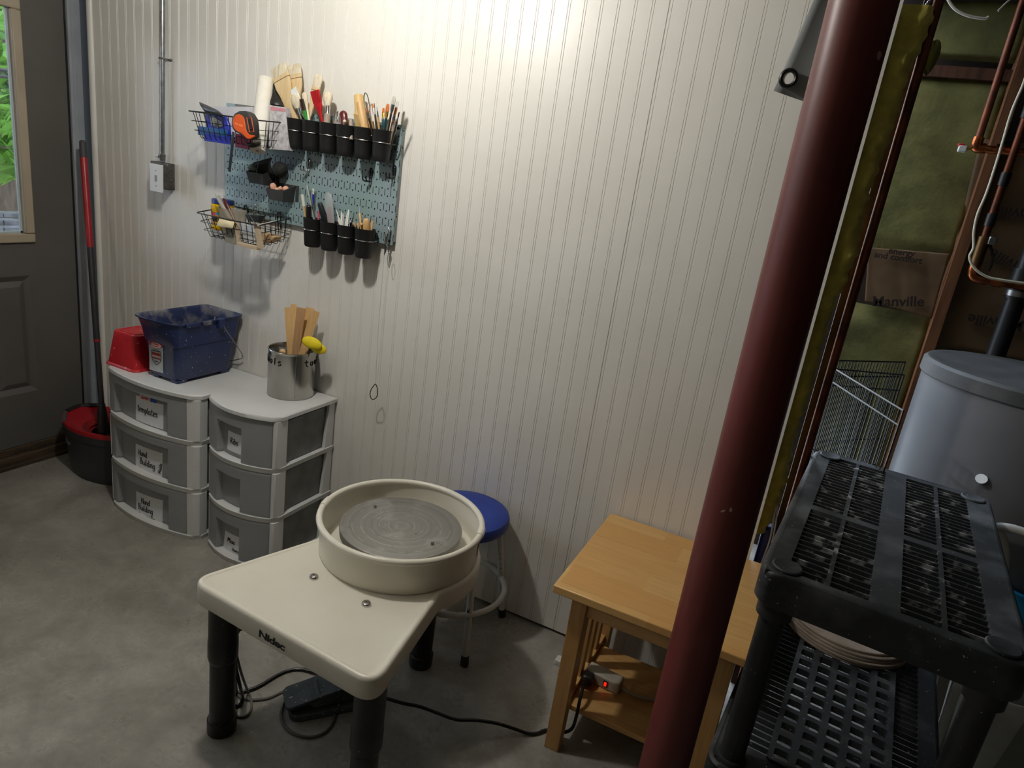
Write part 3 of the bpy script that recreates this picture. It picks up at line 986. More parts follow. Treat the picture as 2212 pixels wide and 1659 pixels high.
tool('pink_tool', 'small pink handled tool between the two leftmost bottom cups', 'tool', (688, 474), (688.5, 455), [('handle', P('pink_plastic', (176, 70, 84), .4), [(None, .003, .003), (.7, .004, .004), (1.0, .002, .002)], 0)], group=GL, dy=.004)
tool('capped_marker', 'white marker with a black cap leaning in the second bottom cup', 'marker', (703, 478), (690, 437), [
    ('barrel', M_white_t, [(None, .005, .005), (.2, .0052, .0052)], 0), ('cap', M_black_plastic, [(-.05, .0135, .0095), (.3, .0125, .0095), (.9, .0095, .008), (1.0, .006, .005)], .2)], group=GL, dy=-.014)
tool('plastic_case', 'clear round-ended plastic case with pink contents, second bottom cup', 'case', (714, 479), (708.5, 415), [
    ('shell', M_clear, [(None, .0175, .004), (.3, .018, .005), (.7, .0185, .005), (.88, .016, .005), (.96, .010, .004), (1.0, .003, .003)], 0),
    ('contents', P('pink_packing', (150, 84, 100), .7), [(-.1, .008, .0018), (.35, .009, .0018), (.5, .005, .0018)], .2)], group=GL, dy=.006)
for i, (lab, rim, tip, w0) in enumerate((('white carving tool with fat handle and needle tip', (735, 484), (726.5, 452), .0058), ('white carving tool with pointed paddle tip', (737, 485), (738.5, 456), .0035), ('straight white carving tool at the middle of the third bottom cup', (741, 485), (741.5, 461), .0036),
                                         ('thin white carving tool leaning right', (746, 486), (750.5, 460), .003), ('longest white carving tool, leaning right in the third bottom cup', (750, 487), (753, 452), .0036))):
    tool('carving_tool', lab, 'tool', rim, tip, [('shaft', M_white_t, [(None, w0, w0), (.2, w0, w0), (.42, w0 * (.35 if i == 0 else .8), w0 * .5), (.8, w0 * (.3 if i == 0 else 1.0), w0 * .45), (1.0, .0007, .0007)], 0)], group=GL, dy=(-.012, .006, -.008, .004, .012)[i])
tool('steel_tool', 'short chrome tipped tool between the white tools and the wooden handles', 'tool', (757, 486), (762.5, 470), [('shaft', M_chrome, [(None, .003, .003), (.6, .0042, .0042), (.8, .003, .003), (1.0, .0045, .0045)], 0)], group=GL, dy=.0)
tool('steel_tool', 'small ball ended steel tool at the right rim of the third bottom cup', 'tool', (756, 488), (757, 479), [('shaft', M_chrome, [(None, .003, .003), (.5, .0034, .0034), (1.0, .003, .003)], 0)], group=GL, dy=-.016)
tool('wooden_mallet', 'thick round wooden handle in the rightmost bottom cup', 'tool', (792, 498), (791.5, 472), [('handle', M_tan, [(None, .0125, .0125), (.5, .0128, .0128), (.85, .0115, .0115), (1.0, .007, .007)], 0)], group=GL, dy=-.004)
for lab, rim, tip, r, nd, dy in (('short wooden handle at the left rim of the rightmost bottom cup', (770, 494), (763, 481), .0042, None, -.012), ('wooden handle beside the short left one, rightmost bottom cup', (774, 496), (773.5, 481), .004, None, .0),
                                 ('tall wooden needle tool with two knobs, rightmost bottom cup', (780, 496), (777, 460), .0048, (776, 446), .012), ('pale wooden handle just left of the thick one', (782, 497), (781, 483), .005, None, -.014),
                                 ('slim wooden needle tool at the right rim of the rightmost bottom cup', (802, 500), (805, 477), .0045, (807.5, 462), .004)):
    pr_ = [('handle', M_tan, [(None, r * .8, r * .8), (.3, r * .8, r * .8), (.75, r, r), (.95, r * .9, r * .9), (1.0, r * .5, r * .5)], 0)]
    if nd:
        pr_.append(('needle', M_steel, [(.9, .0008, .0008), (1.45, .0006, .0006)], 0))
    tool('needle_tool' if nd else 'clay_tool', lab, 'tool', rim, tip, pr_, group=GL, dy=dy)

# ================================================================== small things on the board
for lab, (u, v), mt in (('shiny black double hook near the middle of the pegboard', (666, 358), M_chrome), ('black double hook hung low at the right of the pegboard', (800, 380), M_black_wire), ('black double hook at the right edge of the pegboard, below the cups', (850, 373), M_black_wire)):
    q = aty(u, v, -.024)
    t = thing('board_hook', lab, 'hook', (q.x, -.02, q.z))
    MB().tube(catmull([(q.x + .004, -.0215, q.z + .022), (q.x, -.023, q.z + .026), (q.x - .005, -.0215, q.z + .022), (q.x - .006, -.0215, q.z + .002), (q.x, -.0215, q.z - .002), (q.x + .006, -.0215, q.z + .002), (q.x + .006, -.0215, q.z + .02)], 4), .0024, 6).build('backplate', mt, t)
    for s, ln in ((-.004, .036), (.004, .028)):
        MB().tube(catmull([(q.x + s, -.0225, q.z + .016), (q.x + s, -.0235, q.z - .012), (q.x + s, -.032, q.z - .020), (q.x + s, -.022 - ln, q.z - .016), (q.x + s, -.026 - ln, q.z - .002)], 5), .0026, 7).build('prong', mt, t)

M_bin = P('dark_grey_bin_plastic', (62, 63, 64), .55, c2=(56, 57, 58), nscale=20)


def bin_(label, fl, wd=.086, dp=.066, hg=.040, rise=.022):
    q = aty(*fl, -.022 - dp)
    x, z = q.x, q.z
    t = thing('angled_bin', label, 'bin', (x + wd / 2, -.0205, z - hg))
    yf, yb = -.022 - dp, -.0205
    i, k = .009, .003
    bot = [(x + i, yb, z - hg), (x + wd - i, yb, z - hg), (x + wd - i, yf + .010, z - hg), (x + i, yf + .010, z - hg)]
    top = [(x, yb, z + rise), (x + wd, yb, z + rise), (x + wd, yf, z), (x, yf, z)]
    itp = [(x + k, yb - k, z + rise), (x + wd - k, yb - k, z + rise), (x + wd - k, yf + k, z), (x + k, yf + k, z)]
    ibt = [(x + i + k, yb - k, z - hg + k), (x + wd - i - k, yb - k, z - hg + k), (x + wd - i - k, yf + .010 + k, z - hg + k), (x + i + k, yf + .010 + k, z - hg + k)]
    MB().rings([bot, top, itp, ibt]).build('tray', M_bin, t, smooth=0, bevel=.001)
    MB().box(x + wd - .001, x + wd + .014, yb - .001, yb + .0003, z - hg + .004, z + rise).build('back_tab', M_bin, t, smooth=0)
    return t


bin_('dark grey angled bin higher on the pegboard, stuffed with black mesh', (530.5, 369.5))
bin_('dark grey angled bin lower on the pegboard, holding pink lumps', (573, 405.5))
M_mesh = P('black_mesh_cloth', (20, 21, 19), .8, c2=(12, 13, 12), nscale=40, bump=.6, bscale=60)
rnd = random.Random(11)


def lump(name, label, cat, c, r, sc, mat, group=None, amp=.22, n=14, m=10, seed=0):
    rn = random.Random(seed)
    ph = [rn.uniform(0, 6.3) for _ in range(6)]
    mb = MB()
    rs = []
    for i in range(m + 1):
        th = PI * i / m
        ring = []
        for k in range(n):
            f = 2 * PI * k / n
            q = 1 + amp * (math.sin(2 * f + ph[0]) * math.sin(th * 2 + ph[1]) + .6 * math.sin(3 * f + ph[2] + 2 * th) + .4 * math.sin(5 * f + ph[3]) * math.sin(th))
            ring.append((c[0] + sc[0] * r * q * max(math.sin(th), 1e-3) * math.cos(f), c[1] + sc[1] * r * q * max(math.sin(th), 1e-3) * math.sin(f), c[2] - sc[2] * r * q * math.cos(th)))
        rs.append(ring)
    mb.rings(rs)
    o = mb.build(name, mat, smooth=60)
    lo = Vector((c[0], c[1], c[2] - sc[2] * r))
    o.data.transform(Matrix.Translation(-lo))
    o.location = lo
    return tag(o, label, cat, group)


# black folded flap with curved spine, and olive mesh bundle, both in the higher bin
q = aty(577, 352, -.06)
mb = MB()
rows = []
for i in range(7):
    f = i / 6
    a = aty(548 + 40 * f, 352 - 11 * f, -.075 + .02 * f)
    b2 = aty(553 + 40 * f, 378 + 2 * f, -.062 + .015 * f)
    rows.append([a, a.lerp(b2, .3) + Vector((0, -.012, 0)), a.lerp(b2, .7) + Vector((0, -.008, 0)), b2])
mb.sheet(rows)
o = mb.build('folded_cloth', M_mesh, solid=.003)
tag(o, 'black folded cloth flap sticking up from the higher bin', 'cloth')
lump('mesh_bundle', 'dark olive mesh bundle bulging from the right of the higher bin', 'cloth', aty(604, 366, -.055), .027, (1.1, .9, 1.0), P('dark_olive_mesh', (26, 27, 22), .85, c2=(14, 15, 12), nscale=60, bump=.7, bscale=90), seed=3, amp=.1)
lump('grey_sponge_scrap', 'grey-green sponge scrap at the left of the higher bin', 'sponge', aty(546, 362, -.075), .02, (1.1, .6, .62), P('grey_green_sponge', (104, 116, 104), .9, c2=(84, 96, 84), nscale=50, bump=.4), seed=8, amp=.12)
q0 = aty(557, 357, -.085)
mb = MB().tube(catmull([q0 + Vector((-.012, 0, -.006)), q0 + Vector((-.004, 0, .008)), q0 + Vector((.004, -.002, .004)), q0 + Vector((.002, -.006, -.014)), q0 + Vector((.008, -.012, -.034)), q0 + Vector((.008, -.012, -.046))], 5), .0016, 6)
o = mb.build('cord_loop', P('grey_cord', (96, 100, 98), .7))
tag(o, 'thin grey cord looping over the edge of the higher bin', 'cord')
M_pinkclay = P('pink_clay_lump', (226, 178, 150), .8, c2=(206, 150, 122), nscale=40, bump=.4, bscale=70)
for i, (u, v, r, sc, lab) in enumerate(((581, 408.5, .0135, (1.1, .9, .75), 'orange-pink clay lump at the left end of the lower bin'), (590, 403.5, .0155, (.9, .8, 1.05), 'tallest pink clay lump in the lower bin'), (599, 410, .0135, (1.2, .9, .7), 'flat pink clay lump at the middle of the lower bin'),
                                        (606, 407.5, .011, (1.0, .9, .9), 'small pink clay lump right of the middle of the lower bin'), (617, 408.5, .0145, (1.0, .9, .85), 'pale pink clay lump at the right of the lower bin'))):
    lump('clay_lump', lab, 'clay', aty(u, v, -.062), r * .85, sc, M_pinkclay, 'pink clay lumps in the lower bin', seed=20 + i, amp=.1)

# metal tongs and wire cutter hanging at the lower right corner
q0, q1, q2 = aty(842, 497, -.026), aty(836, 518, -.034), aty(831, 549, -.036)
t = thing('hanging_pliers', 'worn steel pliers hanging at the lower right corner of the pegboard', 'pliers', q1)
MB().tube([aty(839, 492, -.026), q0, aty(838, 515, -.032), aty(833, 530, -.035), aty(830, 551, -.036)], [.004, .005, .004, .0035, .0015], 8).build('long_jaw', M_steel, t)
MB().tube([aty(831, 505, -.03), aty(831, 520, -.034), aty(836, 533, -.036), aty(832, 548, -.037)], [.0035, .003, .003, .001], 8).build('short_jaw', M_steel, t)
wy = -.06
loop = [aty(*q, wy) for q in ((811.5, 830), (815.5, 842), (815, 855), (810, 861), (805, 863), (801, 859), (799.5, 850), (802, 841), (806.5, 834.5))]
top = aty(830, 551, -.04)
t = thing('wire_cutter', 'thin cutting wire with a dark loop hanging down the white wall', 'wire cutter', loop[4])
MB().tube([top, aty(826, 600, -.03), aty(818, 700, -.04), aty(813, 790, -.055), loop[0]], .0004, 5).build('wire', M_steel, t)
MB().tube(catmull(loop, 4, True), .0017, 7, closed=True).build('loop', M_black_wire, t)
lp = [aty(*q, -.035) for q in ((840, 545), (843, 552), (845, 563), (843, 573), (840, 579), (838, 572), (837, 558))]
o = MB().tube(catmull(lp, 4, True), .0009, 6, closed=True).build('wire_loop', M_steel)
tag(o, 'small thin wire loop hanging under the lower right corner of the pegboard', 'wire')
# ================================================================== wire baskets on the board
def basket(label, x0, x1, zb, tilt, dep=.175, hg=.088, yb=-.026):
    t = thing('wire_basket', label, 'basket', ((x0 + x1) / 2, yb, zb - hg), group='black wire baskets on the pegboard')
    M = Matrix.Translation((0, yb, zb)) @ Matrix.Rotation(tilt, 4, 'X')
    ins = .020
    V = lambda x, y, z: M @ Vector((x, y, z))
    rim = [V(x, -y, 0) for x, y in rrect(x0, x1, 0, dep, .012, 3)]
    MB().tube(rim, .0022, 8, closed=True).build('rim', M_black_wire, t)
    for f in (.36, .72):
        mb = MB()
        i = ins * f
        mb.tube([V(x, -y, -hg * f) for x, y in rrect(x0 + i, x1 - i, 0, dep - i * .7, .010, 2)], .0013, 6, closed=True)
        mb.build('side_wire', M_black_wire, t)
    n = round((x1 - x0) / .0285)
    for k in range(1, n):
        x = x0 + (x1 - x0) * k / n
        xb = (x - (x0 + x1) / 2) * (1 - 2 * ins / (x1 - x0)) + (x0 + x1) / 2
        MB().tube([V(x, 0, 0), V(xb, 0, -hg + .006), V(xb, -.006, -hg), V(xb, -dep + ins * .7 + .006, -hg), V(xb, -dep + ins * .7, -hg + .006), V(x, -dep, 0)], .0013, 6).build('cross_wire', M_black_wire, t)
    m = round(dep / .034)
    for k in range(1, m):
        y = dep * k / m
        yy = y * (1 - ins * .7 / dep)
        MB().tube([V(x0, -y, 0), V(x0 + ins, -yy, -hg + .004), V(x0 + ins + .005, -yy, -hg - .002), V(x1 - ins - .005, -yy, -hg - .002), V(x1 - ins, -yy, -hg + .004), V(x1, -y, 0)], .0013, 6).build('length_wire', M_black_wire, t)
    for x in (x0 + .07, x1 - .07):
        MB().tube([V(x - .008, .003, -hg * .6), V(x - .008, .003, .004), V(x - .004, .003, .012), V(x + .004, .003, .012), V(x + .008, .003, .004), V(x + .008, .003, -hg * .6)], .0022, 6).build('hook', M_black_wire, t)
    return M


BU0, BU1 = -1.648, -1.305
MU = basket('black wire basket high on the pegboard, with an orange tape measure clipped on', BU0, BU1, 1.640, math.radians(3))
BL0, BL1 = -1.607, -1.298
ML = basket('black wire basket low on the pegboard, holding a yellow jar', BL0, BL1, 1.302, math.radians(9))


def card(name, lab, cat, tl, tr, br, bl, y, th, mat, dy=0.0, group=None, bev=.0012):
    """a thin box whose front face has the given four picture corners at depth y (top row pushed by dy)"""
    a, b2, c, d = aty(*tl, y + dy), aty(*tr, y + dy), aty(*br, y), aty(*bl, y)
    n = (b2 - a).cross(d - a).normalized()
    if n.y > 0:
        n = -n
    o_ = -n * th
    mb = MB().rings([[d, c, b2, a], [d + o_, c + o_, b2 + o_, a + o_]])
    base = (c + d) / 2
    o = mb.build(name, mat, smooth=0, bevel=bev)
    o.data.transform(Matrix.Translation(-base))
    o.location = base
    if lab:
        tag(o, lab, cat, group)
    return o


# ---- upper basket contents
MBL = P('blue_packet_film', (34, 52, 190), .3, c2=(20, 30, 120), nscale=18, bump=.3, bscale=25, coat=.3)
MBL2 = P('teal_blue_carton', (34, 84, 150), .45, c2=(24, 104, 140), nscale=16)
card('blue_carton', 'teal-blue flat carton at the left end of the upper basket', 'box', (427, 272), (478, 279), (478, 298), (427, 291), -.16, .03, MBL2)
card('blue_pouch', 'shiny royal blue pouch lying at the bottom of the upper basket', 'pouch', (441, 288), (500, 297), (501, 313), (441, 304), -.175, .008, MBL)
t = thing('blue_packet', 'royal blue packet with a black folded flap in the upper basket', 'packet', aty(470, 300, -.12))
a = [aty(*q, -.12) for q in ((443, 243), (462, 240), (486, 252), (494, 270), (496, 300), (446, 298))]
MB().rings([a, [q + Vector((0, .03, 0)) for q in a]]).build('body', MBL, t, bevel=.004)
fl_ = [aty(430, 220, -.10), aty(447, 227, -.105), aty(470, 238, -.122), aty(486, 252, -.13)]
fb_ = [aty(440, 239, -.13), aty(452, 245, -.135), aty(468, 249, -.138), aty(484, 256, -.136)]
MB().sheet([fl_, [p_.lerp(q_, .5) + Vector((0, -.006, .004)) for p_, q_ in zip(fl_, fb_)], fb_]).build('flap', P('black_flap_film', (34, 34, 40), .35, c2=(52, 54, 62), nscale=12), t, solid=.0015, label='black folded flap')
wb = [aty(*q, -.1235) for q in ((452, 252), (462, 251), (476, 262), (481, 272), (470, 276), (456, 270))]
MB().rings([wb, [q + Vector((0, .004, 0)) for q in wb]]).build('window', P('dark_olive_window', (52, 52, 46), .3, c2=(150, 150, 146), nscale=30), t, label='dark oval window')
card('magenta_box', 'small magenta box under the tape measure in the upper basket', 'box', (508, 288), (543, 293), (536, 323), (508, 318), -.172, .03, P('magenta_card', (164, 32, 84), .45))
M_whitebox = P('white_carton', (214, 215, 220), .6)
wb_ = thing('white_carton', 'white flat-topped carton at the back of the upper basket', 'box', aty(530, 300, -.05))
a, b2, c, d = aty(440, 229, -.11), aty(545, 231, -.11), aty(545, 300, -.11), aty(445, 290, -.11)
MB().rings([[d, c, b2, a], [q + Vector((0, .06, 0)) for q in (d, c, b2, a)]]).build('box_body', M_whitebox, wb_, smooth=0)
g = [aty(507, 224, -.07), aty(552, 230, -.07), aty(552, 232.4, -.07), aty(508, 229.5, -.07)]
MB().rings([g, [q + Vector((0, .01, 0)) for q in g]]).build('grey_edge', P('grey_card_edge', (112, 112, 108), .7), wb_, smooth=0, label='dark grey edge strip')
# paper roll leaning
r0, r1 = aty(556, 326, -.15), aty(575, 172, -.055)
Mr = along(r0, r1)
L = (r1 - r0).length
t = thing('paper_roll', 'white paper roll leaning upright in the upper basket', 'roll', r0)
MB().lathe([(.006, 0), (.026, 0), (.0275, .004), (.0285, L * .5), (.0285, L - .003), (.027, L), (.006, L)], 28, M=Mr).build('roll', P('white_roll_paper', (232, 229, 220), .8, c2=(224, 220, 208), nscale=12, bump=.1), t)
MB().lathe([(.0058, -.001), (.0058, L + .001)], 14, M=Mr).build('core', M_greyhandle, t)
# black bottle with a thin spout
b0, b1 = aty(600, 228, -.050), aty(588, 180, -.050)
hb = b1.z - b0.z
t = thing('spout_bottle', 'black spout bottle between the white roll and the wash brushes', 'bottle', (b0.x, b0.y, b0.z - .085))
MB().lathe([(.018, -.085), (.020, -.08), (.020, -.004), (.0195, 0)], 22, b0).build('bottle_body', M_black_plastic, t)
MB().rings([[(b0.x + (b1.x - b0.x) * f ** 1.3 + r * math.cos(2 * PI * k / 20), b0.y + r * math.sin(2 * PI * k / 20), b0.z + hb * f) for k in range(20)] for r, f in ((.0345, 0), (.0345, .03), (.030, .18), (.020, .36), (.011, .55), (.0075, .75), (.006, .97), (.004, 1.0))]).build('spout', M_black_plastic, t)
# pink topped package and grey card behind it
pk = thing('paper_package', 'white and grey package with a pink top stripe in the upper basket', 'package', aty(602, 324, -.06))
pa = [aty(*q, -.098) for q in ((583, 227), (617, 232), (624, 325), (580, 322))]
MB().rings([[pa[3], pa[2], pa[1], pa[0]], [q + Vector((0, .022, 0)) for q in (pa[3], pa[2], pa[1], pa[0])]]).build('box_body', P('speckled_package', (204, 202, 206), .6, c2=(168, 166, 170), nscale=70), pk, smooth=0)
pb = [aty(*q, -.0987) for q in ((584, 230), (616, 234.5), (617, 241.5), (584, 238))]
MB().rings([pb, [q + Vector((0, .0005, 0)) for q in pb]]).build('pink_stripe', P('pink_print', (208, 140, 150), .6), pk, smooth=0, label='pink printed stripe')
# grey round tin lid at the bottom
q = aty(550, 313, -.16)
o = MB().lathe([(.0001, .0), (.023, 0), (.0245, .003), (.0245, .008), (.022, .010), (.0001, .011)], 28, M=Matrix.Rotation(.5, 4, 'X')).build('tin_lid', P('dark_brown_lid', (44, 40, 38), .4))
o.location = q
tag(o, 'small dark round lid lying at the bottom of the upper basket', 'lid')
# tape measure clipped to the front rim
M_orange = P('orange_casing', (226, 92, 22), .42, c2=(218, 84, 18), nscale=30)
M_rub = P('charcoal_rubber', (52, 52, 50), .55, c2=(44, 44, 42), nscale=30)
ty = -.232
tape = thing('tape_measure', 'orange and charcoal tape measure clipped on the rim of the upper basket', 'tape measure', aty(528, 300, ty + .02))
ol = [(q[0] if q[0] < 530 else 530 + (q[0] - 530) * .72, q[1]) for q in [(500, 268), (501, 255), (507, 245), (517, 239.5), (529, 239.3), (540, 244), (549, 254), (552.5, 268), (554, 286), (553.5, 294), (551, 297), (540, 300.5), (534, 301), (527, 296), (520, 290.5), (508, 285), (502, 277)]]
pts = [aty(*q, ty) for q in ol]
cen = sum(pts, Vector()) / len(pts)
sh = lambda f, dy: [cen + (q - cen) * f + Vector((0, dy, 0)) for q in pts]
MB().rings([sh(.93, -.002), sh(.985, 0), sh(1, .004), sh(1, .026), sh(.95, .030)]).build('casing', M_rub, tape, smooth=50)
ol2 = [(502.5, 266), (504, 255), (509, 248.5), (515, 246.5), (522, 249), (527, 256), (529, 266), (530.5, 277), (533, 285), (538, 290), (543, 292), (548, 292), (547.5, 296), (543, 298), (540, 300), (534.5, 300), (529, 295), (522, 288), (511, 283), (505, 276)]
pts2 = [aty(*q, ty - .003) for q in ol2]
MB().rings([pts2, [q + Vector((0, .006, 0)) for q in pts2]]).build('orange_panel', M_orange, tape, bevel=.0008, label='orange side panel')
ol3 = [(533, 253), (543, 254), (548.5, 285), (539, 285.5)]
pts3 = [aty(*q, ty - .0025) for q in ol3]
MB().tube(pts3, .0013, 6, closed=True).build('orange_trim', M_orange, tape)
ol3 = [(535, 256.5), (542, 257.5), (546.5, 280), (539.5, 280)]
pts3 = [aty(*q, ty - .005) for q in ol3]
MB().rings([pts3, [q + Vector((0, .006, 0)) for q in pts3]]).build('lock_button', M_black_plastic, tape, bevel=.001)
nm = [aty(*q, ty - .0033) for q in ((507.5, 264), (525, 270.5), (524.5, 274.5), (507, 268))]
mb = MB()
for k in range(8):
    if k == 3:
        continue
    a_, b_ = nm[0].lerp(nm[1], k / 8), nm[0].lerp(nm[1], (k + .75) / 8)
    c_, d_ = nm[3].lerp(nm[2], (k + .75) / 8), nm[3].lerp(nm[2], k / 8)
    mb.quad(a_, b_, c_, d_)
mb.build('printed_name', P('pale_orange_print', (246, 150, 90), .5), tape, smooth=0, label='pale worn lettering')
o = MB().rings([[aty(*q, ty + .01) for q in ((501.5, 284), (507, 286), (507, 292), (502, 292))], [aty(*q, ty + .012) for q in ((499, 310), (505, 311), (504.5, 318), (498.5, 317))], [aty(*q, ty + .02) for q in ((493, 368), (498.5, 371), (498, 372), (492.5, 369.5))]]).build('wrist_strap', M_black_plastic, tape, label='black wrist strap hanging down')

# ---- lower basket contents
jx = aty(481, 480, -.085)
zj = ML @ Vector((0, -.06, -.088))
zb_ = zj.z + .006
jt = aty(478, 430, -.085).z
M_yel = P('yellow_jar_plastic', (232, 190, 24), .35, c2=(226, 178, 20), nscale=10)
jar = thing('plastic_jar', 'yellow plastic jar with a blue screw lid in the lower basket', 'jar', (jx.x, -.085, zb_))
hj = jt - zb_
MB().lathe([(.036, 0), (.040, .004), (.0415, .012), (.0415, hj * .62), (.043, hj * .66), (.043, hj * .80), (.038, hj * .845), (.033, hj * .86)], 36, (jx.x, -.085, zb_)).build('jar_body', M_yel, jar)
MB().lathe([(.0395, hj * .85), (.041, hj * .86), (.041, hj * .985), (.038, hj)], 36, (jx.x, -.085, zb_)).build('lid', P('navy_jar_lid', (44, 58, 128), .35), jar)
lab_m = P('jar_label_print', (196, 128, 26), .5, c2=(180, 150, 30), nscale=60)
MB().lathe([(.0418, hj * .16), (.0418, hj * .60)], 36, (jx.x, -.085, zb_), cap0=False, cap1=False).build('label', lab_m, jar)
for nm_, mt, z0, z1, a0, a1 in (('red_patch', P('red_print', (206, 50, 60), .5), .47, .58, -118, -82), ('blue_patch', P('light_blue_print', (70, 150, 205), .5), .50, .58, -80, -30), ('dark_band', P('navy_print', (30, 34, 84), .5), .17, .22, -150, -20), ('dark_figure', P('dark_print', (24, 26, 40), .5), .28, .45, -104, -70)):
    mb = MB()
    rows = [[(jx.x + .0421 * math.cos(math.radians(a0 + (a1 - a0) * k / 8)), -.085 + .0421 * math.sin(math.radians(a0 + (a1 - a0) * k / 8)), zb_ + hj * z) for k in range(9)] for z in (z0, z1)]
    mb.sheet(rows)
    mb.build(nm_, mt, jar)
# clear tub with carving tools
c_t = aty(501, 451, -.150)
M_tub = frosted('clear_clay_smeared_tub', (206, 198, 180), .62, .35, (170, 158, 136))
tub = thing('clear_tub', 'clear clay-smeared tub of tools in the lower basket', 'tub', (c_t.x + .012, -.150, 1.21))
Ht = c_t.z - 1.21
rs = []
for f, z in ((.80, 0), (.84, .004), (1.0, Ht - .004), (1.06, Ht), (1.02, Ht), (.97, Ht - .005), (.80, .004)):
    rs.append([(c_t.x + .012 * (1 - z / Ht) + f * .062 * math.cos(q), -.150 + f * .034 * math.sin(q), 1.21 + z) for q in [2 * PI * k / 36 for k in range(36)]])
MB().rings(rs).build('tub_shell', M_tub, tub)
tool('scraper_tool', 'pale grey pointed scraper standing in the clear tub', 'tool', (488, 458), (464, 418), [('blade', P('pale_grey_blade', (186, 182, 172), .5), [(None, .0065, .004), (.2, .008, .004), (.7, .006, .003), (1.0, .001, .001)], .3)], y=-.158, dy=-.006, group=GL)
tool('scraper_tool', 'thin grey flat stick beside the pointed scraper in the clear tub', 'tool', (490, 459), (471.5, 423), [('blade', P('grey_flat_stick', (156, 152, 144), .5), [(None, .006, .003), (.9, .0055, .003), (1.0, .004, .002)], .4)], y=-.150, dy=.004, group=GL)
tool('red_wood_tool', 'glossy dark red wooden tool standing in the clear tub', 'tool', (497, 459), (482, 428.5), [('handle', M_maroon, [(None, .0075, .006), (.0, .0085, .006), (.5, .0095, .006), (.85, .0075, .005), (1.0, .003, .003)], 0)], y=-.146, dy=.0, group=GL)
tool('ball_stylus', 'thin steel stylus with a ball end rising from the clear tub', 'tool', (488, 440), (479, 406.5), [('shaft', M_steel, [(None, .0018, .0018), (.5, .0022, .0022), (.6, .0009, .0009), (.96, .0009, .0009), (.965, .0022, .0022), (1.0, .0018, .0018)], 0)], y=-.14, dy=.006, group=GL)
# cream scrap of canvas over the rim
cols = 7
ry = -.207
rows = [[aty(475 + 33 * k / 6, 468 + 8 * k / 6, ry + .022) for k in range(cols)], [aty(473.5 + 33.5 * k / 6, 472 + 7 * k / 6 + (k % 2), ry + .004) for k in range(cols)], [aty(470 + 34 * k / 6, 480 + 8 * k / 6 + .7 * (k % 2), ry - .002) for k in range(cols)], [aty(466 + 37 * k / 6, 488 + 8 * k / 6 + 1.2 * math.sin(k), ry + .001) for k in range(cols)]]
o = MB().sheet(rows).build('canvas_scrap', P('cream_canvas', (228, 216, 178), .9, c2=(214, 200, 160), nscale=40, bump=.4, bscale=120), solid=.0012, subsurf=1, smooth=60)
tag(o, 'cream scrap of canvas draped over the front rim of the lower basket', 'cloth')
# binder clip
cl = thing('binder_clip', 'large black binder clip with wire handles in the lower basket', 'clip', aty(545, 482, -.165))
w0, w1, e0, e1 = aty(529, 463, -.165), aty(561, 466, -.165), aty(537, 479, -.165), aty(557, 482.5, -.165)
dd = Vector((0, .03, 0))
MB().rings([[w0, w1, w1 + dd, w0 + dd], [e0.lerp(w0, .1), e1.lerp(w1, .1), e1 + Vector((0, .017, 0)), e0 + Vector((0, .017, 0))]]).build('clip_body', M_black_plastic, cl, smooth=0, bevel=.001)
for dy_, ptl in ((0.02, ((546.5, 464), (550, 450), (548.5, 445.5), (553, 442), (558.5, 444.5), (556.5, 449), (554, 452), (553, 465))), (-.002, ((532, 452), (540, 478)))):
    if len(ptl) > 2:
        MB().tube(catmull([aty(*q, -.165 + dy_) for q in ptl], 4), .0011, 6).build('wire_handle', M_chrome, cl)
    else:
        MB().tube([aty(533, 459, -.175), aty(540, 478, -.17), aty(550, 481, -.17), aty(536, 460, -.175)], .0009, 6).build('wire_handle', M_chrome, cl)
# wooden frame with clear pack
M_bal = wood('pale_balsa_wood', (204, 186, 160), (186, 164, 134), 6, (1, 1, 8), .6)
fr = thing('wooden_box', 'small open wooden box of packed supplies in the lower basket', 'box', aty(540, 530, -.17))
for nm_, a_, b_, w_, dp_ in (('side_board', (512, 481), (519, 528), .0055, .010), ('side_board', (557, 487), (566, 536), .0085, .012), ('base_board', (519, 526), (562, 536), .006, .02)):
    A, B = aty(*a_, -.182), aty(*b_, -.172)
    Mr = along(A, B)
    LL = (B - A).length
    MB().box(-w_, w_, -.002, dp_, 0, LL, Mr).build(nm_, M_bal, fr, smooth=0)
pk_ = [aty(*q, -.168) for q in ((517, 481), (553, 487), (559, 526), (522, 519))]
MB().rings([pk_, [q + Vector((0, .014, 0)) for q in pk_]]).build('clear_pack', P('frosted_packet', (186, 192, 198), .3, c2=(216, 218, 220), nscale=26, bump=.3, bscale=30), fr, smooth=0, bevel=.002)
lb = [aty(*q, -.1685) for q in ((524, 486), (546, 489.5), (548, 506), (527, 503))]
MB().rings([lb, [q + Vector((0, .0003, 0)) for q in lb]]).build('paper_label', P('small_print_label', (206, 214, 222), .6, c2=(150, 158, 170), nscale=90, stretch=(.3, 1, 3)), fr, smooth=0)
card('tan_sponge', 'tan sponge block lying at the right of the lower basket', 'sponge', (564, 503), (594, 512), (590, 518), (566, 526), -.12, .04, P('tan_sponge', (196, 164, 122), .9, c2=(176, 142, 100), nscale=60, bump=.5, bscale=90), bev=.004)
s0, s1 = aty(556, 487, -.20), aty(596, 477, -.10)
mm = along(s0, s1)
o = sect(MB(), mm, [(0, .002, .0018), (.03, .003, .002), ((s1 - s0).length * .7, .0034, .0024), ((s1 - s0).length, .0015, .0015)], 10).build('white_stylus', M_white_t)
o.data.transform(Matrix.Translation(-s0))
o.location = s0
tag(o, 'white plastic stylus lying along the right rim of the lower basket', 'tool')
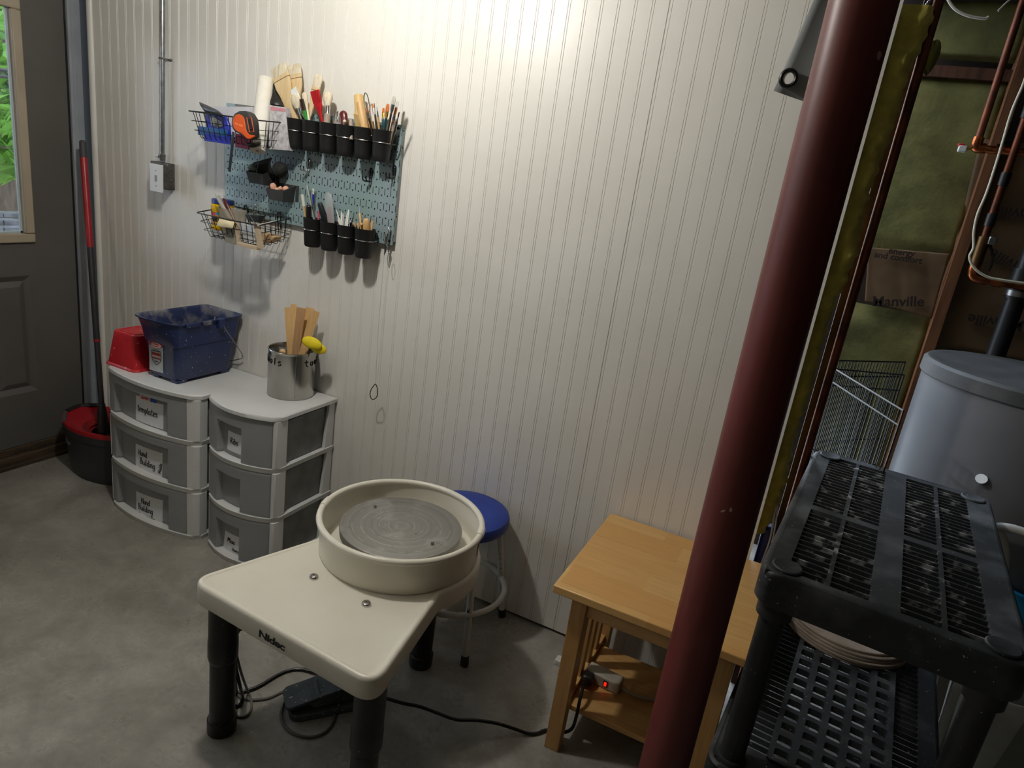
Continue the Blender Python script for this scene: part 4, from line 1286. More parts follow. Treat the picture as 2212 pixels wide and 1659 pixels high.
card('grey_pad', 'grey folded pad behind the canvas scrap in the lower basket', 'pad', (489, 488), (514, 494), (512, 530), (486, 522), -.18, .012, P('grey_green_pad', (140, 136, 122), .8, c2=(120, 116, 104), nscale=20))
# ================================================================== plastic drawer units
M_unit = P('white_unit_plastic', (214, 215, 214), .42, c2=(206, 208, 207), nscale=5, bump=.04, bscale=200)
M_drawer = frosted('cloudy_drawer_plastic', (196, 199, 200), .30, .38, (186, 190, 192))
M_drawbox = frosted('cloudy_drawer_box', (168, 168, 166), .22, .5, (140, 138, 134))
M_card = P('paper_card', (226, 228, 232), .8, c2=(218, 221, 226), nscale=20)
M_inside = P('drawer_contents', (92, 86, 78), .9, c2=(60, 60, 62), nscale=9)


def unit(label, x0, x1, yf, bow, zt, rec, cards, contents, pw):
    t = thing('drawer_unit', label, 'drawers', ((x0 + x1) / 2, -.18, 0), group='white plastic drawer units')
    xm, hw = (x0 + x1) / 2, (x1 - x0) / 2
    yfr = lambda x: yf - bow * (1 - ((x - xm) / hw) ** 2)

    def outline(inset, yb=-.006, r=.022):
        """plan outline with bowed front and rounded front corners"""
        a0, a1 = x0 + inset, x1 - inset
        pts = [(a1, yb), (a0, yb)]
        n = 18
        fr = []
        for k in range(n + 1):
            x = a0 + (a1 - a0) * k / n
            e = min(x - a0, a1 - x)
            c = 0 if e >= r else r - math.sqrt(max(r * r - (r - e) ** 2, 0))
            fr.append((x, yfr(x) + inset + c))
        return pts + fr
    o0, o1 = outline(0), outline(.004)
    tz = zt - .020
    MB().rings([[(x, y, tz) for x, y in o1], [(x, y, tz + .003) for x, y in o0], [(x, y, zt - .004) for x, y in o0], [(x, y, zt) for x, y in outline(.0035)]]).build('top_panel', M_unit, t, smooth=40)
    zs = [0.0, .208, .412]
    H = [.208, .204, tz - .412]
    for i, z in enumerate(zs):
        mb = MB()
        mb.rings([[(x, y, z) for x, y in outline(.006)], [(x, y, z + .020) for x, y in outline(.001)]])
        mb.build('tier_frame', M_unit, t, smooth=40)
        # posts of this tier
        zz0, zz1 = z + .020, z + H[i]
        for s in (0, 1):
            xa, xb = (x0 + .005, x0 + .012) if s == 0 else (x1 - pw, x1 - .005)
            pl_ = [(xa + (xb - xa) * k / 4, yfr(xa + (xb - xa) * k / 4) + .007 + (.010 if k == (0 if s == 0 else 4) else 0)) for k in range(5)]
            MB().prism([(xb, yf + .052), (xa, yf + .052)] + pl_, zz0, zz1).build('front_post', M_unit, t, bevel=.002)
            mb = MB()
            xa, xb = (x0 + .006, x0 + .020) if s == 0 else (x1 - .020, x1 - .006)
            mb.rings([[(xa, -.008, zz0), (xb, -.008, zz0), (xb, -.058, zz0), (xa, -.058, zz0)], [(xa, -.008, zz1), (xb, -.008, zz1), (xb, -.040, zz1), (xa, -.040, zz1)]])
            mb.build('rear_post', M_unit, t, smooth=0, bevel=.002)
        # drawer
        d = OBJ.new('drawer', None)
        COL.objects.link(d)
        d.parent = t
        d.location = (0, yf + .18, z + .02)
        da, db = x0 + .013, x1 - pw - .0015
        r0, r1, rz0, rz1 = rec
        nx, nz = 56, 16
        zb, zh = z + .022, z + H[i] - .002

        def surf(x, zc, da=da, db=db, zb=zb, zh=zh, z=z):
            y = yfr(x) + .010
            fx = (x - x0) / (x1 - x0)
            fz = (zc - zb) / (zh - zb)
            def sm(a, e):
                return max(0, min(1, a / e))
            ins = sm(fx - r0, .035) * sm(r1 - fx, .010) * sm(rz1 - fz, .05)
            return y + .026 * ins
        rows = [[(da - .0 + (db - da) * k / nx, surf(da + (db - da) * k / nx, zb + (zh - zb) * j / nz), zb + (zh - zb) * j / nz) for k in range(nx + 1)] for j in range(nz + 1)]
        MB().sheet(rows).build('drawer_front', M_drawer, d, solid=.0018, smooth=25)
        da, db = x0 + .022, x1 - .022
        mb = MB().box(da, da + .002, yf + .03, -.03, zb, zh - .012).box(db - .002, db, yf + .03, -.03, zb, zh - .012).box(da, db, -.032, -.03, zb, zh - .012).box(da, db, yf + .03, -.03, zb, zb + .002)
        mb.build('drawer_box', M_drawbox, d, smooth=0)
        rn = random.Random(int(zt * 1000) + i)
        for k in range(contents[i]):
            cx = da + (db - da) * (k + .5) / max(contents[i], 1)
            wd = (db - da) / max(contents[i], 1) * .4
            MB().box(cx - wd, cx + wd, yf + .065, -.06, zb + .003, zb + .003 + rn.uniform(.03, .10)).build('contents', M_inside, d, bevel=.006)
        if cards[i]:
            (u0, v0), (u1, v1), (u2, v2), (u3, v3), lines, tilt = cards[i]
            yc = yfr(aty((u0 + u1) / 2, v0, yf).x) + .036 - .004
            A, B, C_, Dd = aty(u0, v0, yc), aty(u1, v1, yc), aty(u2, v2, yc), aty(u3, v3, yc)
            # lay the card on the front of the recess
            def onc(a, b_):
                q = A.lerp(B, a).lerp(Dd.lerp(C_, a), b_)
                return Vector((q.x, surf(q.x, min(max(q.z, zb + .004), zh - .004)) - .0022, q.z))
            rows = [[onc(k / 8, j / 4) for k in range(9)] for j in range(5)]
            MB().sheet(rows).build('label_card', M_card, d, solid=.0004, smooth=0)
            mb = MB()
            W, Hh = (B - A).length, (Dd - A).length
            fn = lambda px_, py_: onc(px_ / W, 1 - py_ / Hh) + Vector((0, -.0011, 0))
            for txt, lx, ly, h, sl in lines:
                hand(mb, txt, lx * W, ly * Hh, h * Hh, .0012 if h > .2 else .0008, fn, sl)
            for txt, lx, ly, h in tilt:
                fn2 = lambda px_, py_: fn(lx * W - py_ + px_ * .12, ly * Hh + px_)
                hand(mb, txt, 0, 0, h * Hh, .0009, fn2)
            mb.build('handwriting', M_ink, d)
    MB().box(x0 + .02, x1 - .02, -.012, -.006, .02, tz).build('back_panel', M_unit, t, smooth=0)
    return t, yfr, surf


u1, yf1, _ = unit('wide white three-drawer plastic unit marked templates, under the blue bucket', -1.940, -1.425, -.346, .042, .622, (.10, .735, 0, .80), [
    ((291, 1062), (350, 1082), (348.5, 1138), (291, 1115), [('Hand', .22, .62, .22, .0), ('Building', .10, .34, .24, .0), ('rolling pins/guides', .04, .10, .13, .0)], []),
    ((290, 959), (349, 980), (348, 1034), (290, 1009), [('Hand', .13, .60, .24, .0), ('Building', .19, .26, .26, .0)], [('Molds', .97, .16, .17)]),
    ((291, 854), (350.5, 875.5), (350, 929), (291, 907), [('templates', .07, .42, .26, .0)], [])], (2, 3, 2), .050)
# maker's sticker on the top drawer of the wide unit
dr = [c for c in u1.children if c.name.startswith('drawer') and not c.name.startswith('drawer_')][-1]
A, B = aty(302, 851, -.352), aty(339, 861, -.352)
hh = .019
yy = lambda x: yf1(x) + .010 + .026 - .0035
mb = MB().sheet([[(A.x + (B.x - A.x) * k / 6, yy(A.x + (B.x - A.x) * k / 6), A.z + (B.z - A.z) * k / 6 + z) for k in range(7)] for z in (0, -hh)])
mb.build('maker_sticker', P('pale_sticker', (232, 206, 200), .5), dr, smooth=0, label='small printed sticker')
mb = MB().sheet([[(A.x + (B.x - A.x) * (.66 + .34 * k / 3), yy(A.x + (B.x - A.x) * (.66 + .34 * k / 3)) - .0006, A.z + (B.z - A.z) * (.66 + .34 * k / 3) + z) for k in range(4)] for z in (0, -hh)])
mb.build('blue_stripe', P('sticker_blue', (36, 84, 168), .5), dr, smooth=0)
vs, fs = text_geo('Sterilite', .014, .0004, .2)
mb = MB().add([(A.x + (B.x - A.x) * (.35 + q[0] / (B.x - A.x)), yy(A.x + (B.x - A.x) * .35) - .0012, A.z + (B.z - A.z) * .35 - hh / 2 + q[1] + (B.z - A.z) * q[0] / (B.x - A.x)) for q in vs], fs)
mb.build('sticker_name', P('sticker_red', (190, 44, 40), .5), dr, smooth=0)

unit('narrow white three-drawer plastic unit marked Ribs, under the steel can', -1.400, -1.048, -.322, .052, .637, (.23, .60, 0, .72), [
    ((484, 1147), (522, 1163), (521, 1207), (478, 1184), [('Misc', .22, .52, .26, .0), ('items', .52, .18, .17, .0)], []),
    None,
    ((490.5, 930), (533, 946), (530.5, 987), (488, 971), [('Ribs', .17, .42, .30, .0)], [])], (2, 2, 2), .022)

# ================================================================== red tub, blue bucket
M_redtub = P('red_tub_plastic', (176, 20, 32), .38, c2=(188, 34, 44), nscale=14, specks=((226, 170, 170), 60, .70))
tx, ty_, tz_ = -1.872, -.245, .622
tb = thing('red_tub', 'red plastic tub standing upside down on the wide drawer unit', 'tub', (tx, ty_, tz_))
rr_ = lambda s, r: rrect(tx - s, tx + s, ty_ - s, ty_ + s, r, 6)
MB().rings([[(x, y, tz_ + z) for x, y in rr_(s, r)] for s, r, z in ((.094, .030, 0), (.095, .030, .003), (.0925, .030, .007), (.0885, .029, .010), (.072, .028, .132), (.069, .026, .140), (.062, .022, .1425))], cap0=False).build('tub_body', M_redtub, tb, smooth=45)
MB().rings([[(x, y, tz_ + z) for x, y in rr_(s, r)] for s, r, z in ((.055, .02, .1425), (.056, .02, .1445), (.052, .02, .1445), (.051, .02, .1425))], cap0=False, cap1=False).build('foot_ring', M_redtub, tb, smooth=45)

M_bucket = P('navy_bucket_plastic', (26, 42, 88), .38, c2=(40, 56, 100), nscale=5, specks=((206, 212, 220), 120, .705), bump=.1, bscale=50)
M_bkin = P('clay_smeared_navy', (30, 44, 84), .6, c2=(118, 118, 120), nscale=11, nlo=.46, nhi=.62, specks=((190, 192, 194), 90, .70))
bk = thing('bucket', 'navy blue clay-spattered bucket with pouring lip on the wide drawer unit', 'bucket', (-1.655, -.185, .622))
BC = (-1.650, -.180)
ZB = .622


def bo(hx, hy, r, z, spout=0.0, n=6):
    """rounded rectangle ring; the -Y side is drawn out to a pouring lip by spout"""
    out = []
    for x, y in rrect(BC[0] - hx, BC[0] + hx, BC[1] - hy, BC[1] + hy, r, n):
        out.append(Vector((x, y, ZB + z)))
    # subdivide the front edge so that the lip can form
    res = []
    m = len(out)
    for i, q in enumerate(out):
        res.append(q)
        nx = out[(i + 1) % m]
        if (nx - q).length > .03:
            for k in range(1, 8):
                res.append(q.lerp(nx, k / 8))
    for q in res:
        f = max(0, 1 - abs(q.x - BC[0] + .02) / (hx * .9))
        if q.y < BC[1] - hy * .6:
            q.y -= spout * f
            q.z += spout * .22 * f
    return res


H_ = .250
st = [(.074, .128, .022, .012, 0), (.0775, .1315, .024, .016, 0), (.090, .146, .026, .150, 0), (.0945, .150, .026, .153, 0), (.100, .158, .028, .205, .012), (.106, .163, .03, H_ - .008, .034), (.112, .168, .03, H_ - .006, .040), (.1125, .1685, .03, H_, .042)]
MB().rings([bo(*q) for q in st], cap1=False).build('bucket_body', M_bucket, bk, smooth=50)
sti = [(.1125, .1685, .03, H_, .042), (.1085, .1645, .03, H_ - .0005, .038), (.103, .160, .03, H_ - .008, .034), (.096, .154, .028, .205, .012), (.086, .142, .026, .150, 0), (.074, .128, .024, .018, 0)]
MB().rings([bo(*q) for q in sti], cap0=False).build('inner_wall', M_bkin, bk, smooth=50, label='clay-smeared inside')
for sx in (-1, 1):
    for sy in (-1, 1):
        cx, cy = BC[0] + sx * .052, BC[1] + sy * .105
        MB().rings([[(x, y, ZB) for x, y in rrect(cx - .018, cx + .018, cy - .019, cy + .019, .008)], [(x, y, ZB + .0135) for x, y in rrect(cx - .0245, cx + .0245, cy - .026, cy + .026, .010)]]).build('foot', M_bucket, bk)
hx = BC[0] + .112
for nm_, y0, y1 in (('grip_ledge', -.30, -.235), ('grip_ledge', -.225, -.185)):
    MB().box(hx - .004, hx + .004, y0, y1, ZB + H_ - .018, ZB + H_ - .001).build(nm_, M_bkin, bk, bevel=.003)
MB().box(hx - .010, hx + .008, -.150, -.122, ZB + H_ - .040, ZB + H_ + .002).build('handle_socket', M_bucket, bk, bevel=.005)
pv = Vector((hx + .006, -.128, ZB + H_ - .034))
e1 = aty(515, 767, -.020)
e2 = aty(505, 781, -.012)
e1 = Vector((max(e1.x, hx + .0), e1.y, e1.z))
MB().tube(catmull([pv, pv.lerp(e1, .5) + Vector((.004, 0, 0)), e1, e1.lerp(e2, .6), Vector((e2.x - .03, -.010, e2.z - .005))], 6), .0022, 8).build('wire_handle', M_steel, bk)
# sticker on the short front side
slab = aty(322, 730, -.325)
M_foil = P('silver_foil', (196, 202, 204), .3, .6, c2=(226, 230, 232), nscale=16, bump=.5, bscale=30)


def bfront(u, v, off=.0):
    # the short front face: y as a function of height
    q = aty(u, v, BC[1] - .14)
    for _ in range(3):
        z = q.z - ZB
        hy = .1315 + (.146 - .1315) * (z - .016) / (.150 - .016)
        q = aty(u, v, BC[1] - hy - .0012 - off)
    return q


cn_ = [(321.5, 728.5), (352, 737), (353, 806.5), (323, 798)]
g2 = lambda a, b_, off=0: bfront(*[cn_[0][i] * (1 - a) * (1 - b_) + cn_[1][i] * a * (1 - b_) + cn_[2][i] * a * b_ + cn_[3][i] * (1 - a) * b_ for i in (0, 1)], off)
patch = lambda a0, a1, b0, b1, off, n=1: MB().sheet([[g2(a0 + (a1 - a0) * k / 4, b0 + (b1 - b0) * j / 4, off) for k in range(5)] for j in range(5)])
patch(0, 1, 0, 1, 0).build('sticker', M_foil, bk, smooth=0, label='silver foil sticker with a red top')
M_sred = P('sticker_dark_red', (132, 34, 30), .45)
patch(.03, .97, .015, .22, .0006).build('sticker_red_band', M_sred, bk, smooth=0)
mb = MB()
mb.tube([g2(.5 + .36 * math.cos(2 * PI * k / 28), .19 + .065 * math.sin(2 * PI * k / 28), .0012) for k in range(28)], .0009, 5, closed=True)
mb.build('sticker_oval', P('sticker_pale_line', (222, 200, 196), .5), bk)
ov = [g2(.5 + .35 * math.cos(2 * PI * k / 28), .19 + .06 * math.sin(2 * PI * k / 28), .0009) for k in range(28)]
MB().add(ov, [tuple(range(28))]).build('sticker_oval_fill', P('sticker_bright_red', (190, 44, 40), .45), bk, smooth=0)
vs, fs = text_geo('Rubbermaid', 1.0, .02)
wv = max(q[0] for q in vs) * 2
MB().add([g2(.5 + q[0] / wv * .58, .19 - q[1] / wv * .58 * .55, .0016) for q in vs], fs).build('sticker_name', M_paper, bk, smooth=0)
sh_ = [(.18, .36), (.5, .325), (.82, .36), (.84, .56), (.76, .68), (.5, .80), (.24, .68), (.16, .56)]
MB().tube([g2(a, b_, .0008) for a, b_ in sh_], .0008, 5, closed=True).build('sticker_shield', M_ink, bk)
for a0, a1, b0, b1, mt in ((.26, .74, .36, .385, M_ink), (.20, .80, .42, .50, M_sred), (.20, .80, .515, .565, P('sticker_pink_grey', (188, 150, 146), .5)), (.22, .78, .58, .615, M_sred), (.38, .62, .675, .70, M_ink)):
    patch(a0, a1, b0, b1, .0007).build('sticker_bar', mt, bk, smooth=0)

# ================================================================== steel can of tools
CC, CR, CZ, CH = (-1.203, -.097), .0885, .637, .186
M_can = P('brushed_tin', (188, 186, 180), .24, 1.0, c2=(160, 158, 152), nscale=7, stretch=(1, 1, .25), bump=.06, bscale=30)
cn2 = thing('steel_can', 'shiny steel can with tools stencilled round it on the narrow drawer unit', 'can', (*CC, CZ))
MB().lathe([(CR - .003, 0), (CR - .001, .002), (CR, .005), (CR, CH - .010), (CR + .002, CH - .006), (CR + .0035, CH - .002), (CR + .0025, CH), (CR - .001, CH), (CR - .0025, CH - .004), (CR - .003, .006), (.0001, .006)], 56, (*CC, CZ), cap1=False).build('can_body', M_can, cn2)
th0 = math.degrees(math.atan2(CAM.y - CC[1], CAM.x - CC[0]))
cyl = lambda a, z, r=CR: Vector((CC[0] + r * math.cos(math.radians(a)), CC[1] + r * math.sin(math.radians(a)), z))
MB().tube([cyl(th0 + 9, CZ + .006, CR + .0002), cyl(th0 + 9, CZ + CH - .009, CR + .0002)], .0008, 6).build('seam', M_steel, cn2)
ST = {'t': [[(.3, .95), (.3, .25), (.42, .06), (.6, .06)], [(.02, .66), (.2, .66)], [(.4, .66), (.62, .66)]], 'o': [[(.22, .60), (.08, .44), (.08, .22), (.22, .04)], [(.42, .62), (.56, .46), (.56, .22), (.42, .04)]],
      'l': [[(.3, .98), (.3, .04)]], 's': [[(.52, .56), (.3, .62), (.12, .50), (.26, .36)], [(.36, .30), (.54, .18), (.34, .03), (.1, .08)]]}
for ch, a in (('t', 36), ('o', 54), ('o', 72), ('l', 88), ('s', 104), ('t', -92), ('o', -76), ('o', -60), ('l', -45), ('s', -31)):
    mb = MB()
    for st_ in ST[ch]:
        pts = [cyl(th0 + a + (x - .3) * 17, CZ + CH - .052 + z * .027, CR + .0004) for x, z in st_]
        mb.tube(catmull(pts, 4), .0019, 6)
    mb.build('stencil_letter', M_dark, cn2)
rn = random.Random(3)
rim_ = lambda u, v: aty(u, v, CC[1])
M_stir = wood('pale_stirring_stick', (220, 184, 130), (204, 162, 106), 4, (9, 9, .8), .6)
M_stir2 = wood('pinkish_stirring_stick', (206, 168, 126), (190, 146, 102), 4, (9, 9, .8), .6)
for lab, (lu, lv), (tu, tv), w_, dy, mt in (('leftmost pale paint stick in the steel can', (628, 762), (623.5, 664), .0165, .012, M_stir), ('narrow paint stick with a rough top behind the leftmost one', (636, 760), (634, 657), .011, .022, M_stir),
                                        ('long pinkish paint stick at the front of the steel can', (638, 765), (651, 665), .0175, -.008, M_stir2), ('rightmost paint stick leaning towards the wall in the steel can', (655, 762), (681, 671), .0185, .03, M_stir),
                                        ('back paint stick with rounded corner in the steel can', (650, 760), (671, 665), .0175, .042, M_stir)):
    R_, T_ = aty(lu, lv, CC[1] + dy * .3), aty(tu, tv, CC[1] + dy)
    ax_ = (T_ - R_).normalized()
    M_ = along(R_, T_, (.45, -.9, 0))
    L_ = (T_ - R_).length
    o = sect(MB(), M_, [(-.10, w_ * .72, .0018), (L_ * .3, w_ * .86, .002), (L_ * .97, w_, .002), (L_, w_ * .9, .0018)], 14, .75).build('paint_stick', mt, smooth=30)
    b_ = R_ - ax_ * .10
    o.data.transform(Matrix.Translation(-b_))
    o.location = b_
    tag(o, lab, 'stick', 'wooden paint sticks in the steel can')
M_sponge = P('yellow_sponge', (232, 212, 24), .7, c2=(222, 198, 16), nscale=30, bump=.3, bscale=120)
yq = aty(674, 741, CC[1] - .015)
ys = thing('sponge_tool', 'yellow double sponge on a short stick leaning out of the steel can', 'sponge', (yq.x - .01, CC[1] - .005, CZ + .02))
Ms = Matrix.Translation(yq) @ frame((0, 0, 0), _rt, _up).to_3x3().to_4x4() @ Matrix.Rotation(-.38, 4, 'Z')
MB().ball((0, 0, 0), 1, 24, 14, (.0395, .0225, .014), Ms).build('front_sponge', M_sponge, ys)
MB().ball((.024, -.011, -.020), 1, 24, 14, (.032, .020, .013), Ms).build('rear_sponge', M_sponge, ys)
MB().tube([yq + Vector((-.004, .004, -.012)), Vector((CC[0] + .03, CC[1] - .01, CZ + .03))], .0045, 8).build('stick', M_darkbrown, ys)
q = aty(607, 757, CC[1] - .02)
lump('wood_scrap', 'pale wood scrap lying inside the left of the steel can', 'wood', Vector((q.x - .002, q.y + .012, q.z - .008)), .012, (1.3, .8, .9), M_stir, seed=4, amp=.2, n=8, m=6)
q = aty(612, 752, CC[1] + .02)
o = MB().sheet([[q + Vector((.014 * math.cos(k), .010 * math.sin(k * 1.7), .006 * math.sin(k * 2.3) - j * .012)) for k in range(6)] for j in range(4)]).build('plastic_wrap', M_clear, smooth=60)
tag(o, 'crumpled clear wrap inside the left of the steel can', 'wrap')

# ================================================================== spin mop and its bucket
MX, MY, RX, RY, MZ = -2.205, -.168, .232, .145, .252
M_mopb = P('charcoal_bucket', (40, 43, 46), .45, c2=(46, 49, 52), nscale=10, bump=.05, bscale=200)
M_mopr = P('mop_red', (160, 22, 34), .4)
mp_ = thing('mop_bucket', 'charcoal oval mop bucket with a red wringer on the floor by the door', 'bucket', (MX, MY, 0))
el = lambda f, z, g=1.0: [(MX + RX * f * math.cos(2 * PI * k / 48), MY + RY * f * g * math.sin(2 * PI * k / 48), z) for k in range(48)]
MB().rings([el(.80, 0), el(.83, .004), el(.865, .04), el(.955, MZ - .055), el(.985, MZ - .052), el(1.0, MZ - .02), el(.97, MZ - .02), el(.94, MZ - .055), el(.80, .01)]).build('bucket_body', M_mopb, mp_)
MB().rings([el(.99, MZ - .022), el(1.0, MZ - .006), el(.99, MZ), el(.955, MZ), el(.93, MZ - .018), el(.975, MZ - .024)], cap0=False, cap1=False).build('red_rim', M_mopr, mp_)
# wringer: sloping red funnel with a dark basket
wc = (MX + .035, MY + .0)
ew = lambda a, b_, z, cx=wc[0], cy=wc[1]: [(cx + a * math.cos(2 * PI * k / 40), cy + b_ * math.sin(2 * PI * k / 40), z) for k in range(40)]
MB().rings([el(.955, MZ - .004), ew(.135, .108, MZ - .020), ew(.120, .096, MZ - .045), ew(.112, .09, MZ - .05)], cap0=False, cap1=False).build('wringer', M_mopr, mp_)
MB().rings([ew(.120, .096, MZ - .040), ew(.10, .08, MZ - .115), ew(.09, .07, MZ - .12)], cap0=False).build('wringer_basket', M_black_plastic, mp_)
for k in range(24):
    a = 2 * PI * k / 24
    MB().tube([(wc[0] + .119 * math.cos(a), wc[1] + .095 * math.sin(a), MZ - .044), (wc[0] + .101 * math.cos(a), wc[1] + .081 * math.sin(a), MZ - .105)], .003, 5).build('rib', M_black_plastic, mp_)
MB().tube([(MX - RX * .9, MY - .055, MZ - .002), (MX - RX * .5, MY - RY * .84, MZ - .002)], .009, 8).build('handle_bar', P('mid_grey_plastic', (78, 80, 84), .5), mp_)
MB().tube(catmull([(MX - RX * .70, MY + RY * .74, MZ + .002), (MX - RX * .98, MY + .03, MZ + .002), (MX - RX * .93, MY - .045, MZ - .004)], 6), .011, 8).build('grip', M_black_plastic, mp_)
vs, fs = text_geo('O-Cedar', .034, .0006)
mb = MB()
tt = []
a_c = aty(175, 957, MY - RY * .85)
for q in vs:
    a = math.radians(-127) + q[0] / .175
    f = .915
    z = .158 + q[1]
    f = .865 + (.955 - .865) * (z - .04) / (MZ - .055 - .04)
    tt.append((MX + (RX * f + .001) * math.cos(a), MY + (RY * f + .001) * math.sin(a), z))
mb.add(tt, fs).build('brand_lettering', P('pale_print', (176, 184, 190), .5), mp_, smooth=0)

m0, m1 = atx(222, 910, -2.165), atx(178, 303, -2.43)
mop = thing('mop', 'mop with a red and grey handle leaning in the corner by the door', 'mop', (m0.x, m0.y, .13))
ax_ = (m1 - m0)
pt = lambda f: m0 + ax_ * f
zof = lambda v: (m0.z - atx(200, v, -2.3).z) / (m0.z - m1.z)
f1, f2, f3 = zof(346), zof(537), zof(728)
MB().tube([pt(1.0), pt(.995), pt(.96), pt(f1)], [.006, .0125, .0145, .0145], 14).build('grip_cap', P('dark_grey_grip', (60, 60, 62), .6), mop)
MB().tube([pt(f1), pt(f2)], .0135, 14).build('upper_pole', P('red_pole', (158, 22, 30), .35), mop)
MB().tube([pt(f2), pt(f3)], .0128, 14).build('middle_pole', P('dark_pole', (40, 40, 42), .45), mop)
MB().tube([pt(f3 + .004), pt(f3 - .004)], .0138, 14).build('red_collar', M_mopr, mop)
MB().tube([pt(f3), pt(.03)], .0118, 14).build('lower_pole', P('dark_pole_lower', (42, 42, 45), .45), mop)
MB().tube([pt(.06), pt(.04), pt(-.04)], [.014, .019, .026], 16).build('socket', M_black_plastic, mop)
mh = pt(-.05)
MB().lathe([(.085, 0), (.088, .010), (.055, .034), (.02, .04)], 24, (wc[0], wc[1], MZ - .112)).build('mop_head', P('mop_yarn', (96, 84, 84), .95, c2=(140, 40, 46), nscale=60, bump=.6), mop)
# ================================================================== potter's wheel
M_cream = P('cream_wheel_plastic', (226, 222, 208), .32, c2=(221, 216, 201), nscale=5, bump=.03, bscale=300)
M_legblack = P('black_wheel_leg', (13, 13, 13), .42, c2=(18, 18, 18), nscale=30, specks=((150, 148, 140), 150, .74))
ZT_ = .490
KS = (CAM.z - .490) / (CAM.z - .455)
hom = lambda x, y: Vector((CAM.x + (x - CAM.x) * KS, CAM.y + (y - CAM.y) * KS))
PC = hom(-.385, -.508)
wh = thing('pottery_wheel', 'cream pottery wheel with round splash pan and black legs in front of the white wall', 'pottery wheel', (-.40, -.72, 0))
FLc, FRc = hom(-.731, -.978), hom(-.100, -1.015)
ld, rd = Vector((.11, .329)).normalized(), Vector((-.061, .366)).normalized()
RT = .243


def hit(o, d):
    q = o - PC
    b_ = q.dot(d)
    c_ = q.dot(q) - RT * RT
    return o + d * (-b_ - math.sqrt(b_ * b_ - c_))


hl, hr = hit(FLc, ld), hit(FRc, rd)
al, ar = math.atan2(hl.y - PC.y, hl.x - PC.x), math.atan2(hr.y - PC.y, hr.x - PC.x)
if al < ar:
    al += 2 * PI
poly = []


def fillet(c, d0, d1, r, n=8):
    a, b_ = c + d0 * r, c + d1 * r
    return [a * (1 - t) ** 2 + c * 2 * t * (1 - t) + b_ * t * t for t in [k / n for k in range(n + 1)]]


fd = (FRc - FLc).normalized()
poly += fillet(FLc, ld, fd, .062)
poly += fillet(FRc, -fd, rd, .062)
for k in range(41):
    a = ar + (al - ar) * k / 40
    poly.append(PC + RT * Vector((math.cos(a), math.sin(a))))
cen2 = Vector((-.40, -.70))


def inset(d):
    out = []
    m = len(poly)
    for i, q in enumerate(poly):
        a, b_ = poly[i - 1], poly[(i + 1) % m]
        t = (b_ - a).normalized()
        out.append(q + Vector((-t.y, t.x)) * d)
    return out


ringz = lambda d, z: [(q.x, q.y, z) for q in inset(d)]
MB().rings([ringz(.004, ZT_ - .061), ringz(0, ZT_ - .057), ringz(0, ZT_ - .010), ringz(.0025, ZT_ - .003), ringz(.007, ZT_), ringz(.014, ZT_), ringz(.0165, ZT_ - .0022), ringz(.018, ZT_ - .003)], cap0=False).build('table_top', M_cream, wh, smooth=50)
MB().rings([ringz(.006, ZT_ - .057), ringz(.006, ZT_ - .051)]).build('underside', M_dark, wh, smooth=0)
for u, v in ((678, 1245.5), (791, 1303.5)):
    q = atz(u, v, ZT_)
    MB().lathe([(.0125, -.003), (.0125, .0005), (.0105, .0035), (.006, .0052), (.0028, .0054), (.0026, .004), (.0001, .004)], 24, q).build('dome_bolt', M_chrome, wh)
# splash pan: half-height seam, rolled rim, sleeves at the joints
ZR = CAM.z - (CAM.z - .558) * KS
pc = (PC.x, PC.y, 0)
MB().lathe([(.228, ZT_ - .0025), (.2300, ZT_ + .004), (.2312, ZT_ + .060), (.2318, ZT_ + .0605), (.2318, ZT_ + .064), (.2332, ZR - .010), (.2332, ZR - .006), (.2275, ZR - .002), (.2255, ZT_ + .012), (.2215, ZT_ + .006), (.06, ZT_ + .006)], 96, pc, cap0=False, cap1=False).build('splash_pan', M_cream, wh)
MB().tube([(PC.x + .2332 * math.cos(2 * PI * k / 96), PC.y + .2332 * math.sin(2 * PI * k / 96), ZR - .001) for k in range(96)], .0092, 12, closed=True).build('pan_rim', M_cream, wh)
for (u, v), dgr in (((705, 1086), 5.5), ((1041, 1150), 5.5)):
    q = atz(u, v, ZR)
    a = math.atan2(q.y - PC.y, q.x - PC.x)
    MB().tube([(PC.x + .2332 * math.cos(a + math.radians(t)), PC.y + .2332 * math.sin(a + math.radians(t)), ZR - .0012) for t in (-dgr, -dgr / 2, 0, dgr / 2, dgr)], .0112, 12).build('rim_sleeve', M_cream, wh)
q = atz(1041, 1150, ZR)
a = math.atan2(q.y - PC.y, q.x - PC.x) - .07
MB().box(-.0008, .0008, -.0006, .0012, ZT_ + .030, ZR - .012, Matrix.Translation((PC.x + .2325 * math.cos(a), PC.y + .2325 * math.sin(a), 0)) @ Matrix.Rotation(a - PI / 2, 4, 'Z')).build('pan_joint', M_dark, wh, smooth=0)
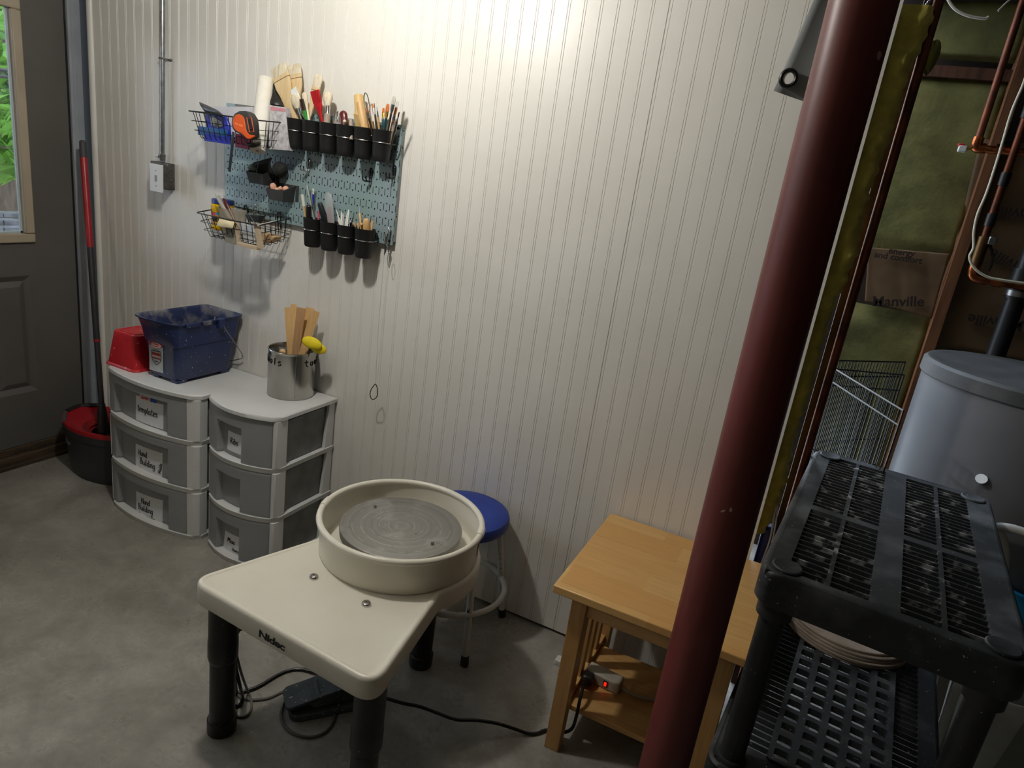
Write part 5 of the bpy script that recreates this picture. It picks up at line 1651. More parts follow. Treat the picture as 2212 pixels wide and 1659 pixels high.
# wheel head
m, nt, b = _nt('clay_dusted_aluminium')
vec = coord(nt)
sx_ = nt.nodes.new('ShaderNodeSeparateXYZ')
nt.links.new(vec, sx_.inputs[0])
r_ = math_n(nt, 'SQRT', math_n(nt, 'ADD', math_n(nt, 'MULTIPLY', sx_.outputs[0], sx_.outputs[0]), math_n(nt, 'MULTIPLY', sx_.outputs[1], sx_.outputs[1])))
nz = noise(nt, vec, 9, 6, .6, 1.5)
rw = math_n(nt, 'MULTIPLY_ADD', nz, .004, r_)
cmb = nt.nodes.new('ShaderNodeCombineXYZ')
nt.links.new(math_n(nt, 'MULTIPLY', rw, 60), cmb.inputs[0])
band = noise(nt, cmb.outputs[0], 1.2, 3)
ln = math_n(nt, 'LESS_THAN', math_n(nt, 'ABSOLUTE', math_n(nt, 'SUBTRACT', math_n(nt, 'FRACT', math_n(nt, 'DIVIDE', r_, .0258)), .5)), .022)
ln = math_n(nt, 'MULTIPLY', ln, math_n(nt, 'LESS_THAN', r_, .165))
ln = math_n(nt, 'MULTIPLY', ln, math_n(nt, 'GREATER_THAN', nz, .5))
patchy = ramp(nt, noise(nt, coord(nt, (1, 1, 1)), 13, 6, .65, .8), .52, .66)
c = mixc(nt, ramp(nt, band, .35, .65), lin((128, 127, 123)), lin((146, 144, 139)))
c = mixc(nt, math_n(nt, 'MULTIPLY', patchy, .5), c, lin((178, 176, 172)))
dk = ramp(nt, noise(nt, coord(nt, (1, 1, 1)), 24, 5, .65), .60, .70)
c = mixc(nt, math_n(nt, 'MULTIPLY', dk, .45), c, lin((92, 90, 86)))
c = mixc(nt, ln, c, lin((186, 184, 178)))
nt.links.new(c, b.inputs['Base Color'])
b.inputs['Metallic'].default_value = .35
nt.links.new(math_n(nt, 'MULTIPLY_ADD', patchy, .2, .42), b.inputs['Roughness'])
M_head = m
WC = Vector((*hom(-.3857, -.5066), 0))
ZH = CAM.z - (CAM.z - .530) * KS
MBh = MB().lathe([(.171, -.026), (.1755, -.024), (.1775, -.004), (.176, -.001), (.174, 0), (.0001, 0)], 96)
hd = MBh.build('wheel_head', M_head, wh, world=False)
hd.location = wm(wh).inverted() @ Vector((WC.x, WC.y, ZH))
MB().lathe([(.035, ZT_ - .002), (.035, ZH - .026)], 24, WC).build('wheel_shaft', M_steel, wh)
for u, v in ((810, 1096.5), (934, 1176)):
    q = atz(u, v, ZH)
    MB().lathe([(.0048, -.001), (.0048, .0075), (.0036, .0095), (.0001, .0098)], 16, q).build('bat_pin', M_steel, wh)
# legs
for lx, ly, rr in ((-.625, -.955, .0345), (-.130, -.985, .0345), (-.315, -.416, .0345), (-.475, -.405, .0345)):
    MB().lathe([(rr + .004, .0), (rr + .0045, .002), (rr + .0045, .040), (rr + .0015, .044), (rr - .001, .0445), (rr - .001, .235), (rr + .0015, .238), (rr + .0045, .250), (rr + .0045, .300), (rr + .003, .306), (rr + .003, ZT_ - .0572)], 28, (lx, ly, 0)).build('leg', M_legblack, wh)
# motor under the table
M_motor = P('grey_blue_motor', (52, 58, 62), .5, c2=(66, 70, 72), nscale=14, specks=((150, 152, 150), 90, .7))
MB().lathe([(.05, .245), (.075, .255), (.098, .31), (.105, ZT_ - .058)], 32, (-.415, -.76, 0)).build('motor_housing', M_motor, wh)
MB().box(-.50, -.24, -.66, -.48, .33, ZT_ - .058).build('drive_box', M_dark, wh, bevel=.01)
# maker's name on the front skirt
n2 = Vector((-fd.y, fd.x)) * -1
y0_ = lambda x: FLc.y + (x - FLc.x) * fd.y / fd.x
A = aty(560, 1366, y0_(-.45))
Bp = aty(616, 1396, y0_(-.38))
vs, fs = text_geo('Nidec', 1.0, .035, .06, spacing=.92)
x_lo, x_hi = min(q[0] for q in vs), max(q[0] for q in vs)
y_lo, y_hi = min(q[1] for q in vs), max(q[1] for q in vs)
ht = .0215
org = Vector((A.x, y0_(A.x), A.z - ht * .52))
Wd = (Bp.x - A.x) * 1.02
mp = lambda q: org + Vector((fd.x, fd.y, 0)) * ((q[0] - x_lo) / (x_hi - x_lo) * Wd) + Vector((n2.x, n2.y, 0)) * .0006 + Vector((0, 0, (q[1] - y_lo) / (y_hi - y_lo) * ht))
MB().add([mp(q) for q in vs], fs).build('brand_lettering', M_ink, wh, smooth=0)
a0 = FLc.lerp(FRc, .30)
a1 = FLc.lerp(FRc, .66)
mb = MB()
for p_, q_, z0, z1 in ((a0, a1, ZT_ - .0145, ZT_ - .0138), (a0, a1, ZT_ - .051, ZT_ - .0503)):
    o3 = Vector((n2.x, n2.y, 0)) * .0004
    mb.quad(Vector((p_.x, p_.y, z0)) + o3, Vector((q_.x, q_.y, z0)) + o3, Vector((q_.x, q_.y, z1)) + o3, Vector((p_.x, p_.y, z1)) + o3)
mb.build('label_edge', P('pale_label_edge', (236, 233, 222), .3), wh, smooth=0)

# foot pedal and its cable
M_ped = P('clay_dusted_pedal', (58, 66, 70), .6, c2=(84, 90, 92), nscale=16, specks=((178, 180, 178), 110, .68))
pd = thing('foot_pedal', 'grey clay-dusted foot pedal on the floor under the pottery wheel', 'pedal', (-.455, -.715, 0), (0, 0, math.radians(-40)))
MB().prism(rrect(-.062, .062, -.115, .115, .03), 0, .022).build('base_plate', M_ped, pd, world=False, bevel=.004)
MB().rings([[(x * .9, y, .022) for x, y in rrect(-.05, .05, -.06, .105, .02)], [(x * .75, y * .8 + .01, .062) for x, y in rrect(-.05, .05, -.06, .105, .02)]]).build('pedal_housing', M_ped, pd, world=False, bevel=.006)
MB().rings([[(x, y, .030 + (y + .12) * .22) for x, y in rrect(-.046, .046, -.125, .085, .018)], [(x, y, .041 + (y + .12) * .22) for x, y in rrect(-.046, .046, -.125, .085, .018)]]).build('tread', M_ped, pd, world=False, bevel=.003)
M_cable = P('grey_cable', (96, 94, 86), .55, c2=(84, 82, 74), nscale=30)
M_cord = P('black_cord', (14, 14, 14), .4, specks=((170, 170, 165), 130, .72))
fz = lambda u, v, z=.004: atz(u, v, z)
path = [aty(506, 1340, -.90), aty(489, 1356, -.93), aty(489, 1385, -.935), aty(500, 1425, -.93), aty(508, 1462, -.92), fz(511, 1492, .02), fz(522, 1508), fz(545, 1512), fz(580, 1508), fz(612, 1494), fz(640, 1487, .012), fz(672, 1486, .02), fz(700, 1497, .012), fz(719, 1522), fz(722, 1550), fz(710, 1574), fz(690, 1588), fz(665, 1592), fz(638, 1586), fz(616, 1570), fz(607, 1548), fz(610, 1527), fz(620, 1509, .012), fz(640, 1495, .028), fz(655, 1488, .035)]
cb2 = thing('pedal_cable', 'grey pedal cable looping on the floor in front of the foot pedal', 'cable', fz(665, 1592, 0))
MB().tube(catmull(path, 6), .0042, 8).build('cable', M_cable, cb2)
sr0, sr1 = fz(618, 1511, .012), fz(646, 1491, .032)
mb = MB()
mb.tube([sr0.lerp(sr1, k / 14) for k in range(15)], [.0062 if k % 2 else .0048 + .0022 * k / 14 for k in range(15)], 8)
mb.build('strain_relief', M_cable, cb2)
path = [aty(524, 1352, -.90), aty(512, 1372, -.92), aty(510, 1405, -.925), aty(520, 1450, -.92), fz(534, 1490, .02), fz(543, 1515), fz(541, 1535), fz(530, 1547), fz(515, 1548), fz(500, 1542), fz(486, 1532)]
o = MB().tube(catmull(path, 6), .0036, 8).build('sensor_cable', M_cable)
tag(o, 'thin grey cable hanging beside the front left leg of the pottery wheel', 'cable')
path = [aty(534, 1352, -.88), aty(508, 1368, -.91), aty(505, 1400, -.92), aty(509, 1440, -.915), aty(518, 1480, -.905), fz(524, 1508, .006), fz(516, 1524, .006), fz(500, 1522, .006), fz(480, 1508, .006), Vector((-.66, -.80, .006)), Vector((-.60, -.66, .006)), Vector((-.30, -.66, .03)), fz(800, 1500, .075), fz(832, 1508, .085), fz(870, 1519, .085), fz(905, 1526, .08), fz(945, 1540, .07), fz(985, 1554, .06), fz(1030, 1556, .045), fz(1075, 1563, .03), fz(1110, 1574, .016), fz(1140, 1584, .007), fz(1160, 1584, .006), fz(1180, 1577, .007), Vector((.190, -.447, .012)), Vector((.228, -.4455, .045)), Vector((.236, -.445, .10)), Vector((.232, -.425, .15)), Vector((.226, -.38, .165)), Vector((.2225, -.348, .156))]
pw = thing('electric_lead', 'black power cord snaking across the floor from the pottery wheel to the wooden table', 'cord', fz(1140, 1584, 0))
MB().tube(catmull(path, 6), .0052, 8).build('cord', M_cord, pw)

# ================================================================== blue stool
M_vinyl = P('blue_vinyl', (34, 60, 150), .42, c2=(30, 54, 140), nscale=20, bump=.06, bscale=350)
M_stoolwhite = P('white_stool_tube', (206, 206, 202), .35, c2=(198, 198, 194), nscale=10)
SX, SY = -.345, -.165
stl = thing('stool', 'blue padded round stool with white tube legs beside the wall, behind the pottery wheel', 'stool', (SX, SY, 0))
MB().lathe([(.140, .410), (.151, .412), (.1565, .421), (.157, .438), (.152, .451), (.140, .458), (.09, .461), (.0001, .462)], 56, (SX, SY, 0)).build('seat', M_vinyl, stl)
MB().lathe([(.132, .402), (.138, .411)], 40, (SX, SY, 0)).build('seat_base', M_black_plastic, stl)
RC = Vector((-.350, -.185, 0))
for lx, ly in ((-.189, -.341), (-.202, -.028), (-.510, -.335), (-.505, -.030)):
    top_ = Vector((SX + (lx - RC.x) * .62, SY + (ly - RC.y) * .62, .404))
    bt = Vector((lx, ly, .0))
    dn = (bt - top_).normalized()
    lg = MB().tube([top_, bt - dn * .02], .0118, 14).build('leg', M_stoolwhite, stl)
    MB().tube([bt - dn * .034, bt - dn * .031, bt - dn * .002, bt + Vector((0, 0, 0))], [.0128, .0140, .0145, .012], 14).build('rubber_tip', M_black_plastic, lg)
    if ly < -.1 and lx > -.3:
        P_ = lambda f: top_.lerp(bt, f)
        cdir = (CAM - P_(.6)).normalized()
        vs, fs = text_geo('Nidec', .017, .0006)
        side = dn.cross(cdir).normalized()
        out_ = side.cross(dn).normalized()
        if out_.dot(cdir) < 0:
            out_ = -out_
        ang = .25
        mb = MB()
        mb.add([P_(.57) - dn * q[0] + (side * math.sin(ang - q[1] / .0118) + out_ * math.cos(ang - q[1] / .0118)) * .01195 for q in vs], fs)
        mb.build('brand_lettering', M_ink, lg, smooth=0)
    if ly > -.1 and lx > -.3:
        P_ = lambda f: top_.lerp(bt, f)
        for k in range(10):
            f = .32 + k * .05
            q = P_(f) + Vector((.45, -.89, 0)) * .0112
            MB().ball(q, .0018, 8, 6).build('height_mark', M_dark, lg)
rg_ = [Vector((RC.x + .188 * math.cos(2 * PI * k / 60), RC.y + .188 * math.sin(2 * PI * k / 60), .172)) for k in range(60)]
MB().tube(rg_, .0098, 12, closed=True).build('foot_ring', M_stoolwhite, stl)
q = atz(968, 1324, .172)
a = math.atan2(q.y - RC.y, q.x - RC.x)
MB().tube([(RC.x + .188 * math.cos(a + t), RC.y + .188 * math.sin(a + t), .172) for t in (-.14, -.07, 0, .07, .14)], .0112, 12).build('ring_sleeve', M_stoolwhite, stl)

# ================================================================== wooden end table
M_oak = wood('honey_wood', (212, 172, 112), (192, 146, 84), 3.2, (1.2, 12, 12), .36, .15)
M_oakv = wood('honey_wood_upright', (204, 162, 102), (180, 134, 76), 3.2, (12, 12, 1.2), .42, .1)
TX0, TX1, TY0, TY1, TZ = .120, .655, -.528, -.012, .545
tb2 = thing('end_table', 'honey wood slatted end table against the white wall beside the red pole', 'table', ((TX0 + TX1) / 2, -.27, 0))
rn = random.Random(2)
# top: glued boards, pattern in the mesh
mb = MB()
ys_ = [TY0, -.42, -.305, -.20, -.11, TY1]
m, nt, b = _nt('honey_board_top')
vec = coord(nt, (1, 1, 1))
sx_ = nt.nodes.new('ShaderNodeSeparateXYZ')
nt.links.new(vec, sx_.inputs[0])
fy = math_n(nt, 'DIVIDE', math_n(nt, 'ADD', sx_.outputs[1], 2.0), .104)
row = math_n(nt, 'FLOOR', fy)
wn_ = nt.nodes.new('ShaderNodeTexWhiteNoise')
wn_.noise_dimensions = '1D'
nt.links.new(row, wn_.inputs['W'])
fx_ = math_n(nt, 'FLOOR', math_n(nt, 'ADD', math_n(nt, 'DIVIDE', sx_.outputs[0], .33), math_n(nt, 'MULTIPLY', wn_.outputs[0], 7)))
w2 = nt.nodes.new('ShaderNodeTexWhiteNoise')
w2.noise_dimensions = '2D'
cmb = nt.nodes.new('ShaderNodeCombineXYZ')
nt.links.new(row, cmb.inputs[0])
nt.links.new(fx_, cmb.inputs[1])
nt.links.new(cmb.outputs[0], w2.inputs['Vector'])
off = nt.nodes.new('ShaderNodeVectorMath')
off.operation = 'ADD'
sc3 = nt.nodes.new('ShaderNodeVectorMath')
sc3.operation = 'SCALE'
nt.links.new(w2.outputs['Color'], sc3.inputs[0])
sc3.inputs['Scale'].default_value = 5
nt.links.new(coord(nt, (1.2, 12, 12)), off.inputs[0])
nt.links.new(sc3.outputs[0], off.inputs[1])
g1 = ramp(nt, noise(nt, off.outputs[0], 3.0, 6, .62, 1.4), .34, .70)
g2_ = noise(nt, off.outputs[0], 16, 3)
f_ = math_n(nt, 'MULTIPLY_ADD', g2_, .25, math_n(nt, 'MULTIPLY', g1, .7), clamp=True)
c = mixc(nt, f_, lin((226, 188, 124)), lin((204, 158, 92)))
c = mixc(nt, math_n(nt, 'MULTIPLY', w2.outputs[0], .7), c, lin((206, 150, 82)))
edge = math_n(nt, 'LESS_THAN', math_n(nt, 'FRACT', fy), .012)
c = mixc(nt, math_n(nt, 'MULTIPLY', edge, .5), c, lin((150, 100, 48)))
nt.links.new(c, b.inputs['Base Color'])
b.inputs['Roughness'].default_value = .36
b.inputs['Coat Weight'].default_value = .12
M_boards = m
MB().box(TX0, TX1, TY0, TY1, TZ - .024, TZ).build('table_top', M_boards, tb2, bevel=.003)
LW = .043
lx0, lx1, ly0, ly1 = .172, .566, -.503, -.083
for x in (lx0, lx1):
    for y in (ly0, ly1):
        MB().box(x, x + LW, y, y + LW, 0, TZ - .024).build('leg', M_oakv, tb2, bevel=.002)
MB().box(lx0 + LW, lx1, ly0 + .012, ly0 + .030, .462, TZ - .024).build('front_apron', M_oak, tb2, bevel=.001)
for x in (lx0 + .012, lx1 + .012):
    MB().box(x, x + .018, ly0 + LW, ly1, .470, TZ - .024).build('side_rail', M_oak, tb2, bevel=.001)
    MB().box(x, x + .018, ly0 + LW, ly1, .095, .135).build('side_rail', M_oak, tb2, bevel=.001)
    for k in range(4):
        yc = ly0 + LW + (ly1 - ly0 - LW) * (k + 1) / 5 * 1.0
        MB().box(x + .004, x + .014, yc - .017, yc + .017, .135, .470).build('slat', M_oakv, tb2, bevel=.001)
MB().box(lx0 + .030, lx1 + .012, -.430, -.110, .096, .114).build('lower_shelf', M_oak, tb2, bevel=.002)

# power strip on the lower shelf
M_strip = P('beige_strip_plastic', (186, 180, 164), .45, c2=(178, 172, 156), nscale=12)
ps = thing('power_strip', 'beige power strip with a lit red switch on the lower shelf of the wooden table', 'power strip', (.25, -.28, .114))
Mp = Matrix.Translation((.262, -.285, .1145)) @ Matrix.Rotation(math.radians(-4), 4, 'Z')
MB().box(-.055, .058, -.024, .024, 0, .040, Mp).build('strip_body', M_strip, ps, bevel=.006, seg=3)
MB().box(.008, .022, -.0262, -.0235, .012, .031, Mp).build('switch_frame', M_black_plastic, ps, smooth=0)
m, nt, b = _nt('lit_red_switch')
b.inputs['Base Color'].default_value = lin((200, 20, 16))
b.inputs['Emission Color'].default_value = lin((255, 30, 16))
b.inputs['Emission Strength'].default_value = 1.6
MB().box(.011, .019, -.0285, -.0258, .015, .028, Mp).build('switch_rocker', m, ps, bevel=.001)
MB().tube(catmull([Mp @ Vector((.055, .0, .014)), Mp @ Vector((.085, .004, .008)), Vector((.40, -.28, .121)), Vector((.47, -.24, .121)), Vector((.54, -.20, .121)), Vector((.60, -.16, .119))], 6), .0042, 8).build('flex', P('pale_flex', (168, 164, 150), .5), ps)
pg2 = thing('power_plug', 'black plug pushed into the beige power strip', 'plug', (.2225, -.322, .12))
MB().box(.206, .240, -.342, -.310, .126, .156).build('plug_body', M_black_plastic, pg2, bevel=.006)
MB().box(-.010, .010, -.0, .010, 0, .028, Matrix.Translation((.2225, -.348, .128))).build('finger_grip', M_black_plastic, pg2, bevel=.003)
q = atz(1207, 1432, .0)
o = MB().prism(rrect(-.012, .012, -.016, .016, .005), 0, .020).build('white_plug', M_whiteplastic, bevel=.003)
o.location = (q.x, q.y, 0)
tag(o, 'small white plug end on the floor left of the wooden table leg', 'plug')

# ================================================================== steel post
M_post = P('red_primer_paint', (104, 42, 38), .42, c2=(88, 34, 31), nscale=7, stretch=(1, 1, .3), specks=((186, 150, 132), 26, .735), bump=.06, bscale=40)
po = thing('steel_post', 'tall dark red painted steel post in front of the wooden table', 'post', (.520, -.800, 0))
MB().lathe([(.0508, .012), (.0508, ZC - .012)], 48, (.520, -.80, 0)).build('tube', M_post, po)
MB().box(.43, .61, -.89, -.71, 0, .012).build('base_plate', M_post, po, bevel=.002)
MB().box(.43, .61, -.89, -.71, ZC - .012, ZC - .0005).build('cap_plate', M_post, po, bevel=.002)

# grey sheet with a grommet behind the post
M_tarp = P('grey_vinyl_sheet', (150, 155, 156), .5, c2=(144, 149, 150), nscale=5)
M_grom = P('black_grommet', (24, 24, 24), .3, .4)
yT = -.16
A, Bq = aty(1671, 196, yT), aty(1752, 0, yT)
low = aty(1736, 217, yT + .01)
dx_ = (Bq.x - A.x) / (Bq.z - A.z)
zt = ZC - .01
xt = A.x + dx_ * (zt - A.z)
rows = []
for j in range(11):
    f = j / 10
    l_ = Vector((A.x + (xt - A.x) * f + .006 * math.sin(f * PI), yT, A.z + (zt - A.z) * f))
    r0_ = A + (low - A) * 2.05
    r_ = Vector((r0_.x + .02 * f, yT + .03, r0_.z + (zt - r0_.z) * f))
    rows.append([l_.lerp(r_, k / 8) + Vector((0, .012 * math.sin(k / 8 * PI), 0)) for k in range(9)])
sh2 = thing('hanging_sheet', 'grey vinyl sheet corner with a black grommet hanging behind the red post', 'sheet', (A.x + .05, yT, A.z))
MB().sheet(rows).build('sheet', M_tarp, sh2, solid=.0015, smooth=60)
gq = aty(1703, 169, yT - .002)
MB().tube([gq + Vector((.0175 * math.cos(2 * PI * k / 28), -.001, .0185 * math.sin(2 * PI * k / 28))) for k in range(28)], .0052, 8, closed=True).build('grommet', M_grom, sh2)
MB().add([gq + Vector((.0145 * math.cos(2 * PI * k / 24), -.0012, .0155 * math.sin(2 * PI * k / 24))) for k in range(24)], [tuple(range(24))]).build('grommet_hole', M_white, sh2, smooth=0)
# ================================================================== black resin shelf unit
M_resin = P('black_resin', (30, 32, 34), .5, c2=(46, 48, 51), nscale=7, stretch=(1, 1, 1), specks=((150, 152, 154), 170, .73), bump=.08, bscale=60)
M_resin_top = P('clay_scuffed_resin', (40, 43, 46), .55, c2=(96, 100, 104), nscale=7, nlo=.48, nhi=.76, specks=((190, 190, 188), 150, .72), bump=.08, bscale=60)
M_slat = P('clay_dusted_slat', (38, 40, 42), .5, c2=(150, 152, 152), nscale=28, nlo=.55, nhi=.66)
S0 = Vector((.597, -.745, 0))
su, sv = Vector((.9963, -.0854, 0)), Vector((.0854, .9963, 0))
MS = Matrix((su, sv, Vector((0, 0, 1)))).transposed().to_4x4()
MS.translation = S0
SW, SL = .470, .905
shf = thing('shelf_unit', 'black ventilated plastic shelf unit smeared with clay at the right of the red post', 'shelf', MS @ Vector((SW / 2, SL / 2, 0)))


def plate(mb, rects, z0, z1):
    for a0, a1, b0, b1 in rects:
        mb.box(a0, a1, b0, b1, z0, z1, MS)


ZS = .900
# top tier: frame bars, skirt, slatted panels
mb = MB()
plate(mb, [(.012, .050, .012, SL - .012), (.202, .256, .038, .866), (.406, SW - .012, .012, SL - .012), (.050, .406, .006, .038), (.050, .406, .866, SL - .006), (.050, .202, .402, .430), (.256, .406, .402, .430)], ZS - .012, ZS)
fr_ = mb.build('top_frame', M_resin_top, shf, smooth=0)
for a0, a1 in ((.050, .202), (.256, .406)):
    for b0, b1 in ((.038, .402), (.430, .866)):
        mb = MB()
        n = round((b1 - b0) / .0235)
        for k in range(1, n):
            y = b0 + (b1 - b0) * k / n
            mb.box(a0, a1, y - .0022, y + .0022, ZS - .018, ZS - .0015, MS)
        mb.box((a0 + a1) / 2 - .0045, (a0 + a1) / 2 + .0045, b0, b1, ZS - .019, ZS - .0005, MS)
        mb.build('slat_panel', M_slat, shf, smooth=0)
oo = rrect(0, SW, 0, SL, .045, 8)
ii = lambda d: rrect(d, SW - d, d, SL - d, .045 - d, 8)
MB().rings([[MS @ Vector((x, y, z)) for x, y in ii(d)] for d, z in ((.004, ZS - .075), (.0, ZS - .070), (.0, ZS - .010), (.003, ZS - .003), (.009, ZS + .0005), (.014, ZS + .0005), (.014, ZS - .012), (.012, ZS - .07))], cap0=False, cap1=False).build('skirt', M_resin_top, shf, smooth=50)
CR_ = [(.048, .048), (SW - .048, .048), (.048, SL - .048), (SW - .048, SL - .048)]
for a, b_ in CR_:
    c_ = MS @ Vector((a, b_, 0))
    MB().lathe([(.030, ZS + .0002), (.030, ZS + .004), (.027, ZS + .006), (.012, ZS + .003), (.0001, ZS + .002)], 24, c_).build('leg_cap', M_resin_top, shf)
    MB().lathe([(.036, ZS - .11), (.036, ZS - .012)], 24, c_).build('leg_socket', M_resin, shf)
    MB().lathe([(.0265, .0), (.0265, ZS - .1)], 24, c_).build('leg', M_resin, shf)
# lower tier
ZL2 = .410
mb = MB()
plate(mb, [(.008, .050, .03, SL - .03), (.424, SW - .008, .03, SL - .03), (.03, SW - .03, .006, .105), (.03, SW - .03, SL - .05, SL - .006)], ZL2 - .012, ZL2)
mb.build('lower_frame', M_resin_top, shf, smooth=0)
for a0, a1 in ((.050, .120), (.363, .424)):
    mb = MB()
    n = 32
    for k in range(1, n):
        y = .105 + (SL - .155) * k / n
        mb.box(a0, a1, y - .0012, y + .0012, ZL2 - .016, ZL2 - .002, MS)
    mb.build('slat_panel', M_resin_top, shf, smooth=0)
MB().rings([[MS @ Vector((x, y, z)) for x, y in ii(d)] for d, z in ((.004, ZL2 - .065), (.0, ZL2 - .06), (.0, ZL2 - .004), (.006, ZL2 + .001), (.010, ZL2 + .001), (.010, ZL2 - .06))], cap0=False, cap1=False).build('lower_skirt', M_resin_top, shf, smooth=50)
for a, b_ in CR_:
    c_ = MS @ Vector((a, b_, 0))
    MB().lathe([(.034, ZL2 - .09), (.034, ZL2 + .004), (.030, ZL2 + .010)], 24, c_).build('leg_socket', M_resin, shf)
# square-holed panel between the lower slats: a plate with rounded holes cut row by row
NCOL, pitch = 5, .0486
ga0, gb0 = .120, .095
nrow = 15
gz0, gz1 = ZL2 - .010, ZL2 + .008
mb = MB()
hole = lambda cx, cy, r=.0165: [(cx + x, cy + y) for x, y in rrect(-r, r, -r, r, .006, 3)]
for i in range(NCOL):
    for j in range(nrow):
        cx, cy = ga0 + pitch * (i + .5), gb0 + pitch * (j + .5)
        h = hole(cx, cy)
        m_ = len(h)
        # outer cell ring sampled to match the hole ring
        o_ = []
        for x, y in h:
            dx, dy = x - cx, y - cy
            s_ = pitch / 2 / max(abs(dx), abs(dy))
            o_.append((cx + dx * s_, cy + dy * s_))
        # square up the corners
        for q_ in (0, 4, 8, 12):
            k_ = [q_ + 1, q_ + 2]
            sx2 = 1 if h[q_ + 1][0] > cx else -1
            sy2 = 1 if h[q_ + 1][1] > cy else -1
            for kk in k_:
                o_[kk] = (cx + sx2 * pitch / 2, cy + sy2 * pitch / 2)
        rs = [[MS @ Vector((x, y, gz1)) for x, y in o_], [MS @ Vector((x, y, gz1)) for x, y in h], [MS @ Vector((x, y, gz0)) for x, y in h], [MS @ Vector((x, y, gz0)) for x, y in o_]]
        mb.rings(rs, cap0=False, cap1=False)
x0_, x1_, y0g, y1g = ga0, ga0 + NCOL * pitch, gb0, gb0 + nrow * pitch
for a, b_, c_, d_ in ((x0_, x0_ - .004, y0g, y1g), (x1_, x1_ + .004, y0g, y1g)):
    mb.box(min(a, b_), max(a, b_), c_, d_, gz0, gz1, MS)
mb.box(x0_, x1_, y0g - .004, y0g, gz0, gz1, MS)
mb.build('grid_panel', M_resin_top, shf, smooth=0, doubles=True)

# round bats on the lower tier
M_bat = P('grey_brown_bat', (168, 154, 140), .7, c2=(142, 128, 114), nscale=12, stretch=(1, 1, 20), bump=.1)
bl_ = ('lowest round grey-brown bat of the stack on the lower black shelf', 'second round bat from the bottom of the stack', 'third round bat from the bottom of the stack', 'fourth round bat, second from the top of the stack', 'topmost round bat of the stack under the black shelf')
bc = Vector((.882, .002, 0))
for k in range(5):
    ox, oy = ((0, 0), (.003, -.002), (-.003, .002), (.002, .003), (-.004, .008))[k]
    r = (.178, .178, .1775, .176, .174)[k]
    o = MB().lathe([(r - .0015, 0), (r, .0015), (r, .0065), (r - .0015, .008), (.0001, .008)], 72).build('pottery_bat', M_bat)
    o.location = (bc.x + ox, bc.y + oy, ZL2 + .0085 + k * .0086)
    tag(o, bl_[k], 'bat', 'round bats on the lower shelf')

# ================================================================== wall end: insulation, furring strip, pipe
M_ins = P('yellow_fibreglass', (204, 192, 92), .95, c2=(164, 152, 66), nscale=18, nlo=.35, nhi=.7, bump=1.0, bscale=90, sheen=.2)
M_ins2 = P('shaded_fibreglass', (128, 124, 72), .95, c2=(92, 90, 52), nscale=9, nlo=.35, nhi=.7, bump=1.0, bscale=70)  # darker fibreglass copy; shade of the utility space is put into its colour


def batt(name, lab, x_of, y0, z0, z1, ny, nz_, mat, seed, cat='insulation', group=None):
    """ragged end of an insulation batt: a bulging strip whose right edge x_of(z) wanders"""
    rn = random.Random(seed)
    ph = [rn.uniform(0, 6.3) for _ in range(8)]
    rows = []
    for j in range(nz_ + 1):
        z = z0 + (z1 - z0) * j / nz_
        xe = x_of(z) + .004 * math.sin(17 * z + ph[0]) + .002 * math.sin(83 * z + ph[1]) + .003 * math.sin(171 * z + ph[2])
        row = []
        for k in range(ny + 1):
            f = k / ny
            a = PI * f
            bul = .004 * math.sin(29 * z + 5 * f + ph[3]) + .003 * math.sin(61 * z - 9 * f + ph[4]) + .002 * math.sin(140 * z + 14 * f + ph[5])
            x = .560 + (xe - .560) * math.sin(a) ** .45
            y = y0 + .012 + (1 - math.cos(a)) * .042 + bul
            row.append((x, y, z))
        rows.append(row)
    o = MB().sheet(rows).build(name, mat, smooth=70)
    base = Vector((.575, y0 + .05, z0))
    o.data.transform(Matrix.Translation(-base))
    o.location = base
    return tag(o, lab, cat, group)


xo = [(2.13, .648), (2.06, .655), (1.95, .632), (1.8, .628), (1.65, .626), (1.5, .628), (1.35, .618), (1.2, .612), (1.0, .612), (.8, .616), (.7, .610), (.62, .600), (.5, .59)]


def x_of(z):
    for (z1, a), (z0, b_) in zip(xo, xo[1:]):
        if z <= z1 and z >= z0:
            return b_ + (a - b_) * (z - z0) / (z1 - z0)
    return xo[0][1] if z > xo[0][0] else xo[-1][1]


batt('insulation_batt', 'ragged yellow insulation bulging out of the end of the white wall', x_of, .012, .62, 2.115, 14, 150, M_ins, 3)
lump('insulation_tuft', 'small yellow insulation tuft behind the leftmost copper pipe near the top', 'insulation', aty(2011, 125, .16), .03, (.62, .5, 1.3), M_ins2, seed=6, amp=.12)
MB_ = MB().box(.6225, .6455, .125, .165, 0, 2.45)
o = MB_.build('wood_stud', M_stud, smooth=0)
tag(o, 'dark brown wood stud standing left of the leftmost copper pipe', 'stud')
po2 = thing('copper_pipe', 'long straight copper pipe running floor to ceiling beside the yellow insulation', 'pipe', (.6535, .09, 0))
MB().tube([(.6525, .09, .004), (.6545, .09, 2.445)], .0125, 16).build('tube', M_copper_dull, po2)
fx0, fx1 = aty(2012, -2, .10), aty(1929, 78, .03)
t = thing('armoured_cable', 'silver ribbed armoured cable drooping behind the end of the white wall', 'cable', fx1)
pp = catmull([fx0 + Vector((.05, .02, .12)), fx0, aty(1985, 32, .085), aty(1955, 58, .06), fx1, fx1 + Vector((-.05, .02, -.03))], 40)
MB().tube(pp, [.0052 if k % 4 < 2 else .0040 for k in range(len(pp))], 8).build('sheath', M_steel, t)
o = MB().box(.588, .625, .07, .12, .40, .63).build('blue_bag', P('dark_blue_bag', (24, 40, 110), .4, c2=(14, 24, 70), nscale=20, bump=.5, bscale=30), bevel=.012)
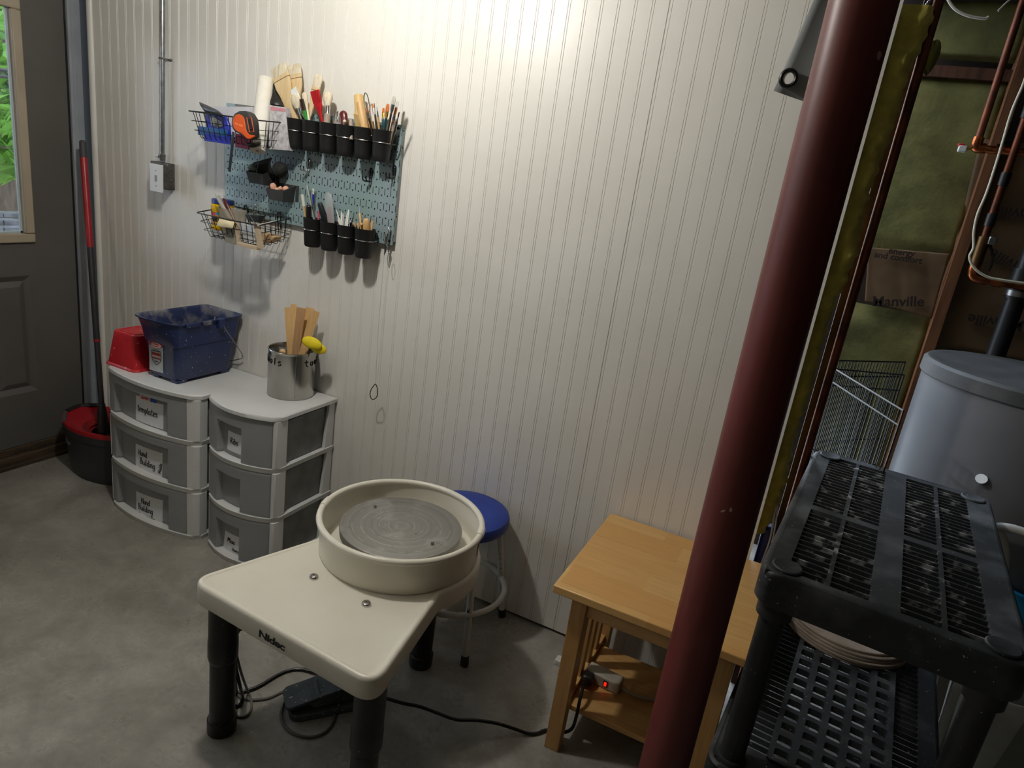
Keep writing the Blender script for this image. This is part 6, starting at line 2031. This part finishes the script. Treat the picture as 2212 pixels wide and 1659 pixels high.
o.location = (0, 0, 0)
tag(o, 'dark blue bag stuffed low behind the end of the white wall', 'bag')
o = MB().tube(catmull([(.604, .06, .74), (.612, .045, .68), (.618, .04, .60), (.612, .05, .50)], 6), .003, 6).tube(catmull([(.612, .06, .72), (.622, .045, .66), (.626, .04, .58), (.622, .05, .47)], 6), .0026, 6).build('thin_wire', M_whiteplastic)
tag(o, 'two thin white cords hanging in front of the dark blue bag', 'cord')

# ================================================================== back of the utility space
YI = 1.12
rn = random.Random(9)


def bulge(name, lab, x0, x1, z0, z1, y, mat, amp, nx=40, nz_=40, seed=1, cat='insulation', group=None, edge=.02):
    rr2 = random.Random(seed)
    wv = [(rr2.uniform(6, 30), rr2.uniform(6, 30), rr2.uniform(0, 6.3), rr2.uniform(.3, 1)) for _ in range(9)]
    rows = []
    for j in range(nz_ + 1):
        row = []
        for k in range(nx + 1):
            fx, fz_ = k / nx, j / nz_
            x, z = x0 + (x1 - x0) * fx, z0 + (z1 - z0) * fz_
            e = min(1, min(fx, 1 - fx) / .08) * min(1, min(fz_, 1 - fz_) / .08)
            d = sum(w_ * math.sin(a_ * x + b2 * z + p_) for a_, b2, p_, w_ in wv) / 5
            row.append((x, y - edge * e - amp * d * e, z))
        rows.append(row)
    o = MB().sheet(rows).build(name, mat, smooth=70)
    base = Vector(((x0 + x1) / 2, y, z0))
    o.data.transform(Matrix.Translation(-base))
    o.location = base
    return tag(o, lab, cat, group)


zk0, zk1 = aty(1960, 690, YI).z, aty(1960, 540, YI).z
zd0, zd1 = aty(2080, 165, YI).z, aty(2080, 150, YI).z
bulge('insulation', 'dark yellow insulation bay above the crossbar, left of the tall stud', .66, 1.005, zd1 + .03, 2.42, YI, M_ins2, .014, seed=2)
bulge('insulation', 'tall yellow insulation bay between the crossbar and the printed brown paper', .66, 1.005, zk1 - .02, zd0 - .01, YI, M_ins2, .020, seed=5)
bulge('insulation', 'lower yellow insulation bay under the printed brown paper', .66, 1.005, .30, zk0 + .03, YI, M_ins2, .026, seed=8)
o = MB().box(.655, 1.03, YI - .03, YI + .02, zd0 - .012, zd1 + .004).build('wood_crossbar', M_stud, smooth=0)
tag(o, 'dark horizontal wood crossbar across the insulation near the top', 'beam')
o = MB().box(.655, 3.1, YI - .10, YI + .02, 2.40, 2.52).build('wood_beam', M_dimwall, smooth=0)
tag(o, 'dark wood beam along the top of the insulated wall', 'beam')
M_kraft = P('brown_kraft_paper', (116, 90, 62), .75, c2=(92, 70, 46), nscale=6, bump=.3, bscale=12)
M_print = P('dark_paper_print', (44, 30, 22), .8)


def kraft(lab, corners, y, seed, amp=.012, thick=.001):
    rr2 = random.Random(seed)
    wv = [(rr2.uniform(8, 34), rr2.uniform(8, 34), rr2.uniform(0, 6.3), rr2.uniform(.3, 1)) for _ in range(8)]
    a, b_, c_, d_ = [aty(*q, y) for q in corners]
    f3 = lambda fx, fz_: a.lerp(b_, fx).lerp(d_.lerp(c_, fx), fz_)

    def at_(fx, fz_):
        q = f3(fx, fz_)
        d = sum(w_ * abs(math.sin(a_ * q.x + b2 * q.z + p_)) for a_, b2, p_, w_ in wv) / 5 - .4
        return Vector((q.x, q.y - amp * d, q.z))
    o = MB().sheet([[at_(k / 36, j / 36) for k in range(37)] for j in range(37)]).build('kraft_paper', M_kraft, solid=thick, smooth=50)
    base = f3(.5, 1)
    o.data.transform(Matrix.Translation(-base))
    o.location = base
    tag(o, lab, 'paper', 'brown paper facing on the insulated wall')
    return o, a, b_, c_, d_, at_


def printed(par, txt, u, v, y, size, rot, bold=.001, off=.022):
    c_ = aty(u, v, y - off)
    vs, fs = text_geo(txt, size, bold)
    cr, sr = math.cos(rot), math.sin(rot)
    inv = wm(par).inverted()
    MB().add([(c_.x + q[0] * cr - q[1] * sr, c_.y, c_.z + q[0] * sr + q[1] * cr) for q in vs], fs).build('paper_print', M_print, par, smooth=0)


k1, *_r = kraft('crumpled brown paper facing printed with a line about comfort, left of the tall stud', ((1876, 534), (2052, 548), (2012, 688), (1868, 650)), YI - .045, 4, .018)
printed(k1, 'energy', 1948, 545, YI - .045, .034, .02)
printed(k1, 'and comfort', 1940, 557, YI - .045, .034, .02)
printed(k1, 'Manville', 1940, 652, YI - .045, .056, .20, .0014)
k2, *_r = kraft('tall brown paper facing with upside-down print, right of the tall stud', ((2118, 300), (2420, 330), (2290, 800), (2010, 742)), YI - .02, 7, .010)
printed(k2, 'Manville', 2205, 462, YI - .02, .056, PI + .05, .0014)
printed(k2, 'Manville', 2190, 572, YI - .02, .056, PI - .35 + .0, .0014)
printed(k2, 'Manville', 2150, 696, YI - .02, .056, PI + .05, .0014)
sx0 = aty(2085, 480, YI - .06).x
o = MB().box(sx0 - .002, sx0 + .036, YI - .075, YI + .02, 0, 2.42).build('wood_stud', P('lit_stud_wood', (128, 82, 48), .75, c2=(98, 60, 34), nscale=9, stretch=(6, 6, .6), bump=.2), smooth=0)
tag(o, 'brown wood stud between the printed paper bays on the insulated wall', 'stud')
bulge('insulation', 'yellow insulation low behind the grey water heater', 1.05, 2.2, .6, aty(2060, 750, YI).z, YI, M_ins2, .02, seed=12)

# copper lines on the wall
YP = .93
p_ = lambda u, v, y=YP: aty(u, v, y)
t = thing('copper_pipe', 'copper pipe dropping from the ceiling to an elbow with a red valve', 'pipe', p_(2110, 312))
tp = p_(2198, 40)
tp2 = p_(2112, 306)
MB().tube([(tp.x + .0, YP, 2.40), (tp2.x, YP, tp2.z)], .0125, 14).build('drop_pipe', M_copper_dull, t)
e0, e1_ = p_(2108, 318), p_(2215, 326)
MB().tube([e0, e0 + Vector((.004, 0, -.004)), e1_ + Vector((.25, 0, 0))], .0135, 14).build('cross_pipe', M_copper, t)
MB().tube(catmull([Vector((tp2.x, YP, tp2.z + .015)), Vector((tp2.x, YP, tp2.z - .01)), e0 + Vector((.006, 0, -.002)), e0 + Vector((.03, 0, -.001))], 5), .0175, 14).build('elbow', M_copper, t)
j0 = p_(2150, 321)
MB().tube([j0, j0 + Vector((.024, 0, 0))], .0168, 14).build('coupling', M_copper, t)
v0 = p_(2078, 321)
MB().tube([v0 + Vector((.005, 0, 0)), e0], .006, 10).build('valve_stem', M_gold, t)
MB().box(v0.x - .012, v0.x + .014, YP - .012, YP + .012, v0.z - .012, v0.z + .010).build('valve_cap', M_whiteplastic, t, bevel=.003)
MB().box(v0.x - .016, v0.x + .006, YP - .010, YP + .010, v0.z + .006, v0.z + .016).build('red_knob', P('red_valve_knob', (190, 30, 30), .4), t, bevel=.003)
YV = .90
t = thing('riser_pipe', 'dark copper riser with black sleeves and a ball valve, bending right at its foot', 'pipe', aty(2092, 598, YV))
g_ = lambda u, v: aty(u, v, YV)
r_top, r_val = g_(2222, 170), g_(2128, 512)
xr = r_val.x
MB().tube([(xr, YV, 2.40), (xr, YV, r_val.z)], .0125, 14).build('riser', M_copper_dull, t)
for v in (236, 386, 478):
    z = g_(2160, v).z
    MB().tube([(xr, YV, z - .022), (xr, YV, z + .022)], .0165, 14).build('black_sleeve', M_black_plastic, t)
zb = g_(2096, 590)
MB().tube([(xr, YV, r_val.z), (xr, YV, zb.z + .03)], .019, 14).build('valve_body', P('dull_brass', (110, 84, 54), .4, .9), t)
ff = g_(2190, 612)
MB().tube(catmull([Vector((xr, YV, zb.z + .04)), Vector((xr, YV, zb.z + .01)), Vector((xr + .012, YV, zb.z - .012)), Vector((xr + .05, YV, zb.z - .016))], 6), .0175, 14).build('elbow', M_copper, t)
MB().tube([(xr + .05, YV, zb.z - .016), (xr + .45, YV, zb.z - .018)], .0135, 14).build('branch_pipe', M_copper, t)
MB().tube([(xr + .07, YV, zb.z - .0165), (xr + .095, YV, zb.z - .0165)], .0175, 14).build('coupling', M_copper, t)
hv = g_(2135, 520)
MB().tube([hv, g_(2140, 535), g_(2146, 553), g_(2142, 572), g_(2136, 586)], [.006, .005, .004, .004, .003], 8).build('valve_lever', M_black_plastic, t)
MB().box(hv.x - .004, hv.x + .022, YV - .03, YV - .008, hv.z - .012, hv.z + .016).build('pipe_clamp', M_steel, t, bevel=.004)
cw = [aty(*q, .86) for q in ((2230, 120), (2212, 178), (2186, 240), (2168, 300), (2150, 360), (2130, 420), (2112, 462), (2104, 500), (2103, 535), (2095, 552), (2098, 568), (2112, 586), (2135, 599), (2165, 605), (2192, 609), (2230, 614))]
o = MB().tube(catmull(cw, 5), .0045, 8).build('white_cable', P('ivory_cable', (214, 208, 184), .5))
tag(o, 'ivory cable strapped along the dark copper riser and its bend', 'cable')
YA = 1.0
a0, a1_ = aty(2196, 640, YA), aty(2152, 764, YA)
xa_ = (a0.x + a1_.x) / 2
t = thing('drain_pipe', 'thick black plastic drain pipe behind the grey water heater', 'pipe', (xa_, YA, 0))
MB().tube([(xa_, YA, .0), (xa_, YA, a0.z + .02)], .033, 20).build('tube', M_black_plastic, t)
MB().tube([(xa_, YA, a0.z - .01), (xa_, YA, a0.z + .10)], .040, 20).build('hub', M_black_plastic, t)
MB().tube([(xa_, YA, a0.z + .10), (xa_, YA, 2.4)], .033, 20).build('upper_tube', M_black_plastic, t)
MB().tube([(xa_, YA - .002, a0.z - .0), (xa_, YA - .002, a0.z + .02)], .042, 20).build('band_clamp', M_steel, t)
lw = [aty(*q, .7) for q in ((2040, -20), (2052, 6), (2066, 22), (2088, 33), (2110, 38), (2128, 40), (2136, 36))]
o = MB().tube(catmull(lw, 5), .0045, 7).build('white_wire', P('pale_wire', (190, 184, 170), .6))
tag(o, 'short pale wire hanging in an arc from the dark ceiling', 'wire')
lw = [aty(*q, .7) for q in ((2156, 24), (2170, 10), (2188, -6))]
o = MB().tube(catmull(lw, 5), .0035, 7).build('white_wire', P('pale_wire_short', (170, 164, 150), .6))
tag(o, 'short straight pale wire end near the dark ceiling at the top right', 'wire')

# ================================================================== water heater
HX, HY, HR, HZ = 1.250, .535, .318, 1.150
M_heat = P('grey_heater_enamel', (112, 113, 117), .38, c2=(106, 107, 112), nscale=4, bump=.03, bscale=200)
M_heatcap = P('dark_grey_heater_cap', (66, 67, 68), .6, c2=(84, 84, 84), nscale=7, bump=.25, bscale=120)
ht_ = thing('water_heater', 'grey cylindrical water heater with a dark cap behind the black shelf unit', 'water heater', (HX, HY, 0))
MB().lathe([(HR - .02, 0), (HR - .006, .004), (HR - .006, HZ + .004)], 72, (HX, HY, 0)).build('tank', M_heat, ht_)
MB().lathe([(HR, HZ - .002), (HR + .003, HZ + .002), (HR + .001, HZ + .040), (HR - .008, HZ + .049), (HR - .02, HZ + .051), (HR - .03, HZ + .047), (HR * .55, HZ + .060), (.0001, HZ + .066)], 72, (HX, HY, 0)).build('cap', M_heatcap, ht_)
q = atz(2119, 1041, 1.0)
hq = None
for i in range(400):
    y = -.2 + i * .002
    q = aty(2119, 1041, y)
    if (q.x - HX) ** 2 + (q.y - HY) ** 2 <= (HR - .005) ** 2:
        hq = q
        break
if hq:
    nrm = Vector((hq.x - HX, hq.y - HY, 0)).normalized()
    MB().lathe([(.009, 0), (.013, .012), (.016, .02), (.0001, .02)], 12, M=along(hq - nrm * .002, hq + nrm * .02 + Vector((0, 0, .02)), (0, 0, 1))).build('drain_stub', M_whiteplastic, ht_)

# ================================================================== folded wire crate
cr_ = thing('wire_crate', 'folded black wire crate panels standing between the copper pipe and the water heater', 'crate', (.78, .62, 0))


def wire_panel(A, B, z0, z1, n, rails, extra=0):
    mb = MB()
    A, B = Vector((*A, 0)), Vector((*B, 0))
    for k in range(n + 1):
        q = A.lerp(B, k / n)
        mb.tube([q + Vector((0, 0, z0)), q + Vector((0, 0, z1))], .0018 if 0 < k < n else .003, 5)
    for z in rails:
        mb.tube([A + Vector((0, 0, z)), B + Vector((0, 0, z))], .0028, 5)
    mb.build('wire_panel', M_black_wire, cr_)


zc0 = 1.10
L0 = atz(1778, 778, zc0)
Rb = atz(1985, 783, zc0)
Rb2 = atz(1985, 797, zc0 - .01)
Rf = atz(1953, 884, zc0)
wire_panel((L0.x, L0.y), (min(Rb.x, .925), L0.y + (Rb.y - L0.y) * min(1, (.925 - L0.x) / (Rb.x - L0.x))), .15, zc0, 26, (.17, .45, .78, zc0 - .06, zc0))
Bx = Vector((L0.x + .02, L0.y - .03))
wire_panel((Bx.x, Bx.y), (Bx.x + .26, Bx.y + .20), .15, zc0 - .02, 22, (.17, .40, .72, zc0 - .08, zc0 - .02))
wire_panel((L0.x + .03, L0.y - .06), (Rf.x, Rf.y), .15, zc0 - .005, 22, (.17, .42, .75, zc0 - .05, zc0 - .005))
q0 = Vector((L0.x + .025, L0.y - .10))
wire_panel((q0.x, q0.y), (q0.x + .20, q0.y - .05), .15, zc0 - .30, 15, (.17, .5, zc0 - .33, zc0 - .30))

# ================================================================== things at the right edge
M_teal_b = P('teal_basin_plastic', (24, 128, 168), .3, c2=(20, 110, 150), nscale=12, specks=((190, 220, 226), 50, .72))
bq = atz(2228, 1262, .62)
bt_ = thing('teal_basin', 'teal blue round basin at the right edge behind the black shelf unit', 'basin', (bq.x, bq.y, .45))
MB().lathe([(.075, .0), (.085, .004), (.108, .150), (.116, .154), (.116, .158), (.104, .158), (.08, .02), (.0001, .012)], 40, (bq.x, bq.y, .462), cap1=False).build('basin_body', M_teal_b, bt_)
o_ = thing('storage_bin', 'cloudy clear storage bin under the teal basin at the right edge', 'bin', (bq.x, bq.y, 0))
MB().prism(rrect(bq.x - .12, bq.x + .2, bq.y - .13, bq.y + .13, .03), 0, .44, top=rrect(bq.x - .135, bq.x + .215, bq.y - .145, bq.y + .145, .03)).build('bin_body', frosted('cloudy_green_bin', (168, 178, 166), .35), o_)
MB().tube([(x, y, .445) for x, y in rrect(bq.x - .14, bq.x + .22, bq.y - .15, bq.y + .15, .03)], .008, 8, closed=True).build('bin_rim', M_whiteplastic, o_)
w0 = [aty(*q, .02) for q in ((2168, 1225), (2170, 1195), (2163, 1160), (2152, 1144), (2160, 1139), (2185, 1142), (2212, 1150), (2245, 1160))]
wf = thing('tube_stand', 'white bent tube frame standing between the shelf unit and the water heater', 'frame', (w0[0].x, .02, 0))
MB().tube(catmull(w0, 6), .0125, 12).build('top_tube', M_stoolwhite, wf)
MB().tube([w0[0], (w0[0].x + .01, .02, .0)], .0125, 12).build('leg', M_stoolwhite, wf)
# white tub, bucket and posts below, seen past the shelf legs
qb = atz(2190, 1600, .02)
tq = atz(2165, 1556, .20)
tb3 = thing('white_tub', 'white rectangular tub on the floor at the lower right corner', 'tub', (tq.x + .16, tq.y + .12, 0))
MB().rings([[(x, y, z) for x, y in rrect(tq.x - .06 + d, tq.x + .5 - d, tq.y - .01 + d, tq.y + .26 - d, .03)] for d, z in ((.03, 0), (.004, .19), (0, .195), (0, .203), (.01, .203), (.012, .19), (.035, .01))], cap0=True).build('tub_body', M_whiteplastic, tb3)
o = MB().box(tq.x + .02, tq.x + .42, tq.y + .05, tq.y + .20, .012, .215).build('grey_cloth', P('grey_bundle', (84, 80, 74), .9, c2=(60, 58, 54), nscale=14, bump=.5), bevel=.03)
tag(o, 'grey bundle of cloth inside the white tub at the lower right corner', 'cloth')
bq2 = atz(2090, 1500, .26)
wb2 = thing('white_bucket', 'white round bucket on the floor seen under the right of the black shelf unit', 'bucket', (bq2.x + .09, bq2.y + .12, 0))
MB().lathe([(.125, 0), (.13, .004), (.150, .290), (.154, .292), (.154, .300), (.147, .300), (.125, .012), (.0001, .01)], 40, (bq2.x + .09, bq2.y + .12, 0), cap1=False).build('bucket_body', P('pale_grey_bucket', (196, 196, 190), .45), wb2)
g0, g1_ = atz(1990, 1590, .05), aty(2045, 1455, .12)
for lab, a, b_ in (('left pale grey flat post leaning under the right of the black shelf unit', (2004, 1590), (2042, 1455)), ('right pale grey flat post leaning under the right of the black shelf unit', (2030, 1590), (2068, 1470))):
    A = atz(*a, .16)
    B = aty(*b_, A.y + .03)
    ax_ = (B - A).normalized()
    A2 = A - ax_ * (A.z / max(ax_.z, .2))
    M_ = along(A2, B, (0, -1, 0))
    o = MB().box(-.014, .014, -.006, .006, .004, (B - A2).length + .05).build('flat_post', P('pale_grey_post', (166, 164, 156), .6))
    o.matrix_world = M_
    o.location = A2
    o.rotation_euler = M_.to_euler()
    tag(o, lab, 'post', 'pale posts under the shelf unit')
M_jar = P('milky_jar', (210, 212, 214), .4, c2=(190, 194, 198), nscale=20)
for u, v, r, h, lab in ((1722, 1556, .045, .17, 'milky white jar under the front left of the perforated lower shelf'), (1714, 1606, .05, .14, 'second milky jar nearest the front left leg, under the lower shelf'), (1752, 1622, .045, .15, 'squat milky jar right of the front left one, under the lower shelf'), (1845, 1650, .05, .15, 'white jar under the front centre of the perforated lower shelf')):
    q = atz(u, v, h)
    t = thing('milky_jar', lab, 'jar', (q.x, q.y, 0), group='jars under the shelf unit')
    MB().lathe([(r * .92, 0), (r, .006), (r, h * .8), (r * .8, h * .9), (r * .8, h)], 28, (q.x, q.y, 0)).build('jar_body', M_jar, t)
